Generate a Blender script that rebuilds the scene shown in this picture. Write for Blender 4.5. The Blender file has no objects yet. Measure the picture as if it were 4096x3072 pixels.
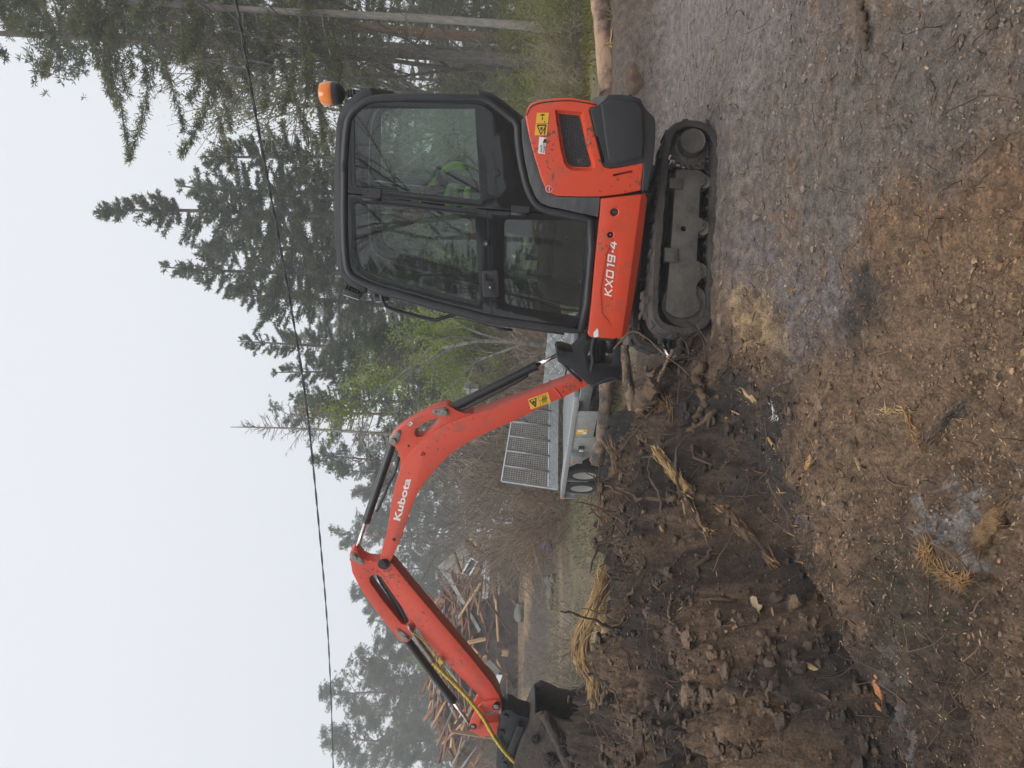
import bpy, bmesh, math, random
import numpy as np
from mathutils import Vector, Matrix
random.seed(7)
rng = np.random.default_rng(11)
PI = math.pi
R = math.radians
scene = bpy.context.scene
COL = scene.collection

# ------------------------------------------------------------------ camera
# the photograph lies on its side: the world is upright, the camera is rolled a quarter turn
FPX = 3000.0                      # focal length in pixels of the 4096 x 3072 photograph
CAM = Vector((0.0, 0.0, 1.38))
_p = math.atan((2048 - 2060) / FPX)
_a = R(1.3)
FW = Vector((0, math.cos(_p), -math.sin(_p)))
_up0 = Vector((0, math.sin(_p), math.cos(_p)))
_r0 = Vector((1, 0, 0))
RT = _r0 * math.cos(_a) + _up0 * math.sin(_a)
UP = _up0 * math.cos(_a) - _r0 * math.sin(_a)
cam_d = bpy.data.cameras.new('camera')
cam = bpy.data.objects.new('camera', cam_d)
COL.objects.link(cam)
cam_d.sensor_fit = 'HORIZONTAL'
cam_d.sensor_width = 36.0
cam_d.lens = 36.0 * FPX / 4096.0
cam_d.clip_start = 0.05
cam_d.clip_end = 900
_m = Matrix((-UP, RT, -FW)).transposed().to_4x4()
_m.translation = CAM
cam.matrix_world = _m
scene.camera = cam

# ------------------------------------------------------------------ light: overcast spring day
SUN_EL, SUN_AZ = R(52), R(205)    # soft light from behind the camera's left shoulder, high up
world = bpy.data.worlds.new('World')
scene.world = world
world.use_nodes = True
wn = world.node_tree.nodes
wl = world.node_tree.links
wn.clear()
w_out = wn.new('ShaderNodeOutputWorld')
w_bg = wn.new('ShaderNodeBackground')
w_sky = wn.new('ShaderNodeTexSky')
w_sky.sky_type = 'NISHITA'
w_sky.sun_disc = False
w_sky.sun_elevation = SUN_EL
w_sky.sun_rotation = SUN_AZ
w_sky.dust_density = 4.0
w_mix = wn.new('ShaderNodeMix'); w_mix.data_type = 'RGBA'
w_mix.inputs[0].default_value = 0.985
w_tc = wn.new('ShaderNodeTexCoord')
w_sep = wn.new('ShaderNodeSeparateXYZ')
w_ramp = wn.new('ShaderNodeValToRGB')          # overcast: brighter overhead than at the horizon, all round
w_ramp.color_ramp.elements[0].position = 0.0
w_ramp.color_ramp.elements[0].color = (6.8, 7.1, 7.6, 1)
w_ramp.color_ramp.elements[1].position = 1.0
w_ramp.color_ramp.elements[1].color = (13.5, 13.8, 14.3, 1)
_e = w_ramp.color_ramp.elements.new(0.58)
_e.color = (7.15, 7.4, 7.8, 1)
w_ramp.color_ramp.interpolation = 'EASE'
wl.new(w_tc.outputs['Generated'], w_sep.inputs[0])
wl.new(w_sep.outputs['Z'], w_ramp.inputs[0])
wl.new(w_sky.outputs[0], w_mix.inputs['A'])
wl.new(w_ramp.outputs[0], w_mix.inputs['B'])
wl.new(w_mix.outputs['Result'], w_bg.inputs['Color'])
w_bg.inputs['Strength'].default_value = 0.1
wl.new(w_bg.outputs[0], w_out.inputs[0])
sun_d = bpy.data.lights.new('sun', 'SUN')
sun_d.energy = 1.5
sun_d.angle = R(35)
sun_d.color = (1.0, 0.97, 0.93)
sun = bpy.data.objects.new('sun', sun_d)
COL.objects.link(sun)
# sun_rotation 0 is +Y, turning clockwise seen from above
_sd = Vector((math.sin(SUN_AZ) * math.cos(SUN_EL), math.cos(SUN_AZ) * math.cos(SUN_EL), math.sin(SUN_EL)))
sun.rotation_euler = _sd.to_track_quat('Z', 'Y').to_euler()
sun.location = _sd * 60
scene.view_settings.view_transform = 'Standard'
scene.view_settings.look = 'None'
scene.view_settings.exposure = 0.30
scene.view_settings.gamma = 1.0
scene.view_settings.use_curve_mapping = False
scene.cycles.max_bounces = 10
scene.cycles.transparent_max_bounces = 16
scene.cycles.volume_bounces = 1
scene.cycles.use_denoising = True
scene.cycles.caustics_reflective = False
scene.cycles.caustics_refractive = False

# ------------------------------------------------------------------ pixels to directions
def ray(x, y):
    """direction through pixel (x, y) of the 4096 x 3072 photograph"""
    return (FW * FPX + RT * ((3072 - y) - 1536) + UP * (2048 - x)).normalized()
def at_depth(x, y, Y):
    d = ray(x, y)
    return CAM + d * ((Y - CAM.y) / d.y)

class Frame:
    """a body's own axes: x forward, y to its left, z up"""
    def __init__(s, origin, yaw, tilt):
        c, q = math.cos(yaw), math.sin(yaw)
        s.o = Vector(origin)
        s.l = Vector((-q, -c, 0))
        f0 = Vector((-c, q, 0))
        s.f = (f0 * math.cos(tilt) + Vector((0, 0, 1)) * math.sin(tilt)).normalized()
        s.u = s.f.cross(s.l)
        m = Matrix((s.f, s.l, s.u)).transposed().to_4x4()
        m.translation = s.o
        s.m = m
        s.mi = m.inverted()
    def px(s, x, y, L):
        """where the pixel's ray meets the plane at lateral offset L: (forward, up)"""
        d = ray(x, y)
        t = (s.o + s.l * L - CAM).dot(s.l) / d.dot(s.l)
        q = s.mi @ (CAM + d * t)
        return (q.x, q.z)
    def poly(s, pts, L):
        return [s.px(x, y, L) for x, y in pts]
    def p3(s, x, y, L):
        a, b = s.px(x, y, L)
        return Vector((a, L, b))

# ------------------------------------------------------------------ noise (numpy, vectorised)
_perm = np.random.default_rng(3).permutation(512).astype(np.int64)
_perm = np.concatenate([_perm, _perm, _perm])
_val = np.random.default_rng(4).uniform(-1, 1, 512)
def vnoise(x, y, z=0.0):
    x = np.asarray(x, float); y = np.asarray(y, float); z = np.asarray(z, float) + 0 * x
    xi = np.floor(x).astype(np.int64); yi = np.floor(y).astype(np.int64); zi = np.floor(z).astype(np.int64)
    fx, fy, fz = x - xi, y - yi, z - zi
    fx = fx * fx * fx * (fx * (fx * 6 - 15) + 10); fy = fy * fy * fy * (fy * (fy * 6 - 15) + 10); fz = fz * fz * (3 - 2 * fz)
    def h(i, j, k):
        return _val[_perm[_perm[_perm[i & 511] + (j & 511)] + (k & 511)]]
    r = 0
    for dz in (0, 1):
        wz = fz if dz else 1 - fz
        a = h(xi, yi, zi + dz) * (1 - fx) + h(xi + 1, yi, zi + dz) * fx
        b = h(xi, yi + 1, zi + dz) * (1 - fx) + h(xi + 1, yi + 1, zi + dz) * fx
        r = r + wz * (a * (1 - fy) + b * fy)
    return r
def fbm(x, y, z=0.0, oct=4, gain=0.5, lac=2.03):
    s, a, n = 0, 1.0, 0
    x = np.asarray(x, float); y = np.asarray(y, float)
    for i in range(oct):
        s = s + a * vnoise(x + 17.3 * i, y - 9.1 * i, z)
        n += a; a *= gain; x = x * lac; y = y * lac; z = z * lac
    return s / n
def sstep(e0, e1, x):
    t = np.clip((x - e0) / (e1 - e0), 0, 1)
    return t * t * (3 - 2 * t)

# ------------------------------------------------------------------ materials
MATS = {}
def new_mat(name):
    m = bpy.data.materials.new(name)
    m.use_nodes = True
    nt = m.node_tree
    b = nt.nodes['Principled BSDF']
    MATS[name] = m
    return m, nt.nodes, nt.links, b
def rgb(c): return (c[0], c[1], c[2], 1.0)
def pm(name, c1, c2=None, scale=8.0, rough=0.6, rough2=None, metal=0.0, bump=0.0, bscale=None, detail=6.0, spec=0.5, coat=0.0,
       stretch=None, rand=0.0, specks=None, dirt=None, dirt_scale=3.0, dirt_lo=0.55, dirt_hi=0.75, bdist=0.02):
    """Principled with two colours mixed by noise, an optional layer of dirt, bump, and a per-object shift"""
    m, N, L, b = new_mat(name)
    b.inputs['Metallic'].default_value = metal
    b.inputs['Roughness'].default_value = rough
    b.inputs['Specular IOR Level'].default_value = spec
    b.inputs['Coat Weight'].default_value = coat
    b.inputs['Coat Roughness'].default_value = 0.12
    tc = N.new('ShaderNodeTexCoord')
    src = tc.outputs['Object']
    if stretch:
        mp = N.new('ShaderNodeMapping')
        mp.inputs['Scale'].default_value = stretch
        L.new(src, mp.inputs[0]); src = mp.outputs[0]
    nz = N.new('ShaderNodeTexNoise')
    nz.inputs['Scale'].default_value = scale
    nz.inputs['Detail'].default_value = detail
    nz.inputs['Roughness'].default_value = 0.62
    L.new(src, nz.inputs['Vector'])
    rp = N.new('ShaderNodeValToRGB')
    rp.color_ramp.elements[0].position = 0.32; rp.color_ramp.elements[1].position = 0.68
    rp.color_ramp.elements[0].color = rgb(c1); rp.color_ramp.elements[1].color = rgb(c2 or c1)
    L.new(nz.outputs['Fac'], rp.inputs[0])
    col = rp.outputs[0]
    if dirt:
        n2 = N.new('ShaderNodeTexNoise'); n2.inputs['Scale'].default_value = dirt_scale; n2.inputs['Detail'].default_value = 9
        n2.inputs['Roughness'].default_value = 0.7
        L.new(tc.outputs['Object'], n2.inputs['Vector'])
        mr = N.new('ShaderNodeMapRange'); mr.inputs[1].default_value = dirt_lo; mr.inputs[2].default_value = dirt_hi
        L.new(n2.outputs['Fac'], mr.inputs[0])
        mx = N.new('ShaderNodeMix'); mx.data_type = 'RGBA'
        mx.inputs['B'].default_value = rgb(dirt)
        L.new(mr.outputs[0], mx.inputs[0]); L.new(col, mx.inputs['A'])
        col = mx.outputs['Result']
        rr = N.new('ShaderNodeMapRange'); rr.inputs[3].default_value = rough; rr.inputs[4].default_value = 0.85
        L.new(mr.outputs[0], rr.inputs[0]); L.new(rr.outputs[0], b.inputs['Roughness'])
    if specks:
        n4 = N.new('ShaderNodeTexNoise'); n4.inputs['Scale'].default_value = 38; n4.inputs['Detail'].default_value = 5
        L.new(tc.outputs['Object'], n4.inputs['Vector'])
        n5 = N.new('ShaderNodeTexNoise'); n5.inputs['Scale'].default_value = 3.5; L.new(tc.outputs['Object'], n5.inputs['Vector'])
        a5 = N.new('ShaderNodeMath'); a5.operation = 'MULTIPLY_ADD'; a5.inputs[1].default_value = 0.45; L.new(n5.outputs['Fac'], a5.inputs[0]); L.new(n4.outputs['Fac'], a5.inputs[2])
        m4 = N.new('ShaderNodeMapRange'); m4.inputs[1].default_value = 0.88; m4.inputs[2].default_value = 0.93; m4.inputs[4].default_value = 0.75; L.new(a5.outputs[0], m4.inputs[0])
        x4 = N.new('ShaderNodeMix'); x4.data_type = 'RGBA'; x4.inputs['B'].default_value = rgb(specks); L.new(m4.outputs[0], x4.inputs[0]); L.new(col, x4.inputs['A']); col = x4.outputs['Result']
    if rough2 is not None and not dirt:
        rr = N.new('ShaderNodeMapRange'); rr.inputs[3].default_value = rough; rr.inputs[4].default_value = rough2
        L.new(nz.outputs['Fac'], rr.inputs[0]); L.new(rr.outputs[0], b.inputs['Roughness'])
    if rand:
        oi = N.new('ShaderNodeObjectInfo')
        hs = N.new('ShaderNodeHueSaturation')
        mr2 = N.new('ShaderNodeMapRange'); mr2.inputs[3].default_value = 1 - rand; mr2.inputs[4].default_value = 1 + rand
        L.new(oi.outputs['Random'], mr2.inputs[0]); L.new(mr2.outputs[0], hs.inputs['Value'])
        mr3 = N.new('ShaderNodeMapRange'); mr3.inputs[3].default_value = 0.5 - rand * 0.05; mr3.inputs[4].default_value = 0.5 + rand * 0.05
        L.new(oi.outputs['Random'], mr3.inputs[0]); L.new(mr3.outputs[0], hs.inputs['Hue'])
        L.new(col, hs.inputs['Color']); col = hs.outputs[0]
    L.new(col, b.inputs['Base Color'])
    if bump:
        nb = N.new('ShaderNodeTexNoise'); nb.inputs['Scale'].default_value = bscale or scale * 3; nb.inputs['Detail'].default_value = 8
        nb.inputs['Roughness'].default_value = 0.65
        L.new(src, nb.inputs['Vector'])
        bp = N.new('ShaderNodeBump'); bp.inputs['Strength'].default_value = bump; bp.inputs['Distance'].default_value = bdist
        L.new(nb.outputs['Fac'], bp.inputs['Height']); L.new(bp.outputs[0], b.inputs['Normal'])
    return m
def leaf_mat(name, c1, c2, trans=0.35, rand=0.12, scale=1.2):
    m, N, L, b = new_mat(name)
    out = N['Material Output']
    N.remove(b)
    tc = N.new('ShaderNodeTexCoord'); nz = N.new('ShaderNodeTexNoise'); nz.inputs['Scale'].default_value = scale; nz.inputs['Detail'].default_value = 8
    L.new(tc.outputs['Object'], nz.inputs['Vector'])
    rp = N.new('ShaderNodeValToRGB'); rp.color_ramp.elements[0].position = 0.35; rp.color_ramp.elements[1].position = 0.65
    rp.color_ramp.elements[0].color = rgb(c1); rp.color_ramp.elements[1].color = rgb(c2)
    L.new(nz.outputs['Fac'], rp.inputs[0])
    oi = N.new('ShaderNodeObjectInfo'); hs = N.new('ShaderNodeHueSaturation')
    mr = N.new('ShaderNodeMapRange'); mr.inputs[3].default_value = 1 - rand; mr.inputs[4].default_value = 1 + rand
    L.new(oi.outputs['Random'], mr.inputs[0]); L.new(mr.outputs[0], hs.inputs['Value']); L.new(rp.outputs[0], hs.inputs['Color'])
    d = N.new('ShaderNodeBsdfDiffuse'); t = N.new('ShaderNodeBsdfTranslucent'); mx = N.new('ShaderNodeMixShader')
    mx.inputs[0].default_value = trans
    L.new(hs.outputs[0], d.inputs[0]); L.new(hs.outputs[0], t.inputs[0])
    L.new(d.outputs[0], mx.inputs[1]); L.new(t.outputs[0], mx.inputs[2]); L.new(mx.outputs[0], out.inputs[0])
    return m

MUD = (0.055, 0.042, 0.034)
pm('orange_paint', (0.62, 0.060, 0.022), (0.66, 0.072, 0.027), 1.5, rough=0.38, coat=0.25, bump=0.03, bscale=60, specks=(0.07, 0.035, 0.025), dirt=(0.22, 0.10, 0.065), dirt_scale=7, dirt_lo=0.54, dirt_hi=0.80)
pm('boom_paint', (0.56, 0.055, 0.026), (0.62, 0.066, 0.030), 1.3, rough=0.42, coat=0.15, bump=0.04, bscale=50, specks=(0.07, 0.035, 0.025), dirt=(0.21, 0.09, 0.06), dirt_scale=9, dirt_lo=0.53, dirt_hi=0.80)
pm('black_paint', (0.010, 0.011, 0.012), (0.017, 0.018, 0.020), 6, rough=0.36, bump=0.05, bscale=80, dirt=(0.035, 0.03, 0.028), dirt_scale=5, dirt_lo=0.58, dirt_hi=0.95)
pm('black_plastic', (0.016, 0.017, 0.019), (0.026, 0.027, 0.030), 7, rough=0.5, bump=0.12, bscale=160, dirt=(0.045, 0.04, 0.036), dirt_scale=5, dirt_lo=0.6, dirt_hi=0.95)
pm('grey_plastic', (0.055, 0.056, 0.060), (0.095, 0.096, 0.10), 9, rough=0.5, bump=0.1, bscale=70, stretch=(1, 1, 5))
pm('dark_steel', (0.010, 0.010, 0.010), (0.028, 0.025, 0.023), 8, rough=0.42, metal=0.2, bump=0.5, bscale=40, dirt=(0.04, 0.03, 0.024), dirt_scale=5, dirt_lo=0.42, dirt_hi=0.62)
pm('track_steel', (0.060, 0.056, 0.050), (0.115, 0.103, 0.088), 9, rough=0.5, rough2=0.75, metal=0.15, bump=0.3, bscale=50, dirt=(0.045, 0.037, 0.03), dirt_scale=6, dirt_lo=0.5, dirt_hi=0.75)
pm('track_rubber', (0.020, 0.019, 0.018), (0.044, 0.038, 0.034), 12, rough=0.55, rough2=0.8, bump=0.6, bscale=30, dirt=(0.075, 0.062, 0.055), dirt_scale=5, dirt_lo=0.42, dirt_hi=0.68, bdist=0.03)
pm('roller_steel', (0.13, 0.115, 0.095), (0.19, 0.17, 0.14), 12, rough=0.6, bump=0.2)
pm('muddy_steel', (0.014, 0.012, 0.011), (0.03, 0.025, 0.022), 8, rough=0.5, bump=0.8, bscale=26, bdist=0.03, dirt=(0.075, 0.055, 0.042), dirt_scale=6, dirt_lo=0.40, dirt_hi=0.56)
pm('hose_rubber', (0.012, 0.012, 0.013), (0.022, 0.022, 0.023), 30, rough=0.6, bump=0.5, bscale=220, bdist=0.004)
pm('chrome', (0.75, 0.75, 0.76), (0.62, 0.62, 0.62), 20, rough=0.12, metal=1.0)
pm('pin_steel', (0.30, 0.29, 0.27), (0.22, 0.19, 0.16), 30, rough=0.42, metal=0.7, bump=0.1)
pm('yellow_hose', (0.58, 0.43, 0.045), (0.46, 0.33, 0.03), 14, rough=0.5, bump=0.2, dirt=(0.12, 0.09, 0.03), dirt_scale=14, dirt_lo=0.55, dirt_hi=0.8)
pm('white_print', (0.78, 0.77, 0.74), (0.70, 0.69, 0.66), 30, rough=0.5)
pm('yellow_print', (0.70, 0.40, 0.03), (0.76, 0.45, 0.04), 12, rough=0.45)
pm('black_print', (0.012, 0.012, 0.012), None, 5, rough=0.5)
pm('red_print', (0.45, 0.03, 0.03), None, 5, rough=0.5)
pm('seat_fabric', (0.018, 0.018, 0.02), (0.03, 0.03, 0.033), 25, rough=0.85, bump=0.3)
pm('amber', (0.70, 0.16, 0.01), (0.80, 0.22, 0.015), 14, rough=0.2, coat=0.5)
pm('clear_lens', (0.55, 0.57, 0.6), (0.45, 0.47, 0.5), 60, rough=0.25, spec=0.8)
pm('jacket_cloth', (0.018, 0.019, 0.02), (0.03, 0.031, 0.032), 18, rough=0.9, bump=0.5, bscale=30)
pm('hi_vis', (0.38, 0.72, 0.03), (0.42, 0.78, 0.05), 40, rough=0.7)
pm('reflective_tape', (0.45, 0.47, 0.46), (0.30, 0.42, 0.25), 60, rough=0.4)
pm('skin', (0.42, 0.24, 0.17), (0.46, 0.27, 0.19), 18, rough=0.55)
pm('hair_brown', (0.10, 0.045, 0.025), (0.16, 0.075, 0.04), 60, rough=0.7, bump=0.6)
pm('trouser_cloth', (0.02, 0.02, 0.023), (0.035, 0.035, 0.038), 18, rough=0.9, bump=0.4)
pm('galvanised', (0.34, 0.36, 0.37), (0.46, 0.475, 0.48), 14, rough=0.42, rough2=0.6, metal=0.55, bump=0.06, dirt=(0.16, 0.15, 0.14), dirt_scale=3, dirt_lo=0.6, dirt_hi=0.9)
pm('galvanised_dull', (0.20, 0.21, 0.215), (0.30, 0.31, 0.315), 10, rough=0.5, metal=0.4, bump=0.06)
pm('tyre_rubber', (0.008, 0.008, 0.008), (0.014, 0.013, 0.013), 14, rough=0.85, spec=0.25, bump=0.3, dirt=(0.025, 0.021, 0.018), dirt_scale=7, dirt_lo=0.55, dirt_hi=0.8)
pm('wire_grey', (0.10, 0.10, 0.10), (0.15, 0.15, 0.15), 20, rough=0.5, metal=0.4)
pm('rim_silver', (0.58, 0.59, 0.60), (0.48, 0.49, 0.50), 12, rough=0.35, metal=0.7)
pm('blue_plastic', (0.02, 0.10, 0.55), (0.025, 0.13, 0.62), 12, rough=0.4)
pm('cable_black', (0.02, 0.021, 0.022), (0.03, 0.031, 0.033), 20, rough=0.6)

def glass_mat(name, tint, speck=0.05):
    m, N, L, b = new_mat(name)
    out = N['Material Output']; N.remove(b)
    tr = N.new('ShaderNodeBsdfTransparent'); tr.inputs[0].default_value = rgb(tint)
    gl = N.new('ShaderNodeBsdfGlossy'); gl.inputs['Roughness'].default_value = 0.015; gl.inputs[0].default_value = (1, 1, 1, 1)
    fr = N.new('ShaderNodeFresnel'); fr.inputs[0].default_value = 1.55
    mx = N.new('ShaderNodeMixShader')
    L.new(fr.outputs[0], mx.inputs[0]); L.new(tr.outputs[0], mx.inputs[1]); L.new(gl.outputs[0], mx.inputs[2])
    tc = N.new('ShaderNodeTexCoord'); nz = N.new('ShaderNodeTexNoise'); nz.inputs['Scale'].default_value = 70; nz.inputs['Detail'].default_value = 4
    L.new(tc.outputs['Object'], nz.inputs['Vector'])
    n2 = N.new('ShaderNodeTexNoise'); n2.inputs['Scale'].default_value = 4; n2.inputs['Detail'].default_value = 4
    L.new(tc.outputs['Object'], n2.inputs['Vector'])
    ad = N.new('ShaderNodeMath'); ad.operation = 'MULTIPLY_ADD'; ad.inputs[1].default_value = 0.35
    L.new(n2.outputs['Fac'], ad.inputs[0]); L.new(nz.outputs['Fac'], ad.inputs[2])
    mr = N.new('ShaderNodeMapRange'); mr.inputs[1].default_value = 0.84; mr.inputs[2].default_value = 0.93; mr.inputs[3].default_value = 0.055; mr.inputs[4].default_value = 0.5
    L.new(ad.outputs[0], mr.inputs[0])
    df = N.new('ShaderNodeBsdfDiffuse'); df.inputs[0].default_value = (0.24, 0.24, 0.23, 1)
    m2 = N.new('ShaderNodeMixShader')
    L.new(mr.outputs[0], m2.inputs[0]); L.new(mx.outputs[0], m2.inputs[1]); L.new(df.outputs[0], m2.inputs[2])
    L.new(m2.outputs[0], out.inputs[0])
    return m
glass_mat('cab_glass', (0.80, 0.87, 0.83))

# ------------------------------------------------------------------ objects
def tag(o, label=None, cat=None, group=None, kind=None):
    if label: o['label'] = label
    if cat: o['category'] = cat
    if group: o['group'] = group
    if kind: o['kind'] = kind
    return o
def link(name, me, mat=None, parent=None, m=None):
    o = bpy.data.objects.new(name, me)
    COL.objects.link(o)
    if mat is not None:
        for k in (mat if isinstance(mat, (list, tuple)) else [mat]):
            if len(me.materials) < (len(mat) if isinstance(mat, (list, tuple)) else 1): me.materials.append(MATS[k])
    if parent is not None: o.parent = parent
    if m is not None: o.matrix_local = m
    return o
def empty(name, m, label, cat, group=None):
    o = bpy.data.objects.new(name, None)
    COL.objects.link(o)
    o.matrix_world = m
    o.empty_display_size = 0.3
    return tag(o, label, cat, group)
def bm_obj(name, bm, mat, parent=None, m=None, smooth=35, label=None):
    bmesh.ops.recalc_face_normals(bm, faces=bm.faces)
    me = bpy.data.meshes.new(name)
    bm.to_mesh(me); bm.free()
    if smooth:
        me.polygons.foreach_set('use_smooth', [True] * len(me.polygons))
        me.set_sharp_from_angle(angle=R(smooth))
    o = link(name, me, mat, parent, m)
    if label: o['label'] = label
    return o
def copy_tree(o, parent=None, m=None):
    c = o.copy(); COL.objects.link(c); c.parent = parent
    if m is not None:
        c.matrix_world = m
    for ch in o.children: copy_tree(ch, c)
    return c

class Acc:
    """collects many small shapes into one mesh"""
    def __init__(s): s.v = []; s.q = []; s.t = []; s.qm = []; s.tm = []; s.n = 0
    def add(s, v, quads=None, tris=None, mi=0):
        v = np.asarray(v, float).reshape(-1, 3)
        if quads is not None and len(quads):
            s.q.append(np.asarray(quads, np.int64).reshape(-1, 4) + s.n); s.qm.append(np.full(len(s.q[-1]), mi))
        if tris is not None and len(tris):
            s.t.append(np.asarray(tris, np.int64).reshape(-1, 3) + s.n); s.tm.append(np.full(len(s.t[-1]), mi))
        s.v.append(v); s.n += len(v)
    def mesh(s, name, smooth=True, attr=None):
        V = np.concatenate(s.v) if s.v else np.zeros((0, 3))
        Q = np.concatenate(s.q) if s.q else np.zeros((0, 4), np.int64)
        T = np.concatenate(s.t) if s.t else np.zeros((0, 3), np.int64)
        return np_mesh(name, V, Q, T, smooth, np.concatenate(s.qm + s.tm) if (s.qm or s.tm) else None, attr)
    def obj(s, name, mat, parent=None, m=None, smooth=True, label=None):
        o = link(name, s.mesh(name, smooth), mat, parent, m)
        if label: o['label'] = label
        return o
def np_mesh(name, V, Q, T, smooth=True, mi=None, attr=None):
    me = bpy.data.meshes.new(name)
    me.vertices.add(len(V)); me.vertices.foreach_set('co', np.ascontiguousarray(V, np.float32).ravel())
    nl = 4 * len(Q) + 3 * len(T)
    me.loops.add(nl)
    me.loops.foreach_set('vertex_index', np.concatenate([Q.ravel(), T.ravel()]).astype(np.int32))
    me.polygons.add(len(Q) + len(T))
    st = np.concatenate([np.arange(len(Q)) * 4, 4 * len(Q) + np.arange(len(T)) * 3]).astype(np.int32)
    me.polygons.foreach_set('loop_start', st)
    if mi is not None: me.polygons.foreach_set('material_index', mi.astype(np.int32))
    me.update(calc_edges=True)
    me.polygons.foreach_set('use_smooth', np.full(len(Q) + len(T), bool(smooth)))
    if attr is not None:
        for k, A in attr.items():
            at = me.attributes.new(k, 'FLOAT_COLOR', 'POINT')
            at.data.foreach_set('color', np.ascontiguousarray(A, np.float32).ravel())
    me.validate()
    return me

def tube(pts, rad, seg=8, cap=True, jit=0.0, rs=None):
    """vertices and faces of a tube along a polyline; rad is one radius or one per point"""
    P = np.asarray(pts, float); n = len(P)
    rad = np.full(n, rad) if np.isscalar(rad) else np.asarray(rad, float)
    T = np.gradient(P, axis=0)
    T /= np.linalg.norm(T, axis=1, keepdims=True) + 1e-12
    ref = np.array([0, 0, 1.0]) if abs(T[0, 2]) < 0.9 else np.array([1.0, 0, 0])
    N = np.zeros_like(P)
    v = np.cross(T[0], ref); v /= np.linalg.norm(v)
    for i in range(n):
        v = v - T[i] * np.dot(v, T[i]); v /= np.linalg.norm(v) + 1e-12
        N[i] = v
    B = np.cross(T, N)
    a = np.linspace(0, 2 * PI, seg, endpoint=False)
    r = rad[:, None] * np.ones(seg)[None]
    if jit:
        r = r * (1 + (rs or rng).uniform(-jit, jit, r.shape))
    V = P[:, None, :] + (N[:, None, :] * np.cos(a)[None, :, None] + B[:, None, :] * np.sin(a)[None, :, None]) * r[:, :, None]
    V = V.reshape(-1, 3)
    i = np.arange(n - 1)[:, None] * seg; j = np.arange(seg)[None]; k = (j + 1) % seg
    Q = np.stack([i + j, i + k, i + seg + k, i + seg + j], -1).reshape(-1, 4)
    tr = []
    if cap:
        V = np.concatenate([V, P[:1], P[-1:]])
        c0, c1 = n * seg, n * seg + 1
        for q in range(seg):
            tr.append((c0, (q + 1) % seg, q)); tr.append((c1, (n - 1) * seg + q, (n - 1) * seg + (q + 1) % seg))
    return V, Q, np.array(tr, np.int64).reshape(-1, 3)
def spline(pts, n=24):
    """Catmull-Rom through the points"""
    P = np.asarray(pts, float)
    P = np.concatenate([[2 * P[0] - P[1]], P, [2 * P[-1] - P[-2]]])
    k = len(P) - 3
    out = []
    for t in np.linspace(0, k, n):
        i = min(int(t), k - 1); f = t - i
        a, b, c, d = P[i:i + 4]
        out.append(0.5 * ((2 * b) + (c - a) * f + (2 * a - 5 * b + 4 * c - d) * f * f + (3 * b - a - 3 * c + d) * f ** 3))
    return np.array(out)
def tube_obj(name, pts, rad, mat, parent=None, seg=10, smooth_n=0, m=None, label=None):
    P = spline(pts, smooth_n) if smooth_n else np.asarray([tuple(p) for p in pts], float)
    if not np.isscalar(rad) and len(rad) != len(P):
        rad = np.interp(np.linspace(0, 1, len(P)), np.linspace(0, 1, len(rad)), rad)
    a = Acc(); a.add(*tube(P, rad, seg)); return a.obj(name, mat, parent, m, True, label)

def prism(poly, y0, y1, bev=0.006, seg=2, holes=()):
    """outline in the x-z plane, given thickness along y from y0 to y1, edges rounded"""
    bm = bmesh.new()
    loops = []
    for lp in [poly] + list(holes):
        vs = [bm.verts.new((a, y0, b)) for a, b in lp]
        loops.append(vs)
    if not holes:
        f0 = [bm.faces.new(loops[0])]
    else:
        ed = []
        for vs in loops:
            ed += [bm.edges.new((vs[i], vs[(i + 1) % len(vs)])) for i in range(len(vs))]
        r = bmesh.ops.triangle_fill(bm, use_beauty=True, use_dissolve=False, edges=ed)
        f0 = [g for g in r['geom'] if isinstance(g, bmesh.types.BMFace)]
    ex = bmesh.ops.extrude_face_region(bm, geom=f0, use_keep_orig=True)
    nv = [g for g in ex['geom'] if isinstance(g, bmesh.types.BMVert)]
    bmesh.ops.translate(bm, verts=nv, vec=(0, y1 - y0, 0))
    bmesh.ops.recalc_face_normals(bm, faces=bm.faces)
    if bev:
        bm.normal_update()
        eds = []
        for e in bm.edges:
            if len(e.link_faces) == 2:
                a, b = e.link_faces
                ya, yb = abs(a.normal.y), abs(b.normal.y)
                if (ya > 0.9) != (yb > 0.9): eds.append(e)
        bmesh.ops.bevel(bm, geom=eds, offset=bev, segments=seg, profile=0.6, affect='EDGES', clamp_overlap=True)
    return bm
def prism_obj(name, poly, y0, y1, mat, parent=None, bev=0.006, seg=2, holes=(), m=None, smooth=35, label=None):
    return bm_obj(name, prism(poly, y0, y1, bev, seg, holes), mat, parent, m, smooth, label)
def boxbm(lo, hi, bev=0.0, seg=2):
    bm = bmesh.new()
    bmesh.ops.create_cube(bm, size=1)
    lo, hi = Vector(lo), Vector(hi)
    for v in bm.verts:
        v.co = Vector([(lo[i] + hi[i]) / 2 + v.co[i] * (hi[i] - lo[i]) for i in range(3)])
    if bev: bmesh.ops.bevel(bm, geom=list(bm.edges), offset=bev, segments=seg, profile=0.6, affect='EDGES', clamp_overlap=True)
    return bm
def box_obj(name, lo, hi, mat, parent=None, bev=0.004, m=None, label=None):
    return bm_obj(name, boxbm(lo, hi, bev), mat, parent, m, 35, label)
def lathe(prof, seg=24):
    """profile of (radius, height along y); axis is y"""
    V, Q = [], []
    n = len(prof)
    for i, (r, h) in enumerate(prof):
        for k in range(seg):
            t = 2 * PI * k / seg
            V.append((r * math.cos(t), h, r * math.sin(t)))
    for i in range(n - 1):
        for k in range(seg):
            k2 = (k + 1) % seg
            Q.append((i * seg + k, i * seg + k2, (i + 1) * seg + k2, (i + 1) * seg + k))
    return np.array(V), np.array(Q)
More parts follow.
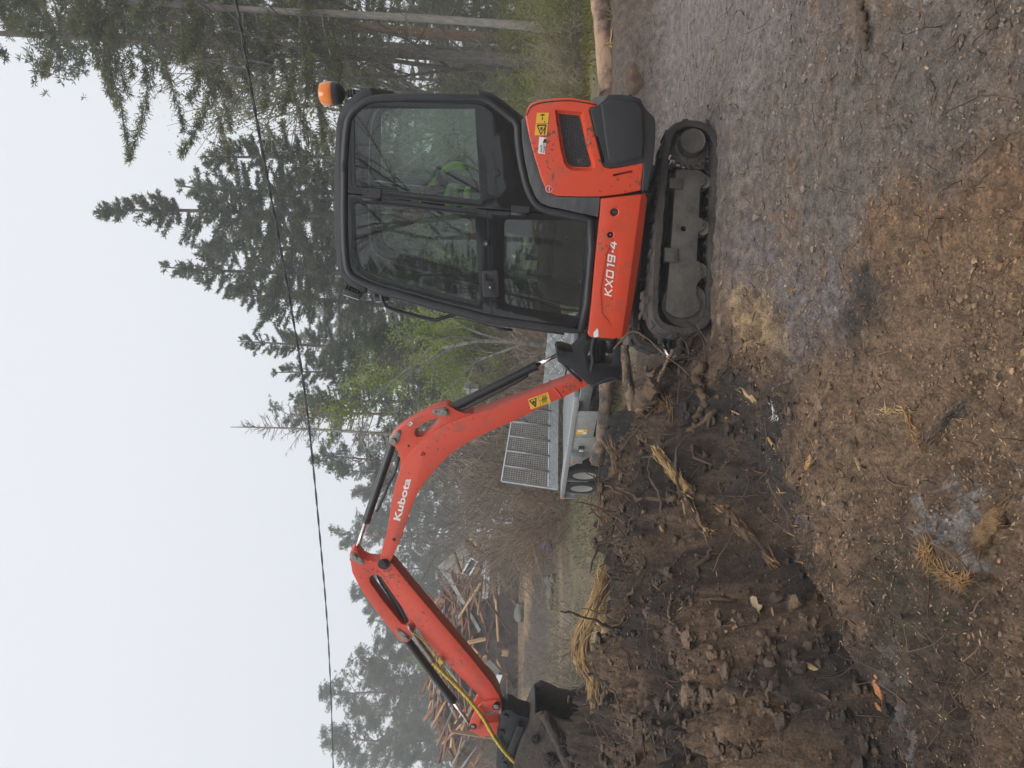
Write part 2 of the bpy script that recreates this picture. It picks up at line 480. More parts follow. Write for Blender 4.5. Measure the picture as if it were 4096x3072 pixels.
def lathe_obj(name, prof, loc, mat, parent=None, seg=24, m=None, smooth=35, label=None, rot=None):
    V, Q = lathe(prof, seg)
    bm = bmesh.new()
    vs = [bm.verts.new(v) for v in V]
    for q in Q: bm.faces.new([vs[i] for i in q])
    bmesh.ops.remove_doubles(bm, verts=bm.verts, dist=1e-6)
    bmesh.ops.holes_fill(bm, edges=[e for e in bm.edges if len(e.link_faces) == 1], sides=0)
    if rot is not None: bmesh.ops.transform(bm, matrix=rot, verts=bm.verts)
    bmesh.ops.translate(bm, verts=bm.verts, vec=loc)
    return bm_obj(name, bm, mat, parent, m, smooth, label)
def disc_obj(name, c, r, y0, y1, mat, parent=None, seg=20, bev=0.002, m=None, label=None):
    """round boss with its axis across the machine (y)"""
    return lathe_obj(name, [(0, y0), (r - bev, y0), (r, y0 + bev), (r, y1 - bev), (r - bev, y1), (0, y1)], (c[0], 0, c[1]), mat, parent, seg, m, 40, label)
def cut(o, bm):
    """cut a shape out of an object and keep the result as its mesh"""
    me = bpy.data.meshes.new('cutter'); bmesh.ops.recalc_face_normals(bm, faces=bm.faces); bm.to_mesh(me); bm.free()
    c = bpy.data.objects.new('cutter', me); COL.objects.link(c)
    c.parent = o.parent; c.matrix_basis = o.matrix_basis.copy()
    md = o.modifiers.new('cut', 'BOOLEAN'); md.object = c; md.operation = 'DIFFERENCE'; md.solver = 'EXACT'
    dg = bpy.context.evaluated_depsgraph_get()
    new = bpy.data.meshes.new_from_object(o.evaluated_get(dg))
    o.modifiers.clear()
    o.data = new
    new.polygons.foreach_set('use_smooth', [True] * len(new.polygons))
    new.set_sharp_from_angle(angle=R(32))
    bpy.data.objects.remove(c)
def text_mesh(s, size=1.0, bold=0.0, ext=0.0):
    cu = bpy.data.curves.new('lettering', 'FONT')
    cu.body = s; cu.size = size; cu.offset = bold; cu.extrude = ext; cu.resolution_u = 3
    o = bpy.data.objects.new('lettering', cu); COL.objects.link(o)
    dg = bpy.context.evaluated_depsgraph_get()
    me = bpy.data.meshes.new_from_object(o.evaluated_get(dg))
    bpy.data.objects.remove(o); bpy.data.curves.remove(cu)
    return me
def text_on(name, s, p0, p1, height, nrm, mat, parent, bold=0.0, slant=0.0, label=None):
    """letters from p0 to p1 (local 3-D points on the surface), standing up, facing nrm"""
    me = text_mesh(s, 1.0, bold)
    co = np.zeros(len(me.vertices) * 3); me.vertices.foreach_get('co', co); co = co.reshape(-1, 3)
    co[:, 0] += slant * co[:, 1]
    w = co[:, 0].max() - co[:, 0].min(); h = co[:, 1].max() - co[:, 1].min()
    p0, p1, nrm = Vector(p0), Vector(p1), Vector(nrm).normalized()
    ex = (p1 - p0); W = ex.length; ex.normalize()
    ey = nrm.cross(ex)
    X = (co[:, 0] - co[:, 0].min()) / w * W; Y = (co[:, 1] - co[:, 1].min()) / h * height
    out = np.array(p0)[None] + X[:, None] * np.array(ex) + Y[:, None] * np.array(ey)
    me.vertices.foreach_set('co', out.astype(np.float32).ravel()); me.update()
    o = link(name, me, mat, parent)
    if label: o['label'] = label
    return o

# ------------------------------------------------------------------ frames of the machine
HF = Frame((1.05, 5.40, 0.0), R(20), R(3.2))      # upper structure, boom and arm
TF = Frame((1.05, 5.40, 0.0), R(-5), R(3.2))      # undercarriage, turned against it
_tb = [TF.m @ TF.p3(x, y, 0.5) for x, y in ((2884, 640), (2864, 1180))]
TRX0, TRZ0, TRX1, TRZ1 = _tb[0].x, _tb[0].z, _tb[1].x, _tb[1].z
print('track bottom', [tuple(round(c, 3) for c in v) for v in _tb])

# ------------------------------------------------------------------ ground
_rx = np.array([-6.0, -4.5, -3.0, -2.2, -1.2, -0.6, -0.1, 0.2, 0.42])
_rh = np.array([0.25, 0.36, 0.50, 0.60, 0.62, 0.52, 0.36, 0.18, 0.0])
def hgt(X, Y):
    X = np.asarray(X, float); Y = np.asarray(Y, float)
    big = fbm(X * 0.35, Y * 0.35, 3.1, 3)
    z = 0.05 * big * sstep(2, 8, np.abs(Y)) + 0.02 * big
    right = sstep(0.5, 1.7, X)
    z = z + (-0.20 * sstep(7.5, 11.5, Y) + 0.42 * sstep(12.5, 20, Y)) * (1 - right)
    wob = 1.1 * fbm(X * 0.45, Y * 0.25, 8.8, 4)
    z = z + sstep(-2.4, -4.4, X) * (0.70 * sstep(21.6, 23.9, Y + wob) + 0.30 * sstep(24, 29, Y))
    z = z + sstep(24, 45, Y) * 1.0 * (1 - sstep(-2.4, -4.4, X))
    z = z + right * (0.46 * sstep(7.0, 7.75, Y + 0.16 * wob + 0.06 * X) - 0.40 * sstep(9, 17, Y))
    # mound of grubbed-up roots and peat in front of the machine
    H = np.interp(X, _rx, _rh)
    lump = 1 + 0.35 * fbm(X * 1.1, Y * 1.1, 1.7, 3)
    yy = Y + 0.25 * fbm(X * 0.8, Y * 0.3, 5.5, 2)
    toe = np.interp(X, [-6, -2.5, -1.9, -1.38, -1.12, -0.88, -0.58, -0.2, 0.3], [1.0, 1.3, 1.9, 2.69, 3.02, 3.54, 4.10, 4.25, 4.3]) + 0.22 * fbm(X * 1.6, Y * 0.7, 7.7, 3)
    back = 1 - sstep(5.1, 5.75, yy)
    foot = sstep(0.0, 0.55, Y - toe)
    mound = H * lump * (0.42 * foot + 0.58 * sstep(3.6, 4.9, yy) * foot) * back
    rut = np.exp(-((Y - toe + 0.06) / 0.11) ** 2) * sstep(0.1, -0.5, X)
    mound = mound - 0.10 * rut * (Y < 5)
    z = z + mound
    z = z - 0.25 * sstep(-0.1, -0.7, X) * sstep(5.3, 5.9, yy) * (1 - sstep(6.2, 6.8, yy)) * sstep(-6.5, -5, X)
    # added berm behind it, carrying a dark band of shade in its colour
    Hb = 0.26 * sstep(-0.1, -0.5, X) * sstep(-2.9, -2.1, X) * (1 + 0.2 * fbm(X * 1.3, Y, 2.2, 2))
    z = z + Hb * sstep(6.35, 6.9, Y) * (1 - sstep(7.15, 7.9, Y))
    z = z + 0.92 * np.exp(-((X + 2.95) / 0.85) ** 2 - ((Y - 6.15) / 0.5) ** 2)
    z = z - 0.30 * np.exp(-((X + 1.72) / 0.16) ** 2 - ((Y - 3.95) / 0.28) ** 2) - 0.16 * np.exp(-((X + 1.35) / 0.12) ** 2 - ((Y - 3.0) / 0.25) ** 2)
    # low swell in the near foreground
    z = z + 0.10 * np.exp(-((X - 0.85) / 0.55) ** 2 - ((Y - 2.0) / 0.55) ** 2)
    z = z + 0.06 * np.exp(-((X + 0.5) / 0.25) ** 2 - ((Y - 2.6) / 0.9) ** 2)
    # fine relief
    near = 1 - sstep(9, 16, Y)
    rough = 0.5 + 0.8 * sstep(0.9, -0.5, X) + 0.3 * sstep(3.6, 2.4, Y)
    rough = rough * (1 - 0.65 * sstep(1.3, 2.2, X) * sstep(3.6, 4.6, Y))
    f1 = fbm(X * 2.3, Y * 2.3, 0.4, 3)
    f2 = fbm(X * 9, Y * 9, 0.9, 4, 0.55)
    f3 = fbm(X * 38, Y * 38, 0.2, 3, 0.6)
    f4 = 1 - 2 * np.abs(fbm(X * 5.5 + 3, Y * 5.5, 2.9, 4, 0.55))
    mz = sstep(0.45, -0.2, X) * sstep(-0.1, 0.4, Y - toe) * (1 - sstep(7.5, 8.5, Y))
    fine = 0.035 * f1 + 0.034 * f2 + 0.020 * f3 + 0.022 * f4 + mz * (0.11 * f1 + 0.09 * f4 + 0.075 * f2 + 0.022 * f3)
    pit = sstep(0.16, 0.42, fbm(X * 1.9 + 5, Y * 1.9, 9.3, 3)) * mz * sstep(0.15, 0.5, Y - toe)
    z = z - 0.14 * pit + 0.06 * mz * np.abs(fbm(X * 3.3, Y * 3.3, 4.4, 3))
    # prints of the tread bars where the machine has driven
    u_ = (X - PR0[0]) * PRD[0] + (Y - PR0[1]) * PRD[1]; v_ = -(X - PR0[0]) * PRD[1] + (Y - PR0[1]) * PRD[0]
    pw = sstep(-0.15, 0.05, u_) * (1 - sstep(PRL - 0.1, PRL + 0.1, u_)) * (1 - sstep(0.10, 0.15, np.abs(v_)))
    z = z - pw * (0.018 + 0.016 * np.tanh(3 * np.sin(2 * PI * (u_ + 0.25 * np.abs(v_)) / 0.105)))
    # levelled under the tracks
    u = (X - TRX0) / (TRX1 - TRX0)
    zt = TRZ0 + u * (TRZ1 - TRZ0)
    w = sstep(0.1, 0.5, X) * (1 - sstep(1.75, 2.3, X)) * sstep(4.2, 4.7, Y) * (1 - sstep(6.1, 6.9, Y))
    return (z + fine * rough * near) * (1 - w) + (zt + 0.016 + 0.5 * fine) * w
PR0 = (-0.02, 3.02); _pe = (0.46, 4.35); PRL = math.hypot(_pe[0] - PR0[0], _pe[1] - PR0[1]); PRD = ((_pe[0] - PR0[0]) / PRL, (_pe[1] - PR0[1]) / PRL)
def hz(x, y): return float(hgt(np.array([x]), np.array([y]))[0])
def ground_hit(x, y, tmax=60):
    d = ray(x, y)
    t = np.concatenate([np.arange(1.2, 12, 0.02), np.arange(12, tmax, 0.15)])
    P = np.array(CAM)[None] + t[:, None] * np.array(d)[None]
    below = P[:, 2] < hgt(P[:, 0], P[:, 1])
    i = int(np.argmax(below)) if below.any() else len(t) - 1
    return Vector(P[i])

def soil_colour(x, y):
    # ---- soil colours, laid out on the ground
    C = np.zeros((len(x), 3))
    A = lambda *c: np.array(c)[None]
    n1 = 0.5 + 0.5 * fbm(x * 1.2, y * 1.2, 4.0, 4); n2 = 0.5 + 0.5 * fbm(x * 4.5, y * 4.5, 6.0, 3, 0.6); n3 = 0.5 + 0.5 * fbm(x * 15, y * 15, 2.0, 3, 0.6)
    t = sstep(0.3, 0.7, n1)[:, None]
    C = A(0.050, 0.031, 0.020) * (1 - t) + A(0.122, 0.076, 0.044) * t
    C = C * (0.45 + 0.6 * n2[:, None] + 0.5 * n3[:, None])
    wet = np.zeros(len(x))
    def blob(px, r, col, k=1.0, gl=0.0, sh=0.55):
        nonlocal C, wet
        g = ground_hit(*px)
        d = np.sqrt(((x - g.x) / r) ** 2 + ((y - g.y) / (r * 1.3)) ** 2)
        wgt = k * (1 - sstep(0.25, 1.15, d + 1.5 * sh * (n2 - 0.5) + 1.6 * sh * (n3 - 0.5) + 0.9 * sh * (n1 - 0.5)))
        C = C * (1 - wgt[:, None]) + np.array(col)[None] * (0.8 + 0.4 * n2[:, None]) * wgt[:, None]
        wet = np.maximum(wet, gl * wgt)
    GREY, GRAV = (0.150, 0.126, 0.114), (0.120, 0.096, 0.077)
    OCH, RUST, PEAT, CHIP = (0.20, 0.125, 0.062), (0.165, 0.095, 0.048), (0.018, 0.015, 0.013), (0.30, 0.20, 0.10)
    for q in ((2750, 60), (2700, 330), (2860, 180), (3000, 120), (2720, 560), (3020, 360), (2960, 620)): blob(q, 1.1, GREY, 0.85, 0.8)
    for q in ((3100, 500), (3400, 300), (3700, 150), (3500, 600), (3300, 850), (4000, 250), (3000, 950)): blob(q, 0.7, GRAV, 0.8, 0.25)
    for q in ((3120, 1120), (3200, 1280), (3330, 1240), (3000, 1020)): blob(q, 0.35, (0.115, 0.10, 0.098), 0.8, 0.6)
    for q in ((2980, 1190), (3010, 1280), (3100, 1330), (3060, 1230)): blob(q, 0.26, CHIP, 0.42, 0, 1.8)
    for q in ((4050, 820), (3950, 930), (3830, 1050), (3720, 1000), (4080, 1050), (3560, 960)): blob(q, 0.27, RUST, 0.9)
    for q in ((3700, 1250), (3500, 1450), (3600, 1700), (3900, 1350), (3350, 1560), (4000, 1550), (3420, 1750)): blob(q, 0.36, (0.150, 0.094, 0.054), 0.75)
    for q in ((3250, 2250), (3180, 2050), (3330, 2480), (3440, 2700), (3520, 2900), (3600, 3020), (3100, 1650), (2950, 1600), (3080, 1850), (2800, 1620), (3480, 1240)): blob(q, 0.26, PEAT, 0.85, 0.3)
    for q in ((2950, 2300), (3050, 2500), (2900, 2700), (2780, 2950), (3000, 2900), (2820, 2500)): blob(q, 0.4, (0.110, 0.068, 0.040), 0.8)
    for q in ((3860, 2040), (3900, 2110), (3800, 1900), (3200, 2090), (3290, 1960), (3740, 1640), (3330, 2060), (3640, 3050), (3620, 2930)): blob(q, 0.10, (0.24, 0.225, 0.215), 0.30, 0, 2.8)
    for q in ((3700, 2500), (3600, 2450)): blob(q, 0.2, (0.07, 0.06, 0.035), 0.25, 0, 2.0)
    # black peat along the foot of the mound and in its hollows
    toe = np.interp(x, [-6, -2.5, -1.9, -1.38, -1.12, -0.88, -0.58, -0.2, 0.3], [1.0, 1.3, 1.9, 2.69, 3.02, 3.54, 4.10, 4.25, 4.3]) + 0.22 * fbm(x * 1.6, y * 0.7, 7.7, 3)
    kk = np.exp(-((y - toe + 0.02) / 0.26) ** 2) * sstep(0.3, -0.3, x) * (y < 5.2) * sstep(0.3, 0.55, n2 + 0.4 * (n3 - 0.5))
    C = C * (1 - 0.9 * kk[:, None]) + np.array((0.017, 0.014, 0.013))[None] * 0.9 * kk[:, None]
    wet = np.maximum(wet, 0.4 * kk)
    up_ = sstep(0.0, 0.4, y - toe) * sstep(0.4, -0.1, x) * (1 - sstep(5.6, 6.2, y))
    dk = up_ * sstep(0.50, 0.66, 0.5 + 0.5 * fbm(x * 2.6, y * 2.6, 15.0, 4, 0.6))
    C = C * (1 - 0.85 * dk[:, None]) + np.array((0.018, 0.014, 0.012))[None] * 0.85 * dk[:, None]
    # near-black colour on berm and trench, standing in for the shade there
    shade_k = sstep(0.1, -0.4, x) * sstep(-3.3, -2.2, x) * sstep(5.2, 5.6, y) * (1 - sstep(7.3, 8.0, y))
    C = C * (1 - shade_k[:, None]) + np.array((0.014, 0.012, 0.012))[None] * shade_k[:, None]
    # yard behind: churned brown with strips of sawdust and grass
    yd = sstep(8.2, 9.5, y)[:, None] * (1 - sstep(0.5, 1.7, x))[:, None]
    C = C * (1 - yd) + (A(0.115, 0.088, 0.056) * (0.45 + n2[:, None])) * yd
    for (u0, c, wd, k, ph) in ((13.3, (0.27, 0.19, 0.09), 0.35, 0.75, 0), (16.0, (0.10, 0.095, 0.04), 0.9, 0.45, 2), (18.6, (0.23, 0.16, 0.075), 0.5, 0.6, 4), (20.3, (0.085, 0.095, 0.035), 0.9, 0.55, 7)):
        dd = np.abs(y + 0.10 * x - u0 + 2.2 * fbm(x * 0.35, y * 0.2, ph, 3)) / wd
        wg = (k * (1 - sstep(0.4, 1.1, dd + 1.8 * (n2 - 0.5)))[:, None]) * yd
        C = C * (1 - wg) + np.array(c)[None] * (0.7 + 0.6 * n2[:, None]) * wg
    # bank on the far left: dark earth with an ochre lip
    bk = sstep(-2.4, -4.4, x) * sstep(21.2, 21.8, y)
    face = bk * (1 - sstep(23.6, 24.1, y + 1.1 * fbm(x * 0.45, y * 0.25, 8.8, 4)))
    C = C * (1 - face[:, None]) + A(0.045, 0.034, 0.026) * (0.5 + 1.0 * n2[:, None]) * face[:, None]
    wb = 1.1 * fbm(x * 0.45, y * 0.25, 8.8, 4)
    lip = bk * sstep(23.2, 23.8, y + wb + 0.6 * n2) * (1 - sstep(24.6, 25.6, y + wb + 1.6 * n2))
    lip = 0.8 * lip * sstep(0.46, 0.66, 0.5 + 0.5 * fbm(x * 0.7, y * 0.9, 61.0, 3))
    C = C * (1 - lip[:, None]) + A(0.25, 0.165, 0.08) * (0.5 + 0.9 * n2[:, None]) * lip[:, None]
    top = bk * sstep(24.6, 25.4, y)
    C = C * (1 - top[:, None]) + A(0.12, 0.085, 0.05) * (0.5 + n2[:, None]) * top[:, None]
    # forest floor: moss, litter
    fo = np.maximum(sstep(0.5, 1.7, x) * sstep(7.9, 8.6, y), sstep(27, 33, y) * (1 - bk))
    ff = A(0.080, 0.078, 0.024) * (1 - t) + A(0.11, 0.085, 0.035) * t
    C = C * (1 - fo[:, None]) + ff * (0.6 + 0.8 * n2[:, None]) * fo[:, None]
    bare = sstep(0.5, 1.7, x) * sstep(6.9, 7.2, y) * (1 - sstep(7.75, 8.1, y))
    C = C * (1 - 0.8 * bare[:, None]) + A(0.06, 0.042, 0.030) * 0.8 * bare[:, None]
    return C, wet

def make_ground():
    ys = [-60, -40, -25, -15, -9, -5, -3, -1.5, -0.6, 0.0, 0.4, 0.7, 0.95, 1.15]
    y = 1.3
    while y < 75:
        ys.append(y)
        y *= 1.0042 if y < 9 else (1.0075 if y < 24 else 1.02)
    ys += [76, 88, 104, 128]
    ys = np.array(ys)
    s = np.linspace(-1, 1, 431)
    out = np.array([1.06, 1.14, 1.26, 1.45, 1.8, 2.4, 3.6, 6, 12, 30])
    s = np.concatenate([-out[::-1], s, out])
    w = 0.66 * np.maximum(ys, 1.6)
    w[ys > 100] = 66
    w[ys < 1.3] = 1.1
    X = s[None, :] * w[:, None]; Y = np.repeat(ys[:, None], len(s), 1)
    X = np.clip(X, -128, 128)
    Z = hgt(X, Y)
    far = sstep(60, 120, np.maximum(np.abs(X), np.abs(Y)))
    Z = Z * (1 - far) + 1.2 * far * sstep(-30, 30, Y)
    V = np.stack([X, Y, Z], -1).reshape(-1, 3)
    m = len(s)
    i = np.arange(len(ys) - 1)[:, None] * m; j = np.arange(m - 1)[None]
    Q = np.stack([i + j, i + j + 1, i + m + j + 1, i + m + j], -1).reshape(-1, 4)
    x, y, z = V.T
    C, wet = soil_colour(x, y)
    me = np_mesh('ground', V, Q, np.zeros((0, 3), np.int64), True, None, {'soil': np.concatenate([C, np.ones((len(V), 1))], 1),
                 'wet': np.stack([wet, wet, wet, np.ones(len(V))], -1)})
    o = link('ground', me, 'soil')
    tag(o, kind='structure')
    return o

def soil_material():
    m, N, L, b = new_mat('soil')
    at = N.new('ShaderNodeAttribute'); at.attribute_name = 'soil'
    aw = N.new('ShaderNodeAttribute'); aw.attribute_name = 'wet'
    geo = N.new('ShaderNodeNewGeometry')
    def noise(sc, det=8, ro=0.65):
        n = N.new('ShaderNodeTexNoise'); n.inputs['Scale'].default_value = sc; n.inputs['Detail'].default_value = det; n.inputs['Roughness'].default_value = ro
        L.new(geo.outputs['Position'], n.inputs['Vector']); return n
    a = noise(16); c = noise(95, 5); g = noise(5)
    mr = N.new('ShaderNodeMapRange'); mr.inputs[1].default_value = 0.3; mr.inputs[2].default_value = 0.7; mr.inputs[3].default_value = 0.42; mr.inputs[4].default_value = 1.75
    L.new(a.outputs['Fac'], mr.inputs[0])
    mr2 = N.new('ShaderNodeMapRange'); mr2.inputs[1].default_value = 0.3; mr2.inputs[2].default_value = 0.72; mr2.inputs[3].default_value = 0.42; mr2.inputs[4].default_value = 1.75
    L.new(c.outputs['Fac'], mr2.inputs[0])
    mu = N.new('ShaderNodeMath'); mu.operation = 'MULTIPLY'; L.new(mr.outputs[0], mu.inputs[0]); L.new(mr2.outputs[0], mu.inputs[1])
    sc = N.new('ShaderNodeVectorMath'); sc.operation = 'SCALE'; L.new(at.outputs['Color'], sc.inputs[0]); L.new(mu.outputs[0], sc.inputs['Scale'])
    # pale grit and chips of wood in the soil
    vo = N.new('ShaderNodeTexVoronoi'); vo.inputs['Scale'].default_value = 85; L.new(geo.outputs['Position'], vo.inputs['Vector'])
    vs = N.new('ShaderNodeMath'); vs.operation = 'LESS_THAN'; vs.inputs[1].default_value = 0.17; L.new(vo.outputs['Distance'], vs.inputs[0])
    sepc = N.new('ShaderNodeSeparateColor'); L.new(vo.outputs['Color'], sepc.inputs[0])
    gt = N.new('ShaderNodeMath'); gt.operation = 'GREATER_THAN'; gt.inputs[1].default_value = 0.72; L.new(sepc.outputs[0], gt.inputs[0])
    ml = N.new('ShaderNodeMath'); ml.operation = 'MULTIPLY'; L.new(vs.outputs[0], ml.inputs[0]); L.new(gt.outputs[0], ml.inputs[1])
    ms = N.new('ShaderNodeMath'); ms.operation = 'MULTIPLY'; ms.inputs[1].default_value = 0.55; L.new(ml.outputs[0], ms.inputs[0])
    mx = N.new('ShaderNodeMix'); mx.data_type = 'RGBA'; mx.inputs['B'].default_value = (0.26, 0.19, 0.12, 1)
    L.new(ms.outputs[0], mx.inputs[0]); L.new(sc.outputs[0], mx.inputs['A'])
    L.new(mx.outputs['Result'], b.inputs['Base Color'])
    rr = N.new('ShaderNodeMapRange'); rr.inputs[3].default_value = 0.85; rr.inputs[4].default_value = 0.42
    wv = N.new('ShaderNodeMath'); wv.operation = 'MULTIPLY'; L.new(aw.outputs['Fac'], wv.inputs[0])
    gm = N.new('ShaderNodeMapRange'); gm.inputs[1].default_value = 0.35; gm.inputs[2].default_value = 0.6; L.new(g.outputs['Fac'], gm.inputs[0]); L.new(gm.outputs[0], wv.inputs[1])
    L.new(wv.outputs[0], rr.inputs[0]); L.new(rr.outputs[0], b.inputs['Roughness'])
    hb = noise(42, 9, 0.72)
    b1 = N.new('ShaderNodeBump'); b1.inputs['Strength'].default_value = 0.9; b1.inputs['Distance'].default_value = 0.022
    L.new(hb.outputs['Fac'], b1.inputs['Height'])
    hb2 = noise(170, 4, 0.6)
    b2 = N.new('ShaderNodeBump'); b2.inputs['Strength'].default_value = 0.8; b2.inputs['Distance'].default_value = 0.006
    L.new(hb2.outputs['Fac'], b2.inputs['Height']); L.new(b1.outputs[0], b2.inputs['Normal']); L.new(b2.outputs[0], b.inputs['Normal'])
soil_material()
make_ground()

# ------------------------------------------------------------------ the excavator
pm('black_glass', (0.006, 0.007, 0.008), (0.010, 0.011, 0.012), 5, rough=0.06, spec=0.6, dirt=(0.10, 0.10, 0.10), dirt_scale=60, dirt_lo=0.62, dirt_hi=0.85)
EXC = empty('mini_excavator', HF.m, 'orange mini excavator with black cab, its boom reaching over the stump mound', 'excavator')
TM = HF.mi @ TF.m
def HP(pts, L): return HF.poly(pts, L)
def inset(poly, d):
    P = np.array(poly); n = len(P)
    area = 0.5 * np.sum(P[:, 0] * np.roll(P[:, 1], -1) - np.roll(P[:, 0], -1) * P[:, 1])
    s = 1 if area > 0 else -1
    e1 = P - np.roll(P, 1, 0); e2 = np.roll(P, -1, 0) - P
    e1 /= np.linalg.norm(e1, axis=1, keepdims=True) + 1e-9; e2 /= np.linalg.norm(e2, axis=1, keepdims=True) + 1e-9
    n1 = np.stack([-e1[:, 1], e1[:, 0]], 1) * s; n2 = np.stack([-e2[:, 1], e2[:, 0]], 1) * s
    m = n1 + n2; m /= np.linalg.norm(m, axis=1, keepdims=True) + 1e-9
    k = 1 / np.clip(np.sum(m * n1, 1), 0.5, 1)
    return [tuple(p) for p in (P + m * (d * k)[:, None])]
def band(path, th, side=1):
    P = np.array(path); T = np.gradient(P, axis=0); T /= np.linalg.norm(T, axis=1, keepdims=True)
    N = np.stack([-T[:, 1], T[:, 0]], 1) * side
    return [tuple(p) for p in P] + [tuple(p) for p in (P + N * th)[::-1]]
def chaikin(P, it=2):
    P = np.array(P, float)
    for _ in range(it):
        Q = np.roll(P, -1, 0)
        P = np.stack([0.75 * P + 0.25 * Q, 0.25 * P + 0.75 * Q], 1).reshape(-1, P.shape[1])
    return P

# ---- cab
LC = 0.47
CO = [(1365, 616), (1364, 707), (1363, 865), (1366, 978), (1372, 1047), (1382, 1091), (1408, 1120), (1463, 1148), (1539, 1174), (1625, 1196), (1750, 1233), (1842, 1255), (1951, 1284), (2114, 1309), (2276, 1331), (2349, 1338),
      (2390, 872), (2320, 856), (2244, 840), (2194, 829), (2162, 816), (2140, 789), (2117, 735), (2097, 645), (2085, 553), (2084, 484), (2036, 446), (1987, 408), (1959, 388), (1923, 378), (1833, 375), (1697, 373), (1562, 376), (1489, 382), (1453, 394), (1417, 421), (1390, 450), (1374, 495)]
co = HP(CO, LC)
coi = inset(co, 0.022)
ringP = chaikin(coi, 1)
acc = Acc()
for sgn in (1, -1):
    pts = [(a, sgn * LC, b) for a, b in ringP]
    pts.append(pts[0]); pts.append(pts[1])
    acc.add(*tube(pts, 0.025, 10, cap=False))
cab = acc.obj('cab_frame', 'black_plastic', EXC)
rearQ = [(1393, 770), (1525, 786), (1742, 813), (1946, 834), (2190, 850), (2172, 838), (2142, 812), (2122, 786), (2100, 732), (2081, 650), (2070, 560), (2067, 500), (2025, 465), (1978, 428), (1950, 408), (1920, 398), (1833, 394), (1697, 392), (1562, 395), (1495, 401), (1462, 413), (1432, 438), (1407, 464), (1392, 502), (1384, 620), (1383, 700)]
winQ = [(1419, 470), (1440, 440), (1480, 433), (1899, 435), (1912, 652), (1921, 780), (1918, 795), (1905, 799), (1700, 775), (1539, 759), (1432, 750), (1421, 740)]
door = [(1393, 776), (1525, 792), (1742, 819), (1946, 840), (2195, 857), (2386, 879), (2350, 1320), (2276, 1314), (2114, 1290), (1951, 1265), (1842, 1236), (1750, 1214), (1625, 1176), (1539, 1154), (1472, 1129), (1424, 1102), (1400, 1072), (1391, 1040), (1385, 978), (1383, 865)]
winU = [(1419, 822), (1427, 812), (1560, 824), (1700, 840), (1885, 858), (1898, 866), (1908, 1000), (1920, 1190), (1914, 1202), (1900, 1204), (1790, 1178), (1680, 1150), (1517, 1104), (1455, 1078), (1441, 1060), (1427, 1004)]
winL = [(2018, 888), (2030, 878), (2330, 884), (2341, 894), (2330, 1080), (2314, 1252), (2300, 1264), (2180, 1246), (2035, 1220), (2020, 1206), (2014, 1050)]
for sgn, nm in ((1, 'near'), (-1, 'far')):
    y0, y1 = sgn * (LC - 0.012), sgn * (LC + 0.004)
    q = prism_obj('quarter_panel', HP(rearQ, LC), y0, y1, 'black_glass', EXC, bev=0.003, holes=[HP(winQ, LC)])
    d = prism_obj('cab_door', HP(door, LC), y0, y1, 'black_glass', EXC, bev=0.003, holes=[HP(winU, LC), HP(winL, LC)])
    ym = sgn * (LC - 0.004)
    prism_obj('window_pane', HP(winQ, LC), ym - 0.002, ym + 0.002, 'cab_glass', q, bev=0)
    prism_obj('window_pane', HP(winU, LC), ym - 0.002, ym + 0.002, 'cab_glass', d, bev=0)
    prism_obj('window_pane', HP(winL, LC), ym - 0.002, ym + 0.002, 'cab_glass', d, bev=0)
    if sgn > 0:
        door_o, quart_o = d, q
LW = LC - 0.02
roof_path = [(1489, 384), (1453, 396), (1417, 423), (1390, 452), (1376, 495), (1367, 616), (1366, 707), (1365, 865), (1368, 978), (1374, 1047), (1384, 1091), (1410, 1120), (1463, 1146)]
prism_obj('cab_roof', band(HP(roof_path, LC), 0.05, 1), -LW, LW, 'black_plastic', EXC, bev=0.004)
rear_low = [(1915, 380), (1959, 390), (1987, 410), (2036, 448), (2084, 486), (2085, 553), (2097, 645), (2117, 735), (2140, 789), (2162, 816)]
prism_obj('rear_wall', band(HP(rear_low, LC), 0.03, -1), -LW, LW, 'black_plastic', EXC, bev=0.003)
rear_win = [(1489, 386), (1562, 380), (1697, 377), (1833, 379), (1915, 381)]
prism_obj('rear_window', band(HP(rear_win, LC), 0.006, -1), -LW, LW, 'cab_glass', EXC, bev=0)
front_win = [(1470, 1148), (1539, 1172), (1625, 1194), (1750, 1231), (1842, 1253), (1951, 1282), (2114, 1307), (2260, 1328)]
prism_obj('front_window', band(HP(front_win, LC), 0.006, 1), -LW, LW, 'cab_glass', EXC, bev=0)
for k in (-1, 1):
    prism_obj('front_pillar', band(HP(front_win, LC), 0.03, 1), k * LW, k * (LW - 0.045), 'black_plastic', EXC, bev=0.004)
floor_path = [(2345, 1330), (2365, 1100), (2380, 880)]
prism_obj('cab_floor', band(HP(floor_path, LC), 0.03, 1), -LW, LW, 'black_plastic', EXC, bev=0)
# hinges, latch, lock, bolt
def hinge(px, py, w, h):
    a, b = HF.px(px, py, LC)
    bm = boxbm((a - w * 0.15, LC, b - h), (a + w, LC + 0.018, b + h), 0.004)
    o = bm_obj('hinge', bm, 'black_plastic', door_o)
    for s in (-0.55, 0.55): disc_obj('bolt', (a + w * 0.7, b + s * h), 0.006, LC + 0.017, LC + 0.023, 'black_paint', quart_o, 10)
    a2 = [(a - w * 0.2, LC + 0.014, b - h * 1.05), (a - w * 0.2, LC + 0.014, b + h * 1.05)]
    tube_obj('hinge_barrel', a2, 0.012, 'black_plastic', door_o, 12)
    return o
hinge(1489, 790, -0.055, 0.055)
hinge(2081, 850, -0.04, 0.055)
hp = HP([(1927, 1082), (1985, 1078), (1994, 1084), (1998, 1180), (1990, 1187), (1940, 1186), (1932, 1180)], LC)
latch = prism_obj('door_handle', hp, LC, LC + 0.02, 'black_plastic', door_o, bev=0.005)
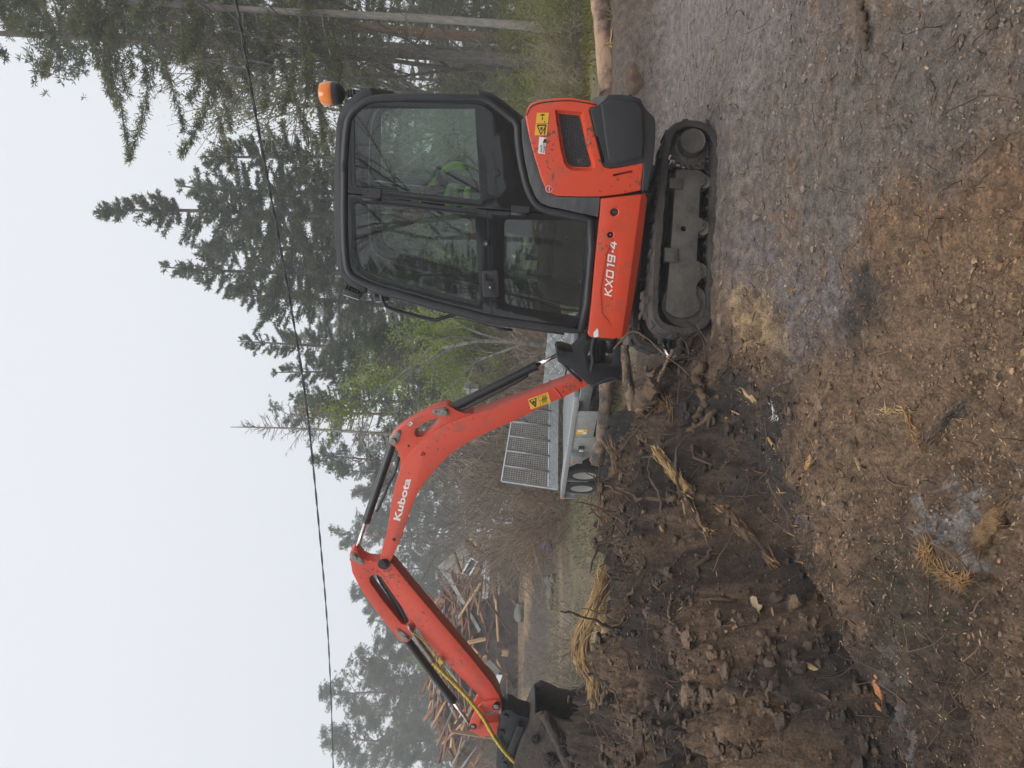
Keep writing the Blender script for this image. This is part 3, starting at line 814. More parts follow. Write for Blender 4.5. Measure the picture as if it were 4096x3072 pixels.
cut(latch, prism(HP([(1942, 1096), (1975, 1094), (1977, 1118), (1944, 1119)], LC), LC + 0.006, LC + 0.05, 0))
prism_obj('handle_flap', HP([(1944, 1119), (1977, 1118), (1982, 1168), (1948, 1170)], LC), LC + 0.018, LC + 0.024, 'black_paint', door_o, bev=0.003)
disc_obj('lock_cylinder', HF.px(1961, 1147, LC), 0.008, LC + 0.022, LC + 0.029, 'chrome', door_o, 14)
disc_obj('door_stop', HF.px(1946, 973, LC), 0.022, LC, LC + 0.02, 'black_plastic', door_o, 18, 0.006)
disc_obj('stop_bolt', HF.px(1946, 973, LC), 0.009, LC + 0.018, LC + 0.028, 'pin_steel', door_o, 12)
disc_obj('door_catch', HF.px(1987, 692, LC), 0.024, LC, LC + 0.012, 'black_plastic', quart_o, 18, 0.006)
tube_obj('door_seam', [HF.p3(1950, 845, LC + 0.006), HF.p3(1957, 1080, LC + 0.006)], 0.003, 'black_plastic', door_o, 6)
tube_obj('door_seam', [HF.p3(1962, 1188, LC + 0.006), HF.p3(1968, 1262, LC + 0.006)], 0.003, 'black_plastic', door_o, 6)
# grab handle, wiper
tube_obj('grab_handle', [HF.p3(1500, 1150, 0.40), HF.p3(1520, 1168, 0.43), HF.p3(1533, 1208, 0.44), HF.p3(1560, 1234, 0.44), HF.p3(1647, 1259, 0.44), HF.p3(1734, 1280, 0.44), HF.p3(1760, 1275, 0.44), HF.p3(1842, 1250, 0.43)], 0.013, 'black_paint', cab, 10, 30)
tube_obj('wiper_arm', [HF.p3(1760, 1262, 0.2), HF.p3(1900, 1286, 0.25), HF.p3(2000, 1316, 0.3)], 0.004, 'black_plastic', cab, 6)
tube_obj('wiper_blade', [HF.p3(1960, 1303, 0.31), HF.p3(2000, 1316, 0.31), HF.p3(2050, 1320, 0.31)], [0.004, 0.011, 0.009], 'black_plastic', cab, 8)
# work lights
for (x, y, tl, s) in ((1412, 1175, -14, 1.0), (1528, 1196, 6, 0.75)):
    c = HF.p3(x, y, 0.36)
    mm = Matrix.Translation(c) @ Matrix.Rotation(R(tl), 4, 'Y')
    w = 0.052 * s
    wl_o = bm_obj('work_light', boxbm((-0.03 * s, -w, -w * 1.2), (0.014 * s, w, w * 1.2), 0.01), 'black_plastic', EXC, mm)
    for k in range(6):
        z = -w * 1.0 + k * w * 0.4
        box_obj('cooling_fin', (-0.047 * s, -w * 0.8, z - 0.004), (-0.028 * s, w * 0.8, z + 0.004), 'black_plastic', wl_o, 0.001)
    box_obj('lamp_lens', (0.012 * s, -w * 0.86, -w * 1.05), (0.019 * s, w * 0.86, w * 1.05), 'clear_lens', wl_o, 0.004)
    tube_obj('lamp_bracket', [(-0.02, 0, -w), (-0.045, 0, -w * 1.5), (-0.075, 0, -w * 1.75)], 0.011, 'black_paint', wl_o, 8)
# beacon
b0 = HF.p3(1440, 372, 0.34); b1 = HF.p3(1283, 376, 0.34)
ax = (b1 - b0); bl = ax.length; ax.normalize()
rotm = Vector((0, 1, 0)).rotation_difference(ax).to_matrix().to_4x4()
tube_obj('beacon_mount', [tuple(HF.p3(1470, 372, 0.34)), tuple(b0 - ax * 0.0), tuple(b0 + ax * bl * 0.36)], 0.016, 'black_plastic', EXC, 12)
bc = bm_obj('beacon_bracket', boxbm((-0.028, -0.03, -0.04), (0.028, 0.03, 0.035), 0.006), 'black_paint', EXC, Matrix.Translation(HF.p3(1466, 371, 0.345)))
for k in range(3): 
    pt = b0 + ax * bl * (0.16 + 0.07 * k)
    lathe_obj('beacon_collar', [(0, -0.006), (0.024, -0.006), (0.026, 0), (0.024, 0.006), (0, 0.006)], pt, 'black_plastic', EXC, 16, rot=rotm)
bb = lathe_obj('beacon_base', [(0, 0), (0.03, 0), (0.062, 0.022), (0.071, 0.045), (0.071, 0.07), (0, 0.07)], b0 + ax * (bl * 0.40), 'black_plastic', EXC, 24, rot=rotm)
lathe_obj('beacon_dome', [(0, 0), (0.071, 0), (0.074, 0.006), (0.073, 0.05), (0.062, 0.078), (0.04, 0.088), (0, 0.09)], b0 + ax * (bl * 0.40 + 0.07), 'amber', bb, 28, rot=rotm)
tube_obj('beacon_knob', [tuple(HF.p3(1420, 382, 0.37)), tuple(HF.p3(1420, 392, 0.40))], 0.011, 'black_plastic', EXC, 10)

# ---- stickers
def plate(name, corners, L, mat, parent, th=0.002):
    return prism_obj(name, HP(corners, L), L, L + th, mat, parent, bev=0)
def warn(corners, L, parent, tri=True, sym='bars'):
    """yellow warning sticker: outlined triangle in one half, black pictogram in the other; corners run round the rectangle"""
    o = plate('warning_sticker', corners, L, 'yellow_print', parent)
    c = [Vector((a, b)) for a, b in HP(corners, L)]
    def at(u, v): return (c[0] * (1 - u) + c[1] * u) * (1 - v) + (c[3] * (1 - u) + c[2] * u) * v
    def pr(poly):
        prism_obj('sticker_print', [tuple(at(u, v)) for u, v in poly], L + 0.002, L + 0.0032, 'black_print', o, bev=0)
    def stroke(p, q, w=0.03, asp=1.0):
        p, q = Vector(p), Vector(q); d = (q - p).normalized(); n = Vector((-d.y * w, d.x * w * asp)); pr([p + n, q + n, q - n, p - n])
    return o, pr, stroke
# engine hood
LH = 0.49
HOOD = [(2101, 467), (2112, 431), (2122, 415), (2153, 402), (2216, 393), (2284, 390), (2352, 402), (2388, 412), (2392, 424), (2362, 432), (2358, 442), (2375, 512), (2393, 589), (2409, 653), (2416, 667), (2442, 674), (2488, 668), (2569, 650), (2574, 657), (2565, 757), (2560, 763), (2488, 777), (2402, 787), (2307, 787), (2225, 784), (2194, 770), (2180, 752), (2162, 707), (2140, 635), (2117, 553), (2106, 494)]
VENT = [(2232, 451), (2323, 460), (2334, 512), (2352, 594), (2370, 657), (2367, 668), (2358, 673), (2293, 671), (2276, 662), (2266, 648), (2253, 594)]
hood = prism_obj('engine_hood', HP(HOOD, LH), LH, -LH, 'orange_paint', EXC, bev=0.02, seg=4)
vent2 = inset(HP(VENT, LH), -0.022)
bmv = bmesh.new()                      # bevelled recess: wide outside, narrow inside
lo = [bmv.verts.new((a, LH - 0.03, b)) for a, b in HP(VENT, LH)]
hi = [bmv.verts.new((a, LH + 0.02, b)) for a, b in inset(HP(VENT, LH), -0.03)]
bmv.faces.new(lo); bmv.faces.new(hi[::-1])
for i in range(len(lo)): bmv.faces.new((lo[i], lo[(i + 1) % len(lo)], hi[(i + 1) % len(lo)], hi[i]))
cut(hood, bmv)
cut(hood, prism(inset(HP(VENT, LH), 0.004), LH - 0.2, LH - 0.02, 0))
cut(hood, prism(HP([(2452, 697), (2530, 680), (2531, 688), (2453, 706)], LH), LH - 0.06, LH + 0.02, 0))
prism_obj('vent_backing', inset(HP(VENT, LH), 0.006), LH - 0.19, LH - 0.15, 'black_paint', hood, bev=0)
vp = np.array(HP(VENT, LH))
def inside(p, poly):
    x, y = p; r = False; j = len(poly) - 1
    for i in range(len(poly)):
        xi, yi = poly[i]; xj, yj = poly[j]
        if (yi > y) != (yj > y) and x < (xj - xi) * (y - yi) / (yj - yi) + xi: r = not r
        j = i
    return r
acc = Acc()
amin, amax, bmin, bmax = vp[:, 0].min(), vp[:, 0].max(), vp[:, 1].min(), vp[:, 1].max()
for sl in (1, -1):
    k = -0.6
    while k < 0.6:
        seg = []
        for t in np.linspace(-0.4, 0.4, 161):
            p = ((amin + amax) / 2 + t, (bmin + bmax) / 2 + k + sl * 0.55 * t)
            if inside(p, vp): seg.append((p[0], LH - 0.034 + 0.002 * sl, p[1]))
        if len(seg) > 3: acc.add(*tube([seg[0], seg[-1]], 0.0016, 4, cap=False))
        k += 0.0155
acc.obj('vent_mesh', 'wire_grey', hood)
for k in range(12):
    b = bmin + (bmax - bmin) * (k + 0.5) / 12
    ext = [a for a in np.linspace(amin, amax, 60) if inside((a, b), vp)]
    if len(ext) > 3: box_obj('radiator_fin', (min(ext) + 0.01, LH - 0.13, b - 0.003), (max(ext) - 0.01, LH - 0.10, b + 0.003), 'black_plastic', hood, 0)
disc_obj('engine_cap', HF.px(2343, 655, LH), 0.02, LH - 0.12, LH - 0.08, 'black_plastic', hood, 14)
box_obj('engine_block', (HF.px(2330, 660, LH)[0] - 0.03, LH - 0.15, HF.px(2330, 660, LH)[1] - 0.03), (HF.px(2330, 640, LH)[0] + 0.03, LH - 0.11, HF.px(2330, 640, LH)[1] + 0.03), 'galvanised_dull', hood, 0.004)
tube_obj('hood_seam', [HF.p3(x, y, LH + 0.0005) for x, y in ((2107, 462), (2120, 432), (2150, 415), (2216, 405), (2284, 403), (2345, 412), (2385, 420))], 0.004, 'black_paint', hood, 6, 20)
# stickers on the hood
c = [(2185, 451), (2196, 541), (2138, 541), (2148, 451)]
o, pr, st = warn([(2196, 451), (2187, 541), (2138, 541), (2148, 451)], LH + 0.001, hood)
pr([(0.58, 0.1), (0.97, 0.5), (0.58, 0.92), (0.63, 0.5)][:0] or [(0.60, 0.15), (0.97, 0.15), (0.97, 0.24), (0.60, 0.24)])
for p, q in (((0.55, 0.12), (0.96, 0.5)), ((0.96, 0.5), (0.55, 0.88)), ((0.55, 0.88), (0.55, 0.12))): st(p, q, 0.03)
pr([(0.64, 0.40), (0.78, 0.44), (0.78, 0.56), (0.64, 0.60)]); st((0.48, 0.0), (0.48, 1.0), 0.008)
pr([(0.08, 0.30), (0.11, 0.30), (0.11, 0.75), (0.08, 0.75)]); pr([(0.05, 0.45), (0.15, 0.45), (0.15, 0.6), (0.05, 0.6)]); st((0.2, 0.5), (0.32, 0.5), 0.04); pr([(0.36, 0.25), (0.45, 0.25), (0.45, 0.3), (0.36, 0.3)])
at_s = plate('anti_theft_sticker', [(2157, 547), (2186, 551), (2180, 616), (2152, 613)], LH + 0.001, 'white_print', hood)
text_on('sticker_lettering', 'ANTI', HF.p3(2169, 611, LH + 0.0035), HF.p3(2171, 580, LH + 0.0035), 0.014, (0, 1, 0), 'black_print', at_s, 0.03)
text_on('sticker_lettering', 'THEFT', HF.p3(2181, 613, LH + 0.0035), HF.p3(2183, 572, LH + 0.0035), 0.014, (0, 1, 0), 'black_print', at_s, 0.03)
prism_obj('sticker_print', HP([(2172, 572), (2184, 571), (2185, 556), (2178, 554), (2173, 563)], LH), LH + 0.003, LH + 0.0042, 'black_print', at_s, bev=0)
rs_ = disc_obj('round_sticker', HF.px(2196, 756, LH), 0.022, LH + 0.0, LH + 0.0025, 'white_print', hood, 26, 0.0002)
disc_obj('sticker_print', HF.px(2196, 756, LH), 0.0195, LH + 0.002, LH + 0.0035, 'red_print', rs_, 26, 0.0002)
text_on('sticker_lettering', 'PASSED', HF.p3(2199, 766, LH + 0.0045), HF.p3(2200, 747, LH + 0.0045), 0.007, (0, 1, 0), 'white_print', rs_, 0.02)
# grey trim between cab and hood
TRIM = [(2086, 478), (2103, 466), (2107, 494), (2118, 553), (2141, 635), (2163, 707), (2181, 753), (2195, 772), (2225, 786), (2307, 789), (2401, 790), (2393, 868), (2320, 853), (2244, 836), (2194, 826), (2164, 813), (2142, 787), (2119, 733), (2099, 644), (2087, 553)]
prism_obj('grey_trim_panel', HP(TRIM, LH), LH - 0.005, 0.2, 'grey_plastic', EXC, bev=0.006)
# counterweight
CW = [(2358, 433), (2388, 424), (2415, 400), (2433, 379), (2488, 378), (2533, 385), (2562, 396), (2574, 422), (2596, 449), (2619, 472), (2623, 499), (2619, 594), (2612, 644), (2603, 707), (2592, 761), (2566, 763), (2571, 700), (2573, 652), (2488, 667), (2443, 673), (2418, 666), (2411, 653), (2395, 589), (2377, 512), (2360, 440)]
cw = prism_obj('counterweight', HP(CW, LH), LH + 0.004, -LH, 'black_plastic', EXC, bev=0.018, seg=3)
cut(cw, prism(HP([(2384, 545), (2392, 545), (2420, 640), (2418, 655), (2408, 650)], LH), LH - 0.05, LH + 0.03, 0))
FACE = [(2402, 420), (2440, 398), (2540, 404), (2566, 432), (2574, 560), (2568, 632), (2450, 655), (2432, 640), (2420, 560)]
prism_obj('bumper_face', HP(FACE, LH), LH - 0.01, LH + 0.03, 'black_plastic', cw, bev=0.016, seg=3)
tube_obj('tie_down_lug', [HF.p3(2510, 390, 0.3), HF.p3(2526, 388, 0.3)], 0.018, 'black_paint', cw, 10)
# side skirt
LS = 0.50
up = [(2404, 795), (2566, 778), (2535, 1010), (2512, 1180), (2487, 1349), (2453, 1355), (2362, 1348), (2353, 1338), (2367, 1197), (2383, 1016), (2399, 872)]
lowr = [(2566, 778), (2584, 776), (2591, 800), (2562, 1030), (2537, 1195), (2513, 1333), (2505, 1345), (2487, 1349), (2512, 1180), (2535, 1010)]
up_b = prism(HP(up, LS), LS, 0.30, 0.006)
skirt = bm_obj('side_skirt', up_b, 'orange_paint', EXC)
lw = HP(lowr, LS)
bml = prism(lw, LS, 0.30, 0.0)
for v in bml.verts:
    if v.co.y > 0.4:
        k = min(range(len(lw)), key=lambda i: (lw[i][0] - v.co.x) ** 2 + (lw[i][1] - v.co.z) ** 2)
        if k in (1, 2, 3, 4, 5, 6): v.co.y -= 0.03
bm_obj('skirt_chamfer', bml, 'orange_paint', skirt)
cut(skirt, prism(HP([(2486, 1000), (2470, 1090), (2447, 1300), (2408, 1256), (2402, 1160), (2425, 1020), (2450, 950)], LS), LS - 0.006, LS + 0.02, 0))
for (x, y, r1) in ((2458, 849, 0.030), (2442, 940, 0.024)):
    bmv = bmesh.new()
    a, b = HF.px(x, y, LS)
    V, Q = lathe([(0.0, -0.05), (r1 * 0.8, -0.05), (r1 * 0.82, -0.004), (r1 * 1.25, 0.006), (0, 0.006)], 24)
    vs = [bmv.verts.new((v[0] + a, v[1] + LS, v[2] + b)) for v in V]
    for q in Q: bmv.faces.new([vs[i] for i in q])
    bmesh.ops.remove_doubles(bmv, verts=bmv.verts, dist=1e-6)
    cut(skirt, bmv)
disc_obj('fuel_cap', HF.px(2458, 849, LS), 0.022, LS - 0.05, LS - 0.012, 'black_plastic', skirt, 20)
box_obj('fuel_cap_grip', (HF.px(2458, 849, LS)[0] - 0.004, LS - 0.013, HF.px(2458, 849, LS)[1] - 0.016), (HF.px(2458, 849, LS)[0] + 0.004, LS - 0.004, HF.px(2458, 849, LS)[1] + 0.016), 'grey_plastic', skirt, 0.002)
disc_obj('skirt_bolt', HF.px(2442, 940, LS), 0.009, LS - 0.05, LS - 0.01, 'pin_steel', skirt, 6)
def block_letters(name, word, p0, p1, h, mat, parent, sw=0.19, slant=0.22):
    """squared-off lettering drawn stroke by stroke"""
    G = {'K': [((0.1, 0), (0.1, 1)), ((0.1, 0.42), (0.72, 1)), ((0.28, 0.52), (0.76, 0))], 'X': [((0.06, 0), (0.74, 1)), ((0.06, 1), (0.74, 0))],
         '0': [((0.1, 0), (0.1, 1)), ((0.7, 0), (0.7, 1)), ((0.1, 0.09), (0.7, 0.09)), ((0.1, 0.91), (0.7, 0.91))], '1': [((0.4, 0), (0.4, 1)), ((0.18, 0.91), (0.4, 0.91))],
         '9': [((0.7, 0), (0.7, 1)), ((0.1, 0.45), (0.1, 1)), ((0.1, 0.91), (0.7, 0.91)), ((0.1, 0.48), (0.7, 0.48)), ((0.12, 0.09), (0.7, 0.09))],
         '-': [((0.1, 0.42), (0.36, 0.42))], '4': [((0.56, 0), (0.56, 1)), ((0.5, 0.98), (0.06, 0.32)), ((0.02, 0.28), (0.76, 0.28))]}
    W = {'1': 0.62, '-': 0.46}
    tot = sum(W.get(c, 0.92) for c in word)
    p0, p1 = Vector(p0), Vector(p1); ex = p1 - p0; wl_ = ex.length; ex.normalize(); ey = Vector((0, 1, 0)).cross(ex)
    k = wl_ / tot; a = Acc(); x = 0; zz = 0
    for c in word:
        for (q0, q1) in G[c]:
            q0, q1 = Vector((q0[0] * k, q0[1] * h)), Vector((q1[0] * k, q1[1] * h)); d = (q1 - q0).normalized(); n = Vector((-d.y, d.x)) * (sw * h * 0.5)
            zz += 1e-5
            vs = []
            for v in (q0 + n, q1 + n, q1 - n, q0 - n):
                vs.append(tuple(p0 + ex * (x + v.x + slant * v.y) + ey * v.y + Vector((0, zz, 0))))
            a.add(vs, [(0, 1, 2, 3)])
        x += W.get(c, 0.92) * k
    return a.obj(name, mat, parent, smooth=False)
block_letters('model_lettering', 'KX019-4', HF.p3(2446, 1188, LS - 0.004), HF.p3(2468, 962, LS - 0.004), 0.050, 'white_print', skirt)
prism_obj('torn_sticker', HP([(2382, 1322), (2390, 1312), (2393, 1322), (2394, 1345), (2384, 1350), (2374, 1348), (2374, 1330)], LS), LS + 0.0005, LS + 0.002, 'white_print', skirt, bev=0)
prism_obj('side_skirt', HP(up, LS), -0.30, -LS, 'orange_paint', EXC, bev=0.006)
# revolving deck and slew ring
base = HP([(2400, 800), (2575, 770), (2590, 800), (2560, 1100), (2510, 1330), (2440, 1370), (2365, 1350)], LS - 0.03)
prism_obj('revolving_frame', base, LS - 0.04, -(LS - 0.04), 'dark_steel', EXC, bev=0.005)
o_in = Vector((0, 0, 0))
lathe_obj('slew_ring', [(0, 0.0), (0.31, 0.0), (0.31, 0.22), (0, 0.22)], (0, 0, 0.36), 'dark_steel', EXC, 32, rot=Matrix.Rotation(R(90), 4, 'X'))
box_obj('seat_base', (-0.35, -0.25, 0.62), (0.12, 0.25, 0.96), 'black_plastic', EXC, 0.02)
seat = bm_obj('operator_seat', boxbm((-0.24, -0.23, 0.96), (0.24, 0.23, 1.07), 0.04, 3), 'seat_fabric', EXC)
bk = boxbm((-0.06, -0.22, 0.0), (0.05, 0.22, 0.45), 0.035, 3)
bm_obj('seat_back', bk, 'seat_fabric', seat, Matrix.Translation((-0.26, 0, 1.03)) @ Matrix.Rotation(R(-10), 4, 'Y'))
for s in (1, -1):
    con = bm_obj('control_console', boxbm((-0.15, s * 0.30 - 0.06, 0.75), (0.28, s * 0.30 + 0.06, 1.14), 0.02, 3), 'black_plastic', EXC)
    tube_obj('control_lever', [(0.24, s * 0.30, 1.12), (0.27, s * 0.30, 1.22), (0.26, s * 0.29, 1.30)], [0.012, 0.014, 0.022], 'black_plastic', con, 10, 8)
for s in (0.08, -0.08): tube_obj('travel_lever', [(0.52, s, 0.62), (0.56, s, 0.95), (0.52, s, 1.18)], 0.010, 'black_paint', EXC, 8, 10)

# ---- undercarriage
LT = 0.50
BELT = [(2632, 745), (2640, 660), (2650, 590), (2662, 535), (2685, 497), (2727, 478), (2782, 475), (2831, 491), (2863, 522), (2881, 562), (2886, 616), (2882, 768), (2873, 971), (2867, 1152), (2861, 1242), (2850, 1280), (2822, 1316), (2765, 1340), (2697, 1340), (2634, 1318), (2604, 1272), (2600, 1220), (2606, 1100), (2618, 930)]
def track(sgn):
    out = chaikin(TF.poly(BELT, LT), 2)
    d = np.linalg.norm(np.roll(out, -1, 0) - out, axis=1); s = np.concatenate([[0], np.cumsum(d)])
    n = 168
    cl = np.concatenate([out, out[:1]])
    P = np.stack([np.interp(np.linspace(0, s[-1], n, endpoint=False), s, cl[:, k]) for k in (0, 1)], 1)
    T = np.roll(P, -1, 0) - np.roll(P, 1, 0); T /= np.linalg.norm(T, axis=1, keepdims=True)
    area = np.sum(P[:, 0] * np.roll(P[:, 1], -1) - np.roll(P[:, 0], -1) * P[:, 1])
    N = np.stack([T[:, 1], -T[:, 0]], 1) * (1 if area > 0 else -1)      # outward
    th = 0.050
    a = Acc()
    y0, y1 = sgn * LT, sgn * (LT - 0.235)
    # cross-section rings: outer edge, inner edge, both sides
    prof = [(-0.012, 0.0), (0.0, 0.08), (0.0, 0.92), (-0.012, 1.0), (-th, 1.0), (-th - 0.006, 0.8), (-th - 0.006, 0.2), (-th, 0.0)]
    V = np.array([[(P[i, 0] + N[i, 0] * h, y0 + (y1 - y0) * f, P[i, 1] + N[i, 1] * h) for h, f in prof] for i in range(n)])
    m = len(prof)
    mudn = 0.006 * fbm(np.arange(n)[:, None] * 0.35, np.arange(m)[None] * 1.3, 4.0, 3)
    V[:, :, 0] += N[:, None, 0] * mudn; V[:, :, 2] += N[:, None, 1] * mudn
    Q = [(i * m + j, i * m + (j + 1) % m, ((i + 1) % n) * m + (j + 1) % m, ((i + 1) % n) * m + j) for i in range(n) for j in range(m)]
    a.add(V.reshape(-1, 3), Q)
    for i in range(0, n, 4):
        # tread bars outside, drive lugs inside
        for (h0, h1, f0, f1, w) in ((-0.004, 0.009 + 0.007 * random.random(), 0.06, 0.62, 0.026), (-th - 0.024, -th + 0.002, 0.36, 0.46, 0.016), (-th - 0.024, -th + 0.002, 0.56, 0.66, 0.016)):
            if h1 > 0 and (i // 4) % 2: f0, f1 = 1 - f1, 1 - f0
            c = P[i]; nn = N[i]; tt = T[i]
            vs = []
            for (hh, ww) in ((h0, w * (1.0 if h1 > 0 else 0.7)), (h1, w * (0.75 if h1 > 0 else 1.0))):
                for f in (f0, f1):
                    for sd in (-1, 1):
                        q = c + nn * hh + tt * ww * 0.9 * sd
                        vs.append((q[0], y0 + (y1 - y0) * f, q[1]))
            a.add(vs, [(0, 1, 3, 2), (4, 6, 7, 5), (0, 4, 5, 1), (2, 3, 7, 6), (0, 2, 6, 4), (1, 5, 7, 3)])
    o = a.obj('track_belt', 'track_rubber', EXC, TM)
    o.data.set_sharp_from_angle(angle=R(40))
    FR = [(2709, 669), (2800, 671), (2831, 693), (2833, 713), (2828, 727), (2808, 743), (2801, 863), (2815, 867), (2828, 885), (2824, 908), (2799, 924), (2797, 940), (2793, 1037), (2806, 1043), (2815, 1071), (2817, 1102), (2806, 1116), (2791, 1138), (2792, 1179), (2806, 1211), (2803, 1238), (2774, 1260), (2733, 1269), (2697, 1260), (2666, 1238), (2679, 1107), (2693, 926), (2706, 727)]
    L2 = LT - 0.035
    hole = [(2740 + 11 * math.cos(t), 908 + 11 * math.sin(t)) for t in np.linspace(0, 2 * PI, 12, endpoint=False)]
    fr = prism_obj('track_frame', TF.poly(FR, LT), sgn * L2, sgn * (L2 - 0.13), 'track_steel', o, bev=0.004, holes=[TF.poly(hole, LT)])
    for (x, y, r) in ((2824, 713, 0.047), (2817, 899, 0.052), (2808, 1075, 0.052)):
        a_, b_ = TF.px(x, y, LT)
        lathe_obj('bottom_roller', [(0, 0.0), (0.030, 0.0), (r, 0.012), (r, 0.03), (0.03, 0.034), (0.03, 0.07), (r, 0.075), (r, 0.095), (0, 0.1)], (a_, sgn * (L2 - 0.018) - (0.1 if sgn > 0 else 0.0), b_), 'roller_steel', o, 24)
        disc_obj('roller_bolt', TF.px(x - 6, y - 4, LT), 0.011, sgn * (L2 - 0.003), sgn * (L2 + 0.009), 'track_steel', o, 6)
    for (x0, y0_, x1, y1_) in ((2681, 709, 2731, 750), (2661, 989, 2713, 1044)):
        pb = TF.poly([(x0, y0_ - 2), (x1, y0_ + 2), (x1 - 1, y1_ + 2), (x0 - 1, y1_ - 2)], LT)
        prism_obj('frame_bracket', pb, sgn * (L2 - 0.04), sgn * (L2 + 0.018), 'track_steel', o, bev=0.004)
        for q in (0.28, 0.78): disc_obj('bracket_bolt', TF.px(x1 - 14, y0_ + (y1_ - y0_) * q, LT), 0.009, sgn * (L2 + 0.015), sgn * (L2 + 0.024), 'track_steel', o, 6)
    # drive sprocket and its motor hub at the rear
    a_, b_ = TF.px(2758, 588, LT - 0.08)
    bm = bmesh.new()
    vs = []
    for k in range(21 * 4):
        t = 2 * PI * k / (21 * 4); r = 0.148 if (k % 4) in (0, 1) else 0.128
        vs.append((a_ + r * math.cos(t), b_ + r * math.sin(t)))
    bm.free()
    prism_obj('sprocket', vs, sgn * (LT - 0.10), sgn * (LT - 0.075), 'track_steel', o, bev=0.003)
    hub = lathe_obj('motor_hub', [(0, -0.06), (0.118, -0.06), (0.118, 0.0), (0.105, 0.012), (0.088, 0.016), (0.083, 0.095), (0.078, 0.10), (0.074, 0.097), (0, 0.097)] if sgn > 0 else [(0, 0.06), (0.118, 0.06), (0.118, 0.0), (0.105, -0.012), (0.088, -0.016), (0.083, -0.095), (0.078, -0.10), (0, -0.097)], (a_, sgn * (LT - 0.07), b_), 'track_steel', o, 32)
    for k in range(9):
        t = 2 * PI * k / 9 + 0.2
        disc_obj('hub_bolt', (a_ + 0.103 * math.cos(t), b_ + 0.103 * math.sin(t)), 0.008, sgn * (LT - 0.06), sgn * (LT - 0.045), 'track_steel', o, 6)
    a_, b_ = TF.px(2735, 1222, LT - 0.1)
    lathe_obj('idler_wheel', [(0, -0.05), (0.15, -0.05), (0.16, -0.03), (0.16, 0.03), (0.15, 0.05), (0, 0.05)], (a_, sgn * (LT - 0.115), b_), 'track_steel', o, 32)
    return o
track(1); track(-1)
b0_ = TF.px(2690, 700, LT)[1]
bm_obj('chassis', boxbm((-0.42, -0.30, 0.13), (0.45, 0.30, 0.36), 0.02), 'dark_steel', EXC, TM)
# dozer blade in front, half buried
af = TF.px(2700, 1335, LT)[0]
BL = []
for k in range(9):
    t = k / 8
    BL.append((af + 0.20 - 0.05 * math.sin(t * PI), 0.06 + 0.30 * t))
blade = prism_obj('dozer_blade', band(BL, 0.02, 1), 0.50, -0.50, 'dark_steel', EXC, bev=0.002, m=TM)
for s in (0.2, -0.2): tube_obj('blade_arm', [(0.3, s, 0.24), (af + 0.19, s, 0.20)], 0.03, 'dark_steel', blade, 8)
tube_obj('blade_cylinder', [(0.42, 0.12, 0.40), (af + 0.02, 0.20, 0.33)], 0.032, 'black_paint', blade, 14)
tube_obj('blade_cylinder_rod', [(af + 0.02, 0.20, 0.33), (af + 0.16, 0.24, 0.27)], 0.017, 'chrome', blade, 12)

# ---- swing bracket
LB = 0.075
SW = [(2222, 1402), (2228, 1393), (2250, 1392), (2268, 1398), (2290, 1405), (2325, 1375), (2345, 1355), (2375, 1352), (2385, 1362), (2378, 1385), (2356, 1402), (2346, 1425), (2352, 1448), (2444, 1450), (2452, 1430), (2450, 1392), (2470, 1380), (2496, 1385), (2500, 1470), (2470, 1512), (2410, 1530), (2385, 1536), (2350, 1532), (2320, 1505), (2295, 1482), (2262, 1458), (2230, 1442)]
sw = prism_obj('swing_bracket', HP(SW, LB), 0.105, -0.105, 'black_paint', EXC, bev=0.008)
disc_obj('bracket_pin', HF.px(2242, 1413, 0.105), 0.030, -0.11, 0.118, 'black_paint', sw, 20)
for k, (x, y) in enumerate(((2395, 1368), (2440, 1372))):
    tube_obj('swing_mount', [tuple(HF.p3(x, 1330, 0.06)), tuple(HF.p3(x + 2, 1400, 0.02))], 0.05, 'black_paint', sw, 12)
for k in range(4):
    tube_obj('hydraulic_hose', [HF.p3(2380 + 22 * k, 1338, 0.10 - 0.03 * k), HF.p3(2368 + 16 * k, 1395, 0.12 - 0.03 * k), HF.p3(2372 + 13 * k, 1440, 0.10 - 0.03 * k), HF.p3(2362 + 5 * k, 1490, 0.09 - 0.05 * k)], 0.017, 'hose_rubber', sw, 8, 16)
tube_obj('hydraulic_hose', [HF.p3(2246, 1448, 0.09), HF.p3(2272, 1475, 0.10), HF.p3(2300, 1502, 0.10), HF.p3(2330, 1528, 0.06)], 0.011, 'hose_rubber', sw, 8, 14)
tube_obj('hydraulic_hose', [HF.p3(2362, 1545, 0.09), HF.p3(2410, 1525, 0.10), HF.p3(2450, 1510, 0.10), HF.p3(2485, 1515, 0.09), HF.p3(2490, 1470, 0.06)], 0.013, 'hose_rubber', sw, 8, 16)

# ---- boom
BOX = [(2385, 1500), (2380, 1492), (2351, 1494), (2301, 1512), (2242, 1535), (2197, 1553), (2107, 1585), (2016, 1618), (1975, 1635), (1916, 1650), (1854, 1668), (1782, 1697), (1724, 1732), (1676, 1770), (1638, 1812), (1613, 1850), (1594, 1903), (1584, 1926), (1570, 1985), (1556, 2079), (1545, 2141), (1530, 2189), (1518, 2238), (1516, 2262), (1524, 2278), (1540, 2280), (1552, 2272), (1563, 2245), (1589, 2189), (1609, 2141), (1633, 2069), (1657, 2001), (1686, 1948), (1719, 1905), (1758, 1859), (1811, 1809), (1869, 1770), (1927, 1741), (1999, 1707), (2044, 1690), (2125, 1650), (2197, 1612), (2252, 1590), (2333, 1550), (2369, 1530), (2384, 1516)]
boom = prism_obj('boom', HP(BOX, LB), LB, -LB, 'boom_paint', EXC, bev=0.005, label='orange-red boom with white maker lettering')
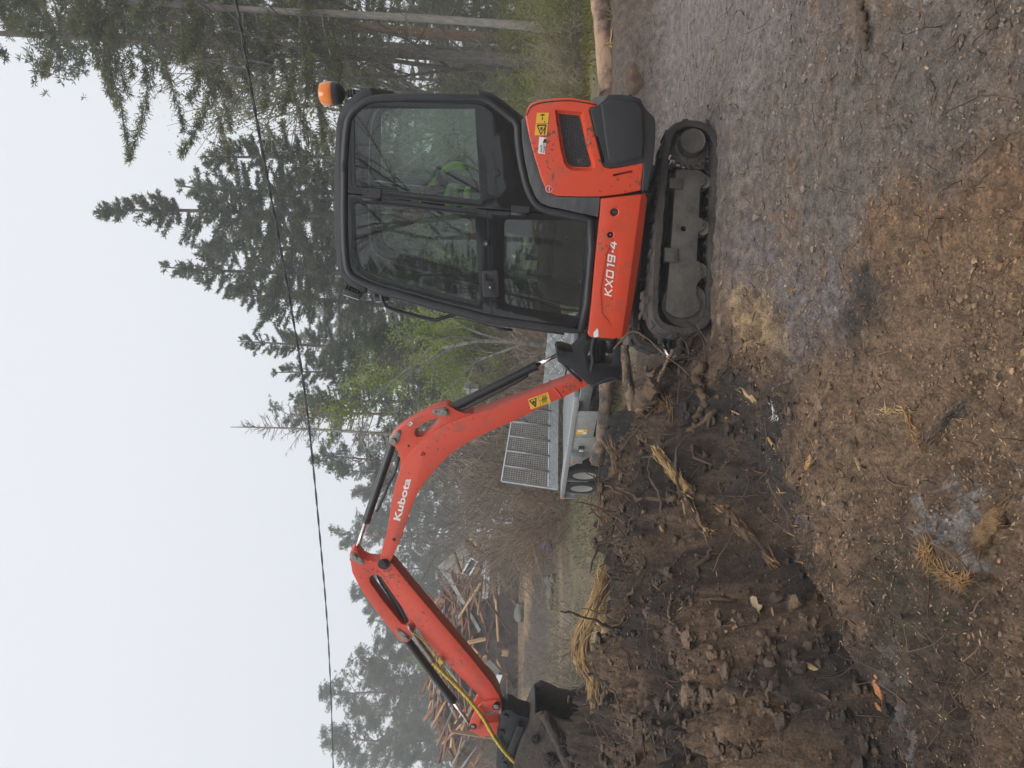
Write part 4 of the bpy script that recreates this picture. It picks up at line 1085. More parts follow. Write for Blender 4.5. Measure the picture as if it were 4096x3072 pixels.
EAR = [(1905, 1662), (1890, 1655), (1862, 1657), (1845, 1652), (1822, 1643), (1805, 1632), (1790, 1626), (1775, 1625), (1748, 1633), (1710, 1649), (1657, 1678), (1613, 1705), (1580, 1731), (1560, 1754), (1556, 1768), (1562, 1780), (1578, 1790), (1592, 1812), (1600, 1836), (1602, 1856), (1598, 1890), (1640, 1850), (1665, 1815), (1700, 1780), (1745, 1745), (1800, 1715), (1870, 1685)]
SLOT = [(1758, 1676), (1751, 1694), (1719, 1727), (1688, 1750), (1666, 1751), (1657, 1739), (1662, 1717), (1710, 1688), (1748, 1674)]
prism_obj('cylinder_ear', HP(EAR, LB), LB - 0.012, -(LB - 0.012), 'boom_paint', boom, bev=0.004, holes=[HP(SLOT, LB)])
PM = 0.00196
def boss(par, x, y, rpx, h=0.02, mat='pin_steel', L=LB, seg=20):
    c = HF.px(x, y, L + h)
    return disc_obj('pivot_pin', c, rpx * PM, -(L + h), L + h, mat, par, seg, 0.003)
boss(boom, 2369, 1508, 20, 0.006, 'boom_paint'); boss(boom, 2369, 1508, 14, 0.02)
def keeper(par, x0, y0, x1, y1, r0, r1, L):
    a, b = Vector(HF.px(x0, y0, L)), Vector(HF.px(x1, y1, L)); d = (b - a).normalized(); n = Vector((-d.y, d.x))
    pts = [a + (n * math.cos(t) - d * math.sin(t)) * r0 for t in np.linspace(0, PI, 9)][::1] + [b + (-n * math.cos(t) + d * math.sin(t)) * r1 for t in np.linspace(0, PI, 7)]
    prism_obj('pin_keeper', [tuple(p) for p in pts], L, L + 0.008, 'pin_steel', par, bev=0.002)
    disc_obj('pivot_pin', tuple(a), r0 * 0.78, -(L + 0.02), L + 0.024, 'pin_steel', par, 20, 0.004)
    disc_obj('keeper_bolt', tuple(b), r1 * 0.6, L, L + 0.018, 'pin_steel', par, 6, 0.001)
keeper(boom, 1777, 1647, 1740, 1647, 0.036, 0.020, LB - 0.01)
keeper(boom, 1574, 1763, 1593, 1729, 0.034, 0.020, LB - 0.01)
boss(boom, 1534, 2259, 25, 0.014, 'dark_steel'); boss(boom, 1534, 2259, 17, 0.03, 'dark_steel', LB, 6)
disc_obj('boom_hole', HF.px(1577, 2158, LB), 0.016, LB - 0.002, LB + 0.0012, 'black_print', boom, 20, 0.0004)
disc_obj('boom_hole', HF.px(1634, 1786, LB), 0.010, LB - 0.014, LB - 0.0105, 'black_print', boom, 16, 0.0004)
disc_obj('grease_boss', HF.px(1688, 1816, LB), 0.019, LB - 0.002, LB + 0.012, 'boom_paint', boom, 18)
disc_obj('grease_nipple', HF.px(1688, 1816, LB), 0.009, LB, LB + 0.014, 'black_print', boom, 12)
tube_obj('weld_seam', [HF.p3(2216, 1553, LB), HF.p3(2235, 1572, LB), HF.p3(2246, 1592, LB)], 0.007, 'boom_paint', boom, 8, 8)
for k in range(26):
    a_ = random.uniform(0, 1); x = 2240 + 110 * a_; y = 1560 - 50 * a_ + random.uniform(-14, 18)
    disc_obj('mud_fleck', HF.px(x, y, LB), random.uniform(0.002, 0.006), LB - 0.001, LB + 0.0025, 'dark_steel', boom, 6, 0.0005)
text_on('maker_lettering', 'Kubota', HF.p3(1601, 2084, LB + 0.002), HF.p3(1645, 1917, LB + 0.002), 0.058, (0, 1, 0), 'white_print', boom, 0.028)
o, pr, st = warn([(2187, 1577), (2113, 1604), (2122, 1637), (2204, 1607)][:0] or [(2192, 1568), (2112, 1597), (2123, 1638), (2204, 1609)], LB + 0.001, boom)
for p, q in (((0.95, 0.15), (0.60, 0.15)), ((0.62, 0.12), (0.75, 0.9)), ((0.75, 0.9), (0.95, 0.15))): st(p, q, 0.03)
pr([(0.72, 0.3), (0.84, 0.3), (0.80, 0.6), (0.74, 0.6)]); st((0.5, 0), (0.5, 1), 0.008)
for k in range(5): st((0.12 + 0.05 * k, 0.22), (0.20 + 0.05 * k, 0.78), 0.012)
st((0.08, 0.12), (0.42, 0.12), 0.015); st((0.08, 0.88), (0.42, 0.88), 0.015); st((0.06, 0.5), (0.46, 0.5), 0.02)
pl = plate('small_sticker', [(1630, 1697), (1640, 1705), (1652, 1693), (1643, 1686)], LB - 0.0115, 'white_print', boom)
text_on('sticker_lettering', 'S', HF.p3(1642, 1702, LB - 0.009), HF.p3(1644, 1691, LB - 0.009), 0.02, (0, 1, 0), 'black_print', pl, 0.02)

def ram(name, p0, p1, frac, rb, rr, tip=None):
    """hydraulic ram from p0 to p1 (local points): barrel over the first part, chrome rod over the rest"""
    p0, p1 = Vector(p0), Vector(p1); q = p0.lerp(p1, frac)
    a = Acc()
    d = (p1 - p0).normalized()
    pts = [p0, p0 + d * 0.03, p0 + d * 0.031, q - d * 0.035, q - d * 0.034, q]
    a.add(*tube([tuple(v) for v in pts], [rb * 0.8, rb, rb, rb, rb * 1.1, rb * 1.1], 20))
    o = a.obj(name, 'black_paint', EXC); o.data.set_sharp_from_angle(angle=R(40))
    tube_obj('ram_rod', [tuple(q), tuple(p1)], rr, 'chrome', o, 16)
    lathe_obj('rod_eye', [(0, -0.035), (rr * 1.8, -0.035), (rr * 1.8, 0.035), (0, 0.035)], p1, 'black_paint', o, 18)
    return o
c1 = ram('boom_cylinder', HF.p3(1777, 1647, 0), HF.p3(2242, 1413, 0), 0.80, 0.034, 0.017)
tube_obj('ram_hose', [HF.p3(1838, 1640, 0.03), HF.p3(1900, 1614, 0.05), HF.p3(1990, 1568, 0.055), HF.p3(2080, 1520, 0.05), HF.p3(2110, 1500, 0.03)], 0.013, 'hose_rubber', c1, 8, 16)
c2 = ram('arm_cylinder', HF.p3(1574, 1763, 0), HF.p3(1416, 2228, 0), 0.68, 0.034, 0.0165)
tube_obj('ram_hose', [HF.p3(1595, 1830, 0.03), HF.p3(1580, 1890, 0.045), HF.p3(1555, 1935, 0.05), HF.p3(1540, 1975, 0.045), HF.p3(1508, 2045, 0.02)], 0.011, 'hose_rubber', c2, 8, 18)

# ---- arm
ARM = [(1534, 2236), (1552, 2240), (1575, 2262), (1651, 2356), (1769, 2496), (1886, 2634), (1968, 2737), (1997, 2785), (2008, 2820), (2004, 2842), (1990, 2852), (1972, 2848), (1962, 2828), (1905, 2772), (1827, 2694), (1710, 2571), (1628, 2453), (1534, 2297), (1514, 2275), (1513, 2252)]
ALB = 0.068
arm = prism_obj('arm', HP(ARM, ALB), ALB, -ALB, 'boom_paint', EXC, bev=0.005, label='orange-red dipper arm hanging down from the boom')
ARE = [(1397, 2226), (1400, 2212), (1412, 2204), (1428, 2208), (1436, 2220), (1448, 2236), (1470, 2246), (1500, 2250), (1530, 2250), (1545, 2285), (1560, 2330), (1650, 2475), (1660, 2520), (1652, 2540), (1642, 2562), (1630, 2573), (1608, 2571), (1583, 2547), (1534, 2487), (1476, 2410), (1435, 2346), (1408, 2293)]
ASL = [(1478, 2330), (1478, 2312), (1490, 2302), (1504, 2300), (1523, 2311), (1581, 2395), (1630, 2466), (1638, 2490), (1622, 2504), (1605, 2498), (1534, 2410), (1488, 2346)]
prism_obj('arm_ear', HP(ARE, ALB), ALB - 0.010, -(ALB - 0.010), 'boom_paint', arm, bev=0.004, holes=[HP(ASL, ALB)])
keeper(arm, 1417, 2226, 1447, 2248, 0.036, 0.022, ALB - 0.008)
keeper(arm, 1622, 2551, 1592, 2522, 0.034, 0.020, ALB - 0.008)
boss(arm, 1985, 2829, 19, 0.03, 'dark_steel', ALB); boss(arm, 1985, 2829, 12, 0.036, 'pin_steel', ALB)
for (x, y) in ((1483, 2247), (1486, 2284)): disc_obj('arm_rivet', HF.px(x, y, ALB), 0.012, ALB - 0.012, ALB - 0.004, 'boom_paint', arm, 14)
for k in range(4):
    o_ = -0.045 + 0.03 * k
    tube_obj('hydraulic_hose', [HF.p3(1528, 2235 + 6 * k, o_), HF.p3(1512 + 4 * k, 2300, o_), HF.p3(1545 + 5 * k, 2360, o_), HF.p3(1590 + 4 * k, 2430, o_ * 0.7), HF.p3(1632, 2500, 0.01 + o_ * 0.4)], 0.013, 'hose_rubber', arm, 8, 18)
c3 = ram('bucket_cylinder', HF.p3(1622, 2551, 0), HF.p3(1884, 2900, 0), 0.72, 0.037, 0.0165)
# quick coupling, yellow hose
LY = 0.085
tube_obj('hose_coupling', [HF.p3(x, y, LY) for x, y in ((1633, 2500), (1640, 2515), (1650, 2530), (1662, 2545), (1680, 2572), (1700, 2600), (1720, 2625), (1736, 2652))], [0.012, 0.02, 0.014, 0.022, 0.026, 0.02, 0.022, 0.014], 'pin_steel', arm, 10)
tube_obj('coupling_tie', [HF.p3(x, y, LY + 0.02) for x, y in ((1652, 2532), (1672, 2545), (1700, 2572), (1730, 2605), (1752, 2632))], 0.005, 'yellow_hose', arm, 6, 14)
lathe_obj('coupling_cap', [(0.010, -0.02), (0.022, -0.02), (0.024, 0), (0.022, 0.02), (0.010, 0.02)], HF.p3(1764, 2643, LY + 0.01), 'yellow_hose', arm, 16)
def wrapped(name, pts, r, par):
    P = spline([tuple(p) for p in pts], 150); n = len(P)
    rad = r * (1 + 0.09 * np.sign(np.sin(np.arange(n) * 2 * PI / 5.0)))
    a = Acc(); a.add(*tube(P, rad, 12)); return a.obj(name, 'yellow_hose', par)
wrapped('yellow_wrapped_hose', [HF.p3(x, y, L) for x, y, L in ((1733, 2651, LY), (1769, 2688, LY + 0.01), (1827, 2745, LY + 0.02), (1886, 2809, LY + 0.035), (1933, 2873, LY + 0.05), (1974, 2944, LY + 0.06), (2015, 3002, LY + 0.06), (2079, 3072, LY + 0.05), (2150, 3150, LY))], 0.0175, arm)
wrapped('yellow_wrapped_hose', [HF.p3(x, y, L) for x, y, L in ((1840, 2610, -0.10), (1880, 2627, -0.10), (1915, 2651, -0.10), (1950, 2674, -0.10), (1980, 2715, -0.10), (1997, 2762, -0.09), (2010, 2830, -0.09))], 0.0175, arm)
# bucket links and coupler
def capsule(px0, px1, r0, r1, L, bend=None):
    a, b = Vector(HF.px(*px0, L)), Vector(HF.px(*px1, L)); d = (b - a).normalized(); n = Vector((-d.y, d.x))
    return [tuple(a + (n * math.cos(t) - d * math.sin(t)) * r0) for t in np.linspace(0, PI, 9)] + [tuple(b + (-n * math.cos(t) + d * math.sin(t)) * r1) for t in np.linspace(0, PI, 9)]
LK = [(1975, 2816), (1990, 2800), (1962, 2802), (1930, 2812), (1902, 2838), (1884, 2880), (1876, 2905), (1882, 2925), (1900, 2928), (1918, 2906), (1926, 2870), (1946, 2848), (1972, 2842)]
link1 = prism_obj('bucket_link', HP(LK, 0.09), 0.092, 0.066, 'boom_paint', EXC, bev=0.004)
prism_obj('link_arm', HP(LK, 0.09), -0.066, -0.092, 'boom_paint', link1, bev=0.004)
prism_obj('push_link', HP([(1880, 2912), (1885, 2925), (1925, 2950), (1972, 2945), (2000, 2930), (2002, 2895), (1985, 2890), (1940, 2896), (1905, 2890), (1888, 2895)], 0.06), 0.055, -0.055, 'boom_paint', link1, bev=0.005)
boss(link1, 1892, 2908, 17, 0.028, 'dark_steel', 0.07); boss(link1, 1892, 2908, 9, 0.034, 'pin_steel', 0.07)
CP = [(2005, 2850), (2030, 2838), (2046, 2842), (2071, 2860), (2115, 2872), (2126, 2888), (2122, 2925), (2098, 2975), (2065, 3045), (2035, 3120), (1995, 3140), (1984, 3060), (1988, 2926), (1999, 2893)]
coup = prism_obj('quick_coupler', HP(CP, 0.1), 0.10, -0.10, 'black_paint', EXC, bev=0.006)
prism_obj('coupler_bar', capsule((2079, 2917), (2018, 3062), 0.038, 0.03, 0.13), 0.145, 0.112, 'black_paint', coup, bev=0.005)
boss(coup, 2079, 2917, 15, 0.06, 'black_paint', 0.1); boss(coup, 2022, 2872, 13, 0.025, 'black_paint', 0.1); boss(coup, 2006, 2935, 14, 0.025, 'black_paint', 0.1)
boss(coup, 2018, 3062, 14, 0.06, 'black_paint', 0.1); boss(coup, 2052, 2985, 7, 0.02, 'black_paint', 0.1)
BK = [(2140, 2862), (2165, 2848), (2200, 2860), (2242, 2881), (2290, 2890), (2325, 2878), (2345, 2900), (2356, 2950), (2352, 3020), (2325, 3100), (2270, 3160), (2180, 3190), (2090, 3150), (2052, 3080), (2080, 2985)]
LK2 = 0.20
bucket = prism_obj('bucket', HP(BK, 0.2), LK2, LK2 - 0.02, 'muddy_steel', EXC, bev=0.004, label='muddy black bucket tearing at the stump')
prism_obj('bucket_side', HP(BK, 0.2), -LK2, -LK2 + 0.02, 'muddy_steel', bucket, bev=0.004)
shell = [(2325, 2878), (2345, 2900), (2356, 2950), (2352, 3020), (2325, 3100), (2270, 3160), (2180, 3190), (2090, 3150), (2052, 3080), (2080, 2985), (2140, 2865)]
prism_obj('bucket_shell', band(HP(shell, 0.2), 0.015, 1), LK2 - 0.021, -LK2 + 0.021, 'muddy_steel', bucket, bev=0)
tube_obj('bucket_stiffener', [HF.p3(2175, 2856, LK2 + 0.01), HF.p3(2215, 2930, LK2 + 0.012), HF.p3(2250, 3010, LK2 + 0.012), HF.p3(2290, 3090, LK2 + 0.01), HF.p3(2320, 3150, LK2)], [0.04, 0.05, 0.05, 0.05, 0.045], 'muddy_steel', bucket, 14, 16)
for k in range(4):
    L = -0.19 + 0.11 * k
    prism_obj('bucket_tooth', HP([(2315, 2888), (2342, 2892), (2362, 2858), (2368, 2844), (2352, 2850), (2330, 2870)], 0.2), L, L + 0.05, 'muddy_steel', bucket, bev=0.004)

# ------------------------------------------------------------------ trees
pm('spruce_bark', (0.075, 0.065, 0.057), (0.16, 0.145, 0.128), 14, rough=0.9, bump=0.9, bscale=22, stretch=(1, 1, 0.35), bdist=0.05, rand=0.15)
pm('grey_bark', (0.17, 0.155, 0.14), (0.30, 0.275, 0.245), 16, rough=0.9, bump=0.8, bscale=26, stretch=(1, 1, 0.3), bdist=0.04, rand=0.1)
pm('pine_bark', (0.13, 0.068, 0.045), (0.20, 0.115, 0.075), 12, rough=0.9, bump=0.8, bscale=18, stretch=(1, 1, 0.3), bdist=0.04, rand=0.15)
pm('birch_bark', (0.10, 0.095, 0.088), (0.34, 0.33, 0.31), 6, rough=0.8, bump=0.5, bscale=18, stretch=(1, 1, 1.8), rand=0.1)
pm('twig_bark', (0.14, 0.108, 0.08), (0.26, 0.205, 0.15), 3, rough=0.9, rand=0.2)
pm('red_twig_bark', (0.17, 0.105, 0.065), (0.25, 0.16, 0.10), 3, rough=0.9, rand=0.15)
leaf_mat('spruce_needles', (0.068, 0.090, 0.050), (0.145, 0.17, 0.09), 0.35)
leaf_mat('near_spruce_needles', (0.070, 0.085, 0.034), (0.17, 0.175, 0.070), 0.4)
leaf_mat('pine_needles', (0.065, 0.092, 0.058), (0.13, 0.155, 0.09), 0.35)
leaf_mat('birch_leaves', (0.19, 0.26, 0.04), (0.33, 0.40, 0.08), 0.5)
leaf_mat('pale_birch_leaves', (0.17, 0.185, 0.055), (0.27, 0.28, 0.095), 0.5)

def unit(v): return v / (np.linalg.norm(v, axis=-1, keepdims=True) + 1e-9)
def blades(acc, P, D, ln, wd, rs, mi=0):
    """one diamond-shaped blade per point: base P, direction D, length ln, width wd"""
    n = len(P)
    D = unit(D)
    S = unit(np.cross(D, unit(rs.normal(size=(n, 3)))))
    ln = np.broadcast_to(np.asarray(ln, float), (n,))[:, None]; wd = np.broadcast_to(np.asarray(wd, float), (n,))[:, None]
    V = np.stack([P, P + D * ln * 0.45 + S * wd * 0.5, P + D * ln, P + D * ln * 0.45 - S * wd * 0.5], 1).reshape(-1, 3)
    acc.add(V, np.arange(4 * n).reshape(n, 4), None, mi)
def prisms3(acc, P, rad, mi=0):
    """thin three-sided branches: P is (n, k, 3) points, rad (n, k)"""
    n, k, _ = P.shape
    T = unit(np.gradient(P, axis=1))
    ref = np.zeros_like(T); ref[..., 2] = 1; ref[np.abs(T[..., 2]) > 0.9] = (1, 0, 0)
    N = unit(np.cross(T, ref)); B = np.cross(T, N)
    a = np.array([0, 2 * PI / 3, 4 * PI / 3])
    V = P[:, :, None, :] + (N[:, :, None, :] * np.cos(a)[None, None, :, None] + B[:, :, None, :] * np.sin(a)[None, None, :, None]) * rad[:, :, None, None]
    b = (np.arange(n)[:, None, None] * k + np.arange(k - 1)[None, :, None]) * 3
    j = np.arange(3)[None, None]; j2 = (j + 1) % 3
    Q = np.stack([b + j, b + j2, b + 3 + j2, b + 3 + j], -1).reshape(-1, 4)
    acc.add(V.reshape(-1, 3), Q, None, mi)
def trunk_mesh(name, H, r0, rs, bend=0.15, seg=10, top=0.02):
    n = 22
    z = np.linspace(-0.3, H, n)
    ph = rs.uniform(0, 6, 2)
    x = bend * np.sin(z * 0.35 + ph[0]) * (z / H); y = bend * np.sin(z * 0.3 + ph[1]) * (z / H)
    x -= x[1]; y -= y[1]
    rad = r0 * np.maximum(1 - z / H, 0) ** 0.75 + top
    rad[0] *= 1.5; rad[1] *= 1.3; rad[2] *= 1.08
    a = Acc(); a.add(*tube(np.stack([x, y, z], 1), rad, seg, jit=0.05, rs=rs))
    return a.mesh(name), (z, x, y)
def conifer(seed, H, Rm, zb, nbm=11, dens=24, r0=0.16, dead=False, droop=0.38, needle=1.0, irregular=0.3):
    rs = np.random.default_rng(seed)
    tm, (tz, tx, ty) = trunk_mesh('trunk', H, r0, rs)
    acc = Acc()
    nb = int((H - zb) * nbm)
    f = np.sort(rs.uniform(0, 1, nb) ** 0.92)
    z0 = zb + (H - zb) * f * 0.985
    az = rs.uniform(0, 2 * PI, nb)
    L = Rm * (1 - f) ** 0.80 * rs.uniform(0.55, 1.15, nb) * (0.75 + 0.25 * sstep(0, 0.12, f)) + 0.18
    L *= 1 + irregular * np.sin(az * 2 + z0 * 1.1) * rs.uniform(0, 1, nb)
    el = -0.12 + 0.85 * f ** 2 + rs.normal(0, 0.10, nb)
    dr = droop * (1 - f) * rs.uniform(0.6, 1.3, nb); tip = dr * 0.75
    base = np.stack([np.interp(z0, tz, tx), np.interp(z0, tz, ty), z0], 1)
    dh = np.stack([np.cos(az), np.sin(az), np.zeros(nb)], 1)
    def pos(i, t):
        return base[i] + dh[i] * (L[i] * t * np.cos(el[i]))[:, None] + np.array([0, 0, 1.0])[None] * (L[i] * (np.sin(el[i]) * t - dr[i] * t ** 2 + tip[i] * t ** 3))[:, None]
    k = 6
    ii = np.repeat(np.arange(nb), k); tt = np.tile(np.linspace(0, 1, k), nb)
    BP = pos(ii, tt).reshape(nb, k, 3)
    BR = ((0.014 if dead else 0.006) + 0.012 * L / max(Rm, 1))[:, None] * np.linspace(1.15, 0.25, k)[None]
    prisms3(acc, BP, BR, 1)
    # side twigs
    cnt = np.maximum((L * dens).astype(int), 3)
    if dead: cnt = np.maximum((L * 7).astype(int), 2)
    ti = np.repeat(np.arange(nb), cnt)
    n = len(ti)
    t = 0.10 + 0.90 * rs.uniform(0, 1, n) ** 0.75
    p = pos(ti, t); q = pos(ti, np.minimum(t + 0.05, 1.05))
    tang = unit(q - p)
    lat = np.cross(tang, np.array([0, 0, 1.0])) * rs.choice([-1, 1], n)[:, None]
    d = tang * rs.uniform(0.35, 0.9, n)[:, None] + lat * rs.uniform(0.3, 1.0, n)[:, None]
    d[:, 2] += -0.30 * (1 - f[ti]) + 0.15 + rs.normal(0, 0.16, n)
    d = unit(d)
    ln = (0.13 + 0.34 * (1 - t) * np.minimum(1, L[ti] / 1.6)) * rs.uniform(0.6, 1.25, n)
    if dead:
        PP = np.stack([p, p + d * ln[:, None] * 0.6, p + d * ln[:, None] * 1.3 + np.array([0, 0, -0.05])], 1)
        prisms3(acc, PP, np.tile(np.array([0.012, 0.010, 0.006]), (n, 1)), 1)
    else:
        blades(acc, p, d, ln, 0.036 * needle, rs)
        for s0, s1 in ((0.05, 0.08), (0.2, 0.09), (0.38, 0.11), (0.55, 0.11), (0.72, 0.10), (0.9, 0.09)):
            dd = d * 0.6 + unit(rs.normal(size=(n, 3))) * 0.75
            blades(acc, p + d * (ln * s0)[:, None], dd, s1 * rs.uniform(0.7, 1.6, n), 0.028 * needle, rs)
    return tm, acc.mesh('crown', False)
def pine(seed, H, Rm, zb, r0=0.15, nb=46, clumps=26):
    rs = np.random.default_rng(seed)
    tm, (tz, tx, ty) = trunk_mesh('trunk', H, r0, rs, 0.3)
    acc = Acc()
    f = np.sort(rs.uniform(0, 1, nb))
    z0 = zb + (H - zb) * f
    az = rs.uniform(0, 2 * PI, nb)
    L = Rm * (0.35 + 0.65 * np.sin(PI * np.clip(0.18 + 0.80 * f, 0, 1))) * rs.uniform(0.5, 1.2, nb)
    el = 0.1 + 0.7 * f + rs.normal(0, 0.2, nb)
    base = np.stack([np.interp(z0, tz, tx), np.interp(z0, tz, ty), z0], 1)
    dh = np.stack([np.cos(az) * np.cos(el), np.sin(az) * np.cos(el), np.sin(el)], 1)
    k = 5
    tt = np.linspace(0, 1, k)
    BP = base[:, None] + dh[:, None] * (L[:, None] * tt[None])[..., None] + rs.normal(0, 0.06, (nb, k, 3)) * tt[None, :, None]
    prisms3(acc, BP, (0.02 + 0.02 * L / Rm)[:, None] * np.linspace(1, 0.2, k)[None], 1)
    ci = np.repeat(np.arange(nb), clumps)
    n = len(ci)
    t = 0.35 + 0.65 * rs.uniform(0, 1, n) ** 0.6
    c = base[ci] + dh[ci] * (L[ci] * t)[:, None] + rs.normal(0, 1, (n, 3)) * (np.array([0.24, 0.24, 0.12])[None]) * (0.5 + 0.5 * L[ci] / Rm)[:, None]
    for _ in range(14):
        d = unit(rs.normal(size=(n, 3)) + np.array([0, 0, 0.35]))
        blades(acc, c, d, rs.uniform(0.09, 0.18, n), 0.026, rs)
    return tm, acc.mesh('crown', False)
def grow(rs, P, D, L, r, depth, out, ends, spread=0.6, kids=(3, 5), lift=0.12, wig=0.12, minr=0.003):
    k = 5
    pts = [P]; d = D.copy()
    for i in range(k - 1):
        d = unit(d + rs.normal(0, wig, 3) + np.array([0, 0, lift * 0.3]))
        pts.append(pts[-1] + d * L / (k - 1))
    pts = np.array(pts)
    rad = np.linspace(r, max(r * 0.45, minr), k)
    out.append((pts, rad))
    if depth == 0:
        ends.append(pts); return
    for j in range(rs.integers(kids[0], kids[1] + 1)):
        t = rs.uniform(0.3, 1.0); i = min(int(t * (k - 1)), k - 2); fr = t * (k - 1) - i
        p = pts[i] * (1 - fr) + pts[i + 1] * fr
        nd = unit(unit(pts[i + 1] - pts[i]) + rs.normal(0, spread, 3) + np.array([0, 0, lift]))
        grow(rs, p, nd, L * rs.uniform(0.42, 0.68), max(r * 0.5, minr), depth - 1, out, ends, spread, kids, lift, wig, minr)
def branchy(seed, stems, L, r, depth, leaves=0, leaf=0.055, spread=0.6, kids=(3, 5), lean=0.25, base_r=0.0, lift=0.12, name='crown', trunk_n=1, leafspread=0.12, minr=0.003, wig=0.12):
    """deciduous tree or shrub; returns trunk mesh (first stems) and crown mesh (branches, leaves)"""
    rs = np.random.default_rng(seed)
    tr, acc = Acc(), Acc()
    ends = []
    for s in range(stems):
        out = []
        a = rs.uniform(0, 2 * PI)
        D = unit(np.array([math.cos(a) * lean, math.sin(a) * lean, 1.0]) + rs.normal(0, lean * 0.4, 3))
        P = np.array([math.cos(a) * base_r * rs.uniform(0, 1), math.sin(a) * base_r * rs.uniform(0, 1), -0.1])
        grow(rs, P, D, L * rs.uniform(0.75, 1.15), r * rs.uniform(0.7, 1.1), depth, out, ends, spread, kids, lift, wig, minr)
        if s < trunk_n:
            tr.add(*tube(out[0][0], out[0][1] + 0.001, 8)); rest = out[1:]
        else: rest = out
        if rest:
            big = [o for o in rest if o[1][0] > 0.02]; sm = [o for o in rest if o[1][0] <= 0.02]
            for o in big: acc.add(*tube(o[0], o[1], 5), mi=1) if False else acc.add(*tube(o[0], o[1], 5)[:2], None, 1)
            if sm: prisms3(acc, np.array([o[0] for o in sm]), np.array([o[1] for o in sm]), 1)
    if leaves:
        E = np.concatenate(ends)
        p = E[rs.integers(0, len(E), leaves)] + rs.normal(0, leafspread, (leaves, 3))
        blades(acc, p, rs.normal(size=(leaves, 3)) + np.array([0, 0, -0.5]), leaf * rs.uniform(0.7, 1.5, leaves), leaf * 0.75, rs)
    return tr.mesh('trunk'), acc.mesh(name, False)

TREES = {}
def proto(key, meshes, bark, leaf): TREES[key] = (meshes, bark, leaf)
proto('spruce_a', conifer(1, 16, 3.0, 1.0, nbm=17, dens=38, needle=1.12, r0=0.13), 'spruce_bark', 'spruce_needles')
proto('spruce_b', conifer(2, 14, 2.6, 0.8, nbm=16, dens=38, needle=1.12, r0=0.12), 'spruce_bark', 'spruce_needles')
proto('spruce_c', conifer(3, 13, 3.0, 1.6, nbm=15, dens=38, needle=1.12, irregular=0.5, r0=0.12), 'spruce_bark', 'spruce_needles')
proto('near_a', conifer(4, 19, 3.3, 6.0, nbm=7, dens=52, r0=0.135, droop=0.5, needle=0.75, irregular=0.5), 'spruce_bark', 'near_spruce_needles')
proto('near_b', conifer(5, 17, 2.5, 6.0, nbm=7, dens=46, r0=0.085, droop=0.45, needle=0.75, irregular=0.4), 'grey_bark', 'near_spruce_needles')
proto('dead', conifer(6, 13, 2.4, 3.0, nbm=12, dead=True, r0=0.08, droop=0.25), 'grey_bark', 'spruce_needles')
proto('pine_a', pine(7, 13, 2.5, 3.4, r0=0.11, nb=74, clumps=44), 'pine_bark', 'pine_needles')
proto('pine_b', pine(8, 12, 2.2, 2.4, r0=0.11, nb=78, clumps=44), 'pine_bark', 'pine_needles')
proto('pine_c', pine(9, 14, 2.3, 4.6, r0=0.11, nb=70, clumps=42), 'pine_bark', 'pine_needles')
proto('birch_a', branchy(10, 2, 4.6, 0.09, 3, 12000, 0.075, 0.55, (5, 7), 0.12, 0.1, 0.25), 'birch_bark', 'birch_leaves')
proto('birch_b', branchy(11, 2, 5.6, 0.11, 3, 9000, 0.06, 0.6, (5, 8), 0.16, 0.1, 0.2), 'birch_bark', 'pale_birch_leaves')
proto('birch_c', branchy(12, 1, 6.5, 0.10, 3, 5200, 0.05, 0.65, (6, 8), 0.30, 0.0, 0.15, leafspread=0.2), 'spruce_bark', 'pale_birch_leaves')
proto('bare_a', branchy(13, 1, 5.5, 0.13, 4, 0, 0, 0.6, (4, 5), 0.1, 0.0, 0.12), 'spruce_bark', 'pale_birch_leaves')

def put(key, name, D, base_y, top_x, label, cat='tree', group=None, rot=None, lean=0.0, wscale=1.0, H=None, shift=0.0):
    """stand a tree at depth D in the direction of photo row base_y, as tall as its top shows (photo column top_x)"""
    ms, bark, leaf = TREES[key]
    g = at_depth(2060, base_y, D)
    zg = hz(g.x, D)
    zs = [v.co.z for v in ms[1].vertices] if ('h', key) not in TREES else None
    if zs is not None: TREES[('h', key)] = max(zs)
    Hm = TREES[('h', key)]
    ht = H or (at_depth(top_x, base_y, D).z - zg)
    s = ht / Hm
    m = Matrix.Translation((g.x, D, zg)) @ Matrix.Rotation(lean, 4, 'Y') @ Matrix.Rotation(rot if rot is not None else random.uniform(0, 2 * PI), 4, 'Z') @ Matrix.Diagonal((s * wscale, s * wscale, s, 1))
    e = empty(name, m, label, cat, group)
    a = bpy.data.objects.new('trunk', ms[0]); COL.objects.link(a); a.parent = e
    b = bpy.data.objects.new('crown', ms[1]); COL.objects.link(b); b.parent = e
    if not ms[0].materials: ms[0].materials.append(MATS[bark])
    if not ms[1].materials: ms[1].materials.append(MATS[leaf]); ms[1].materials.append(MATS[bark])
    return e
# right-hand side: tall spruces with bare lower trunks
put('near_a', 'spruce_tree', 17.0, 250, -700, 'thick dark-barked spruce trunk rising beside the fallen log', lean=R(2.0))
put('near_b', 'spruce_tree', 15.5, 118, -500, 'pale grey slender spruce trunk with bare dead twigs above the fallen log', lean=R(3.2))
put('pine_c', 'pine_tree', 21.0, 165, -300, 'reddish pine trunk standing between the pale spruce and the thick dark one', lean=R(3.0))
put('near_b', 'spruce_tree', 24.0, 212, 300, 'pale-based spruce half hidden behind the thick dark trunk', lean=R(1.5))
put('birch_c', 'birch_tree', 18.5, 300, 300, 'crooked sparse birch leaning beside the amber beacon', lean=R(-4), wscale=1.1)
put('near_b', 'spruce_tree', 24.0, 0, -300, 'spruce at the wood edge behind the pale slender trunk', lean=R(2))
put('spruce_c', 'spruce_tree', 36.0, 90, 900, 'lower spruce filling the gap behind the bare trunks')
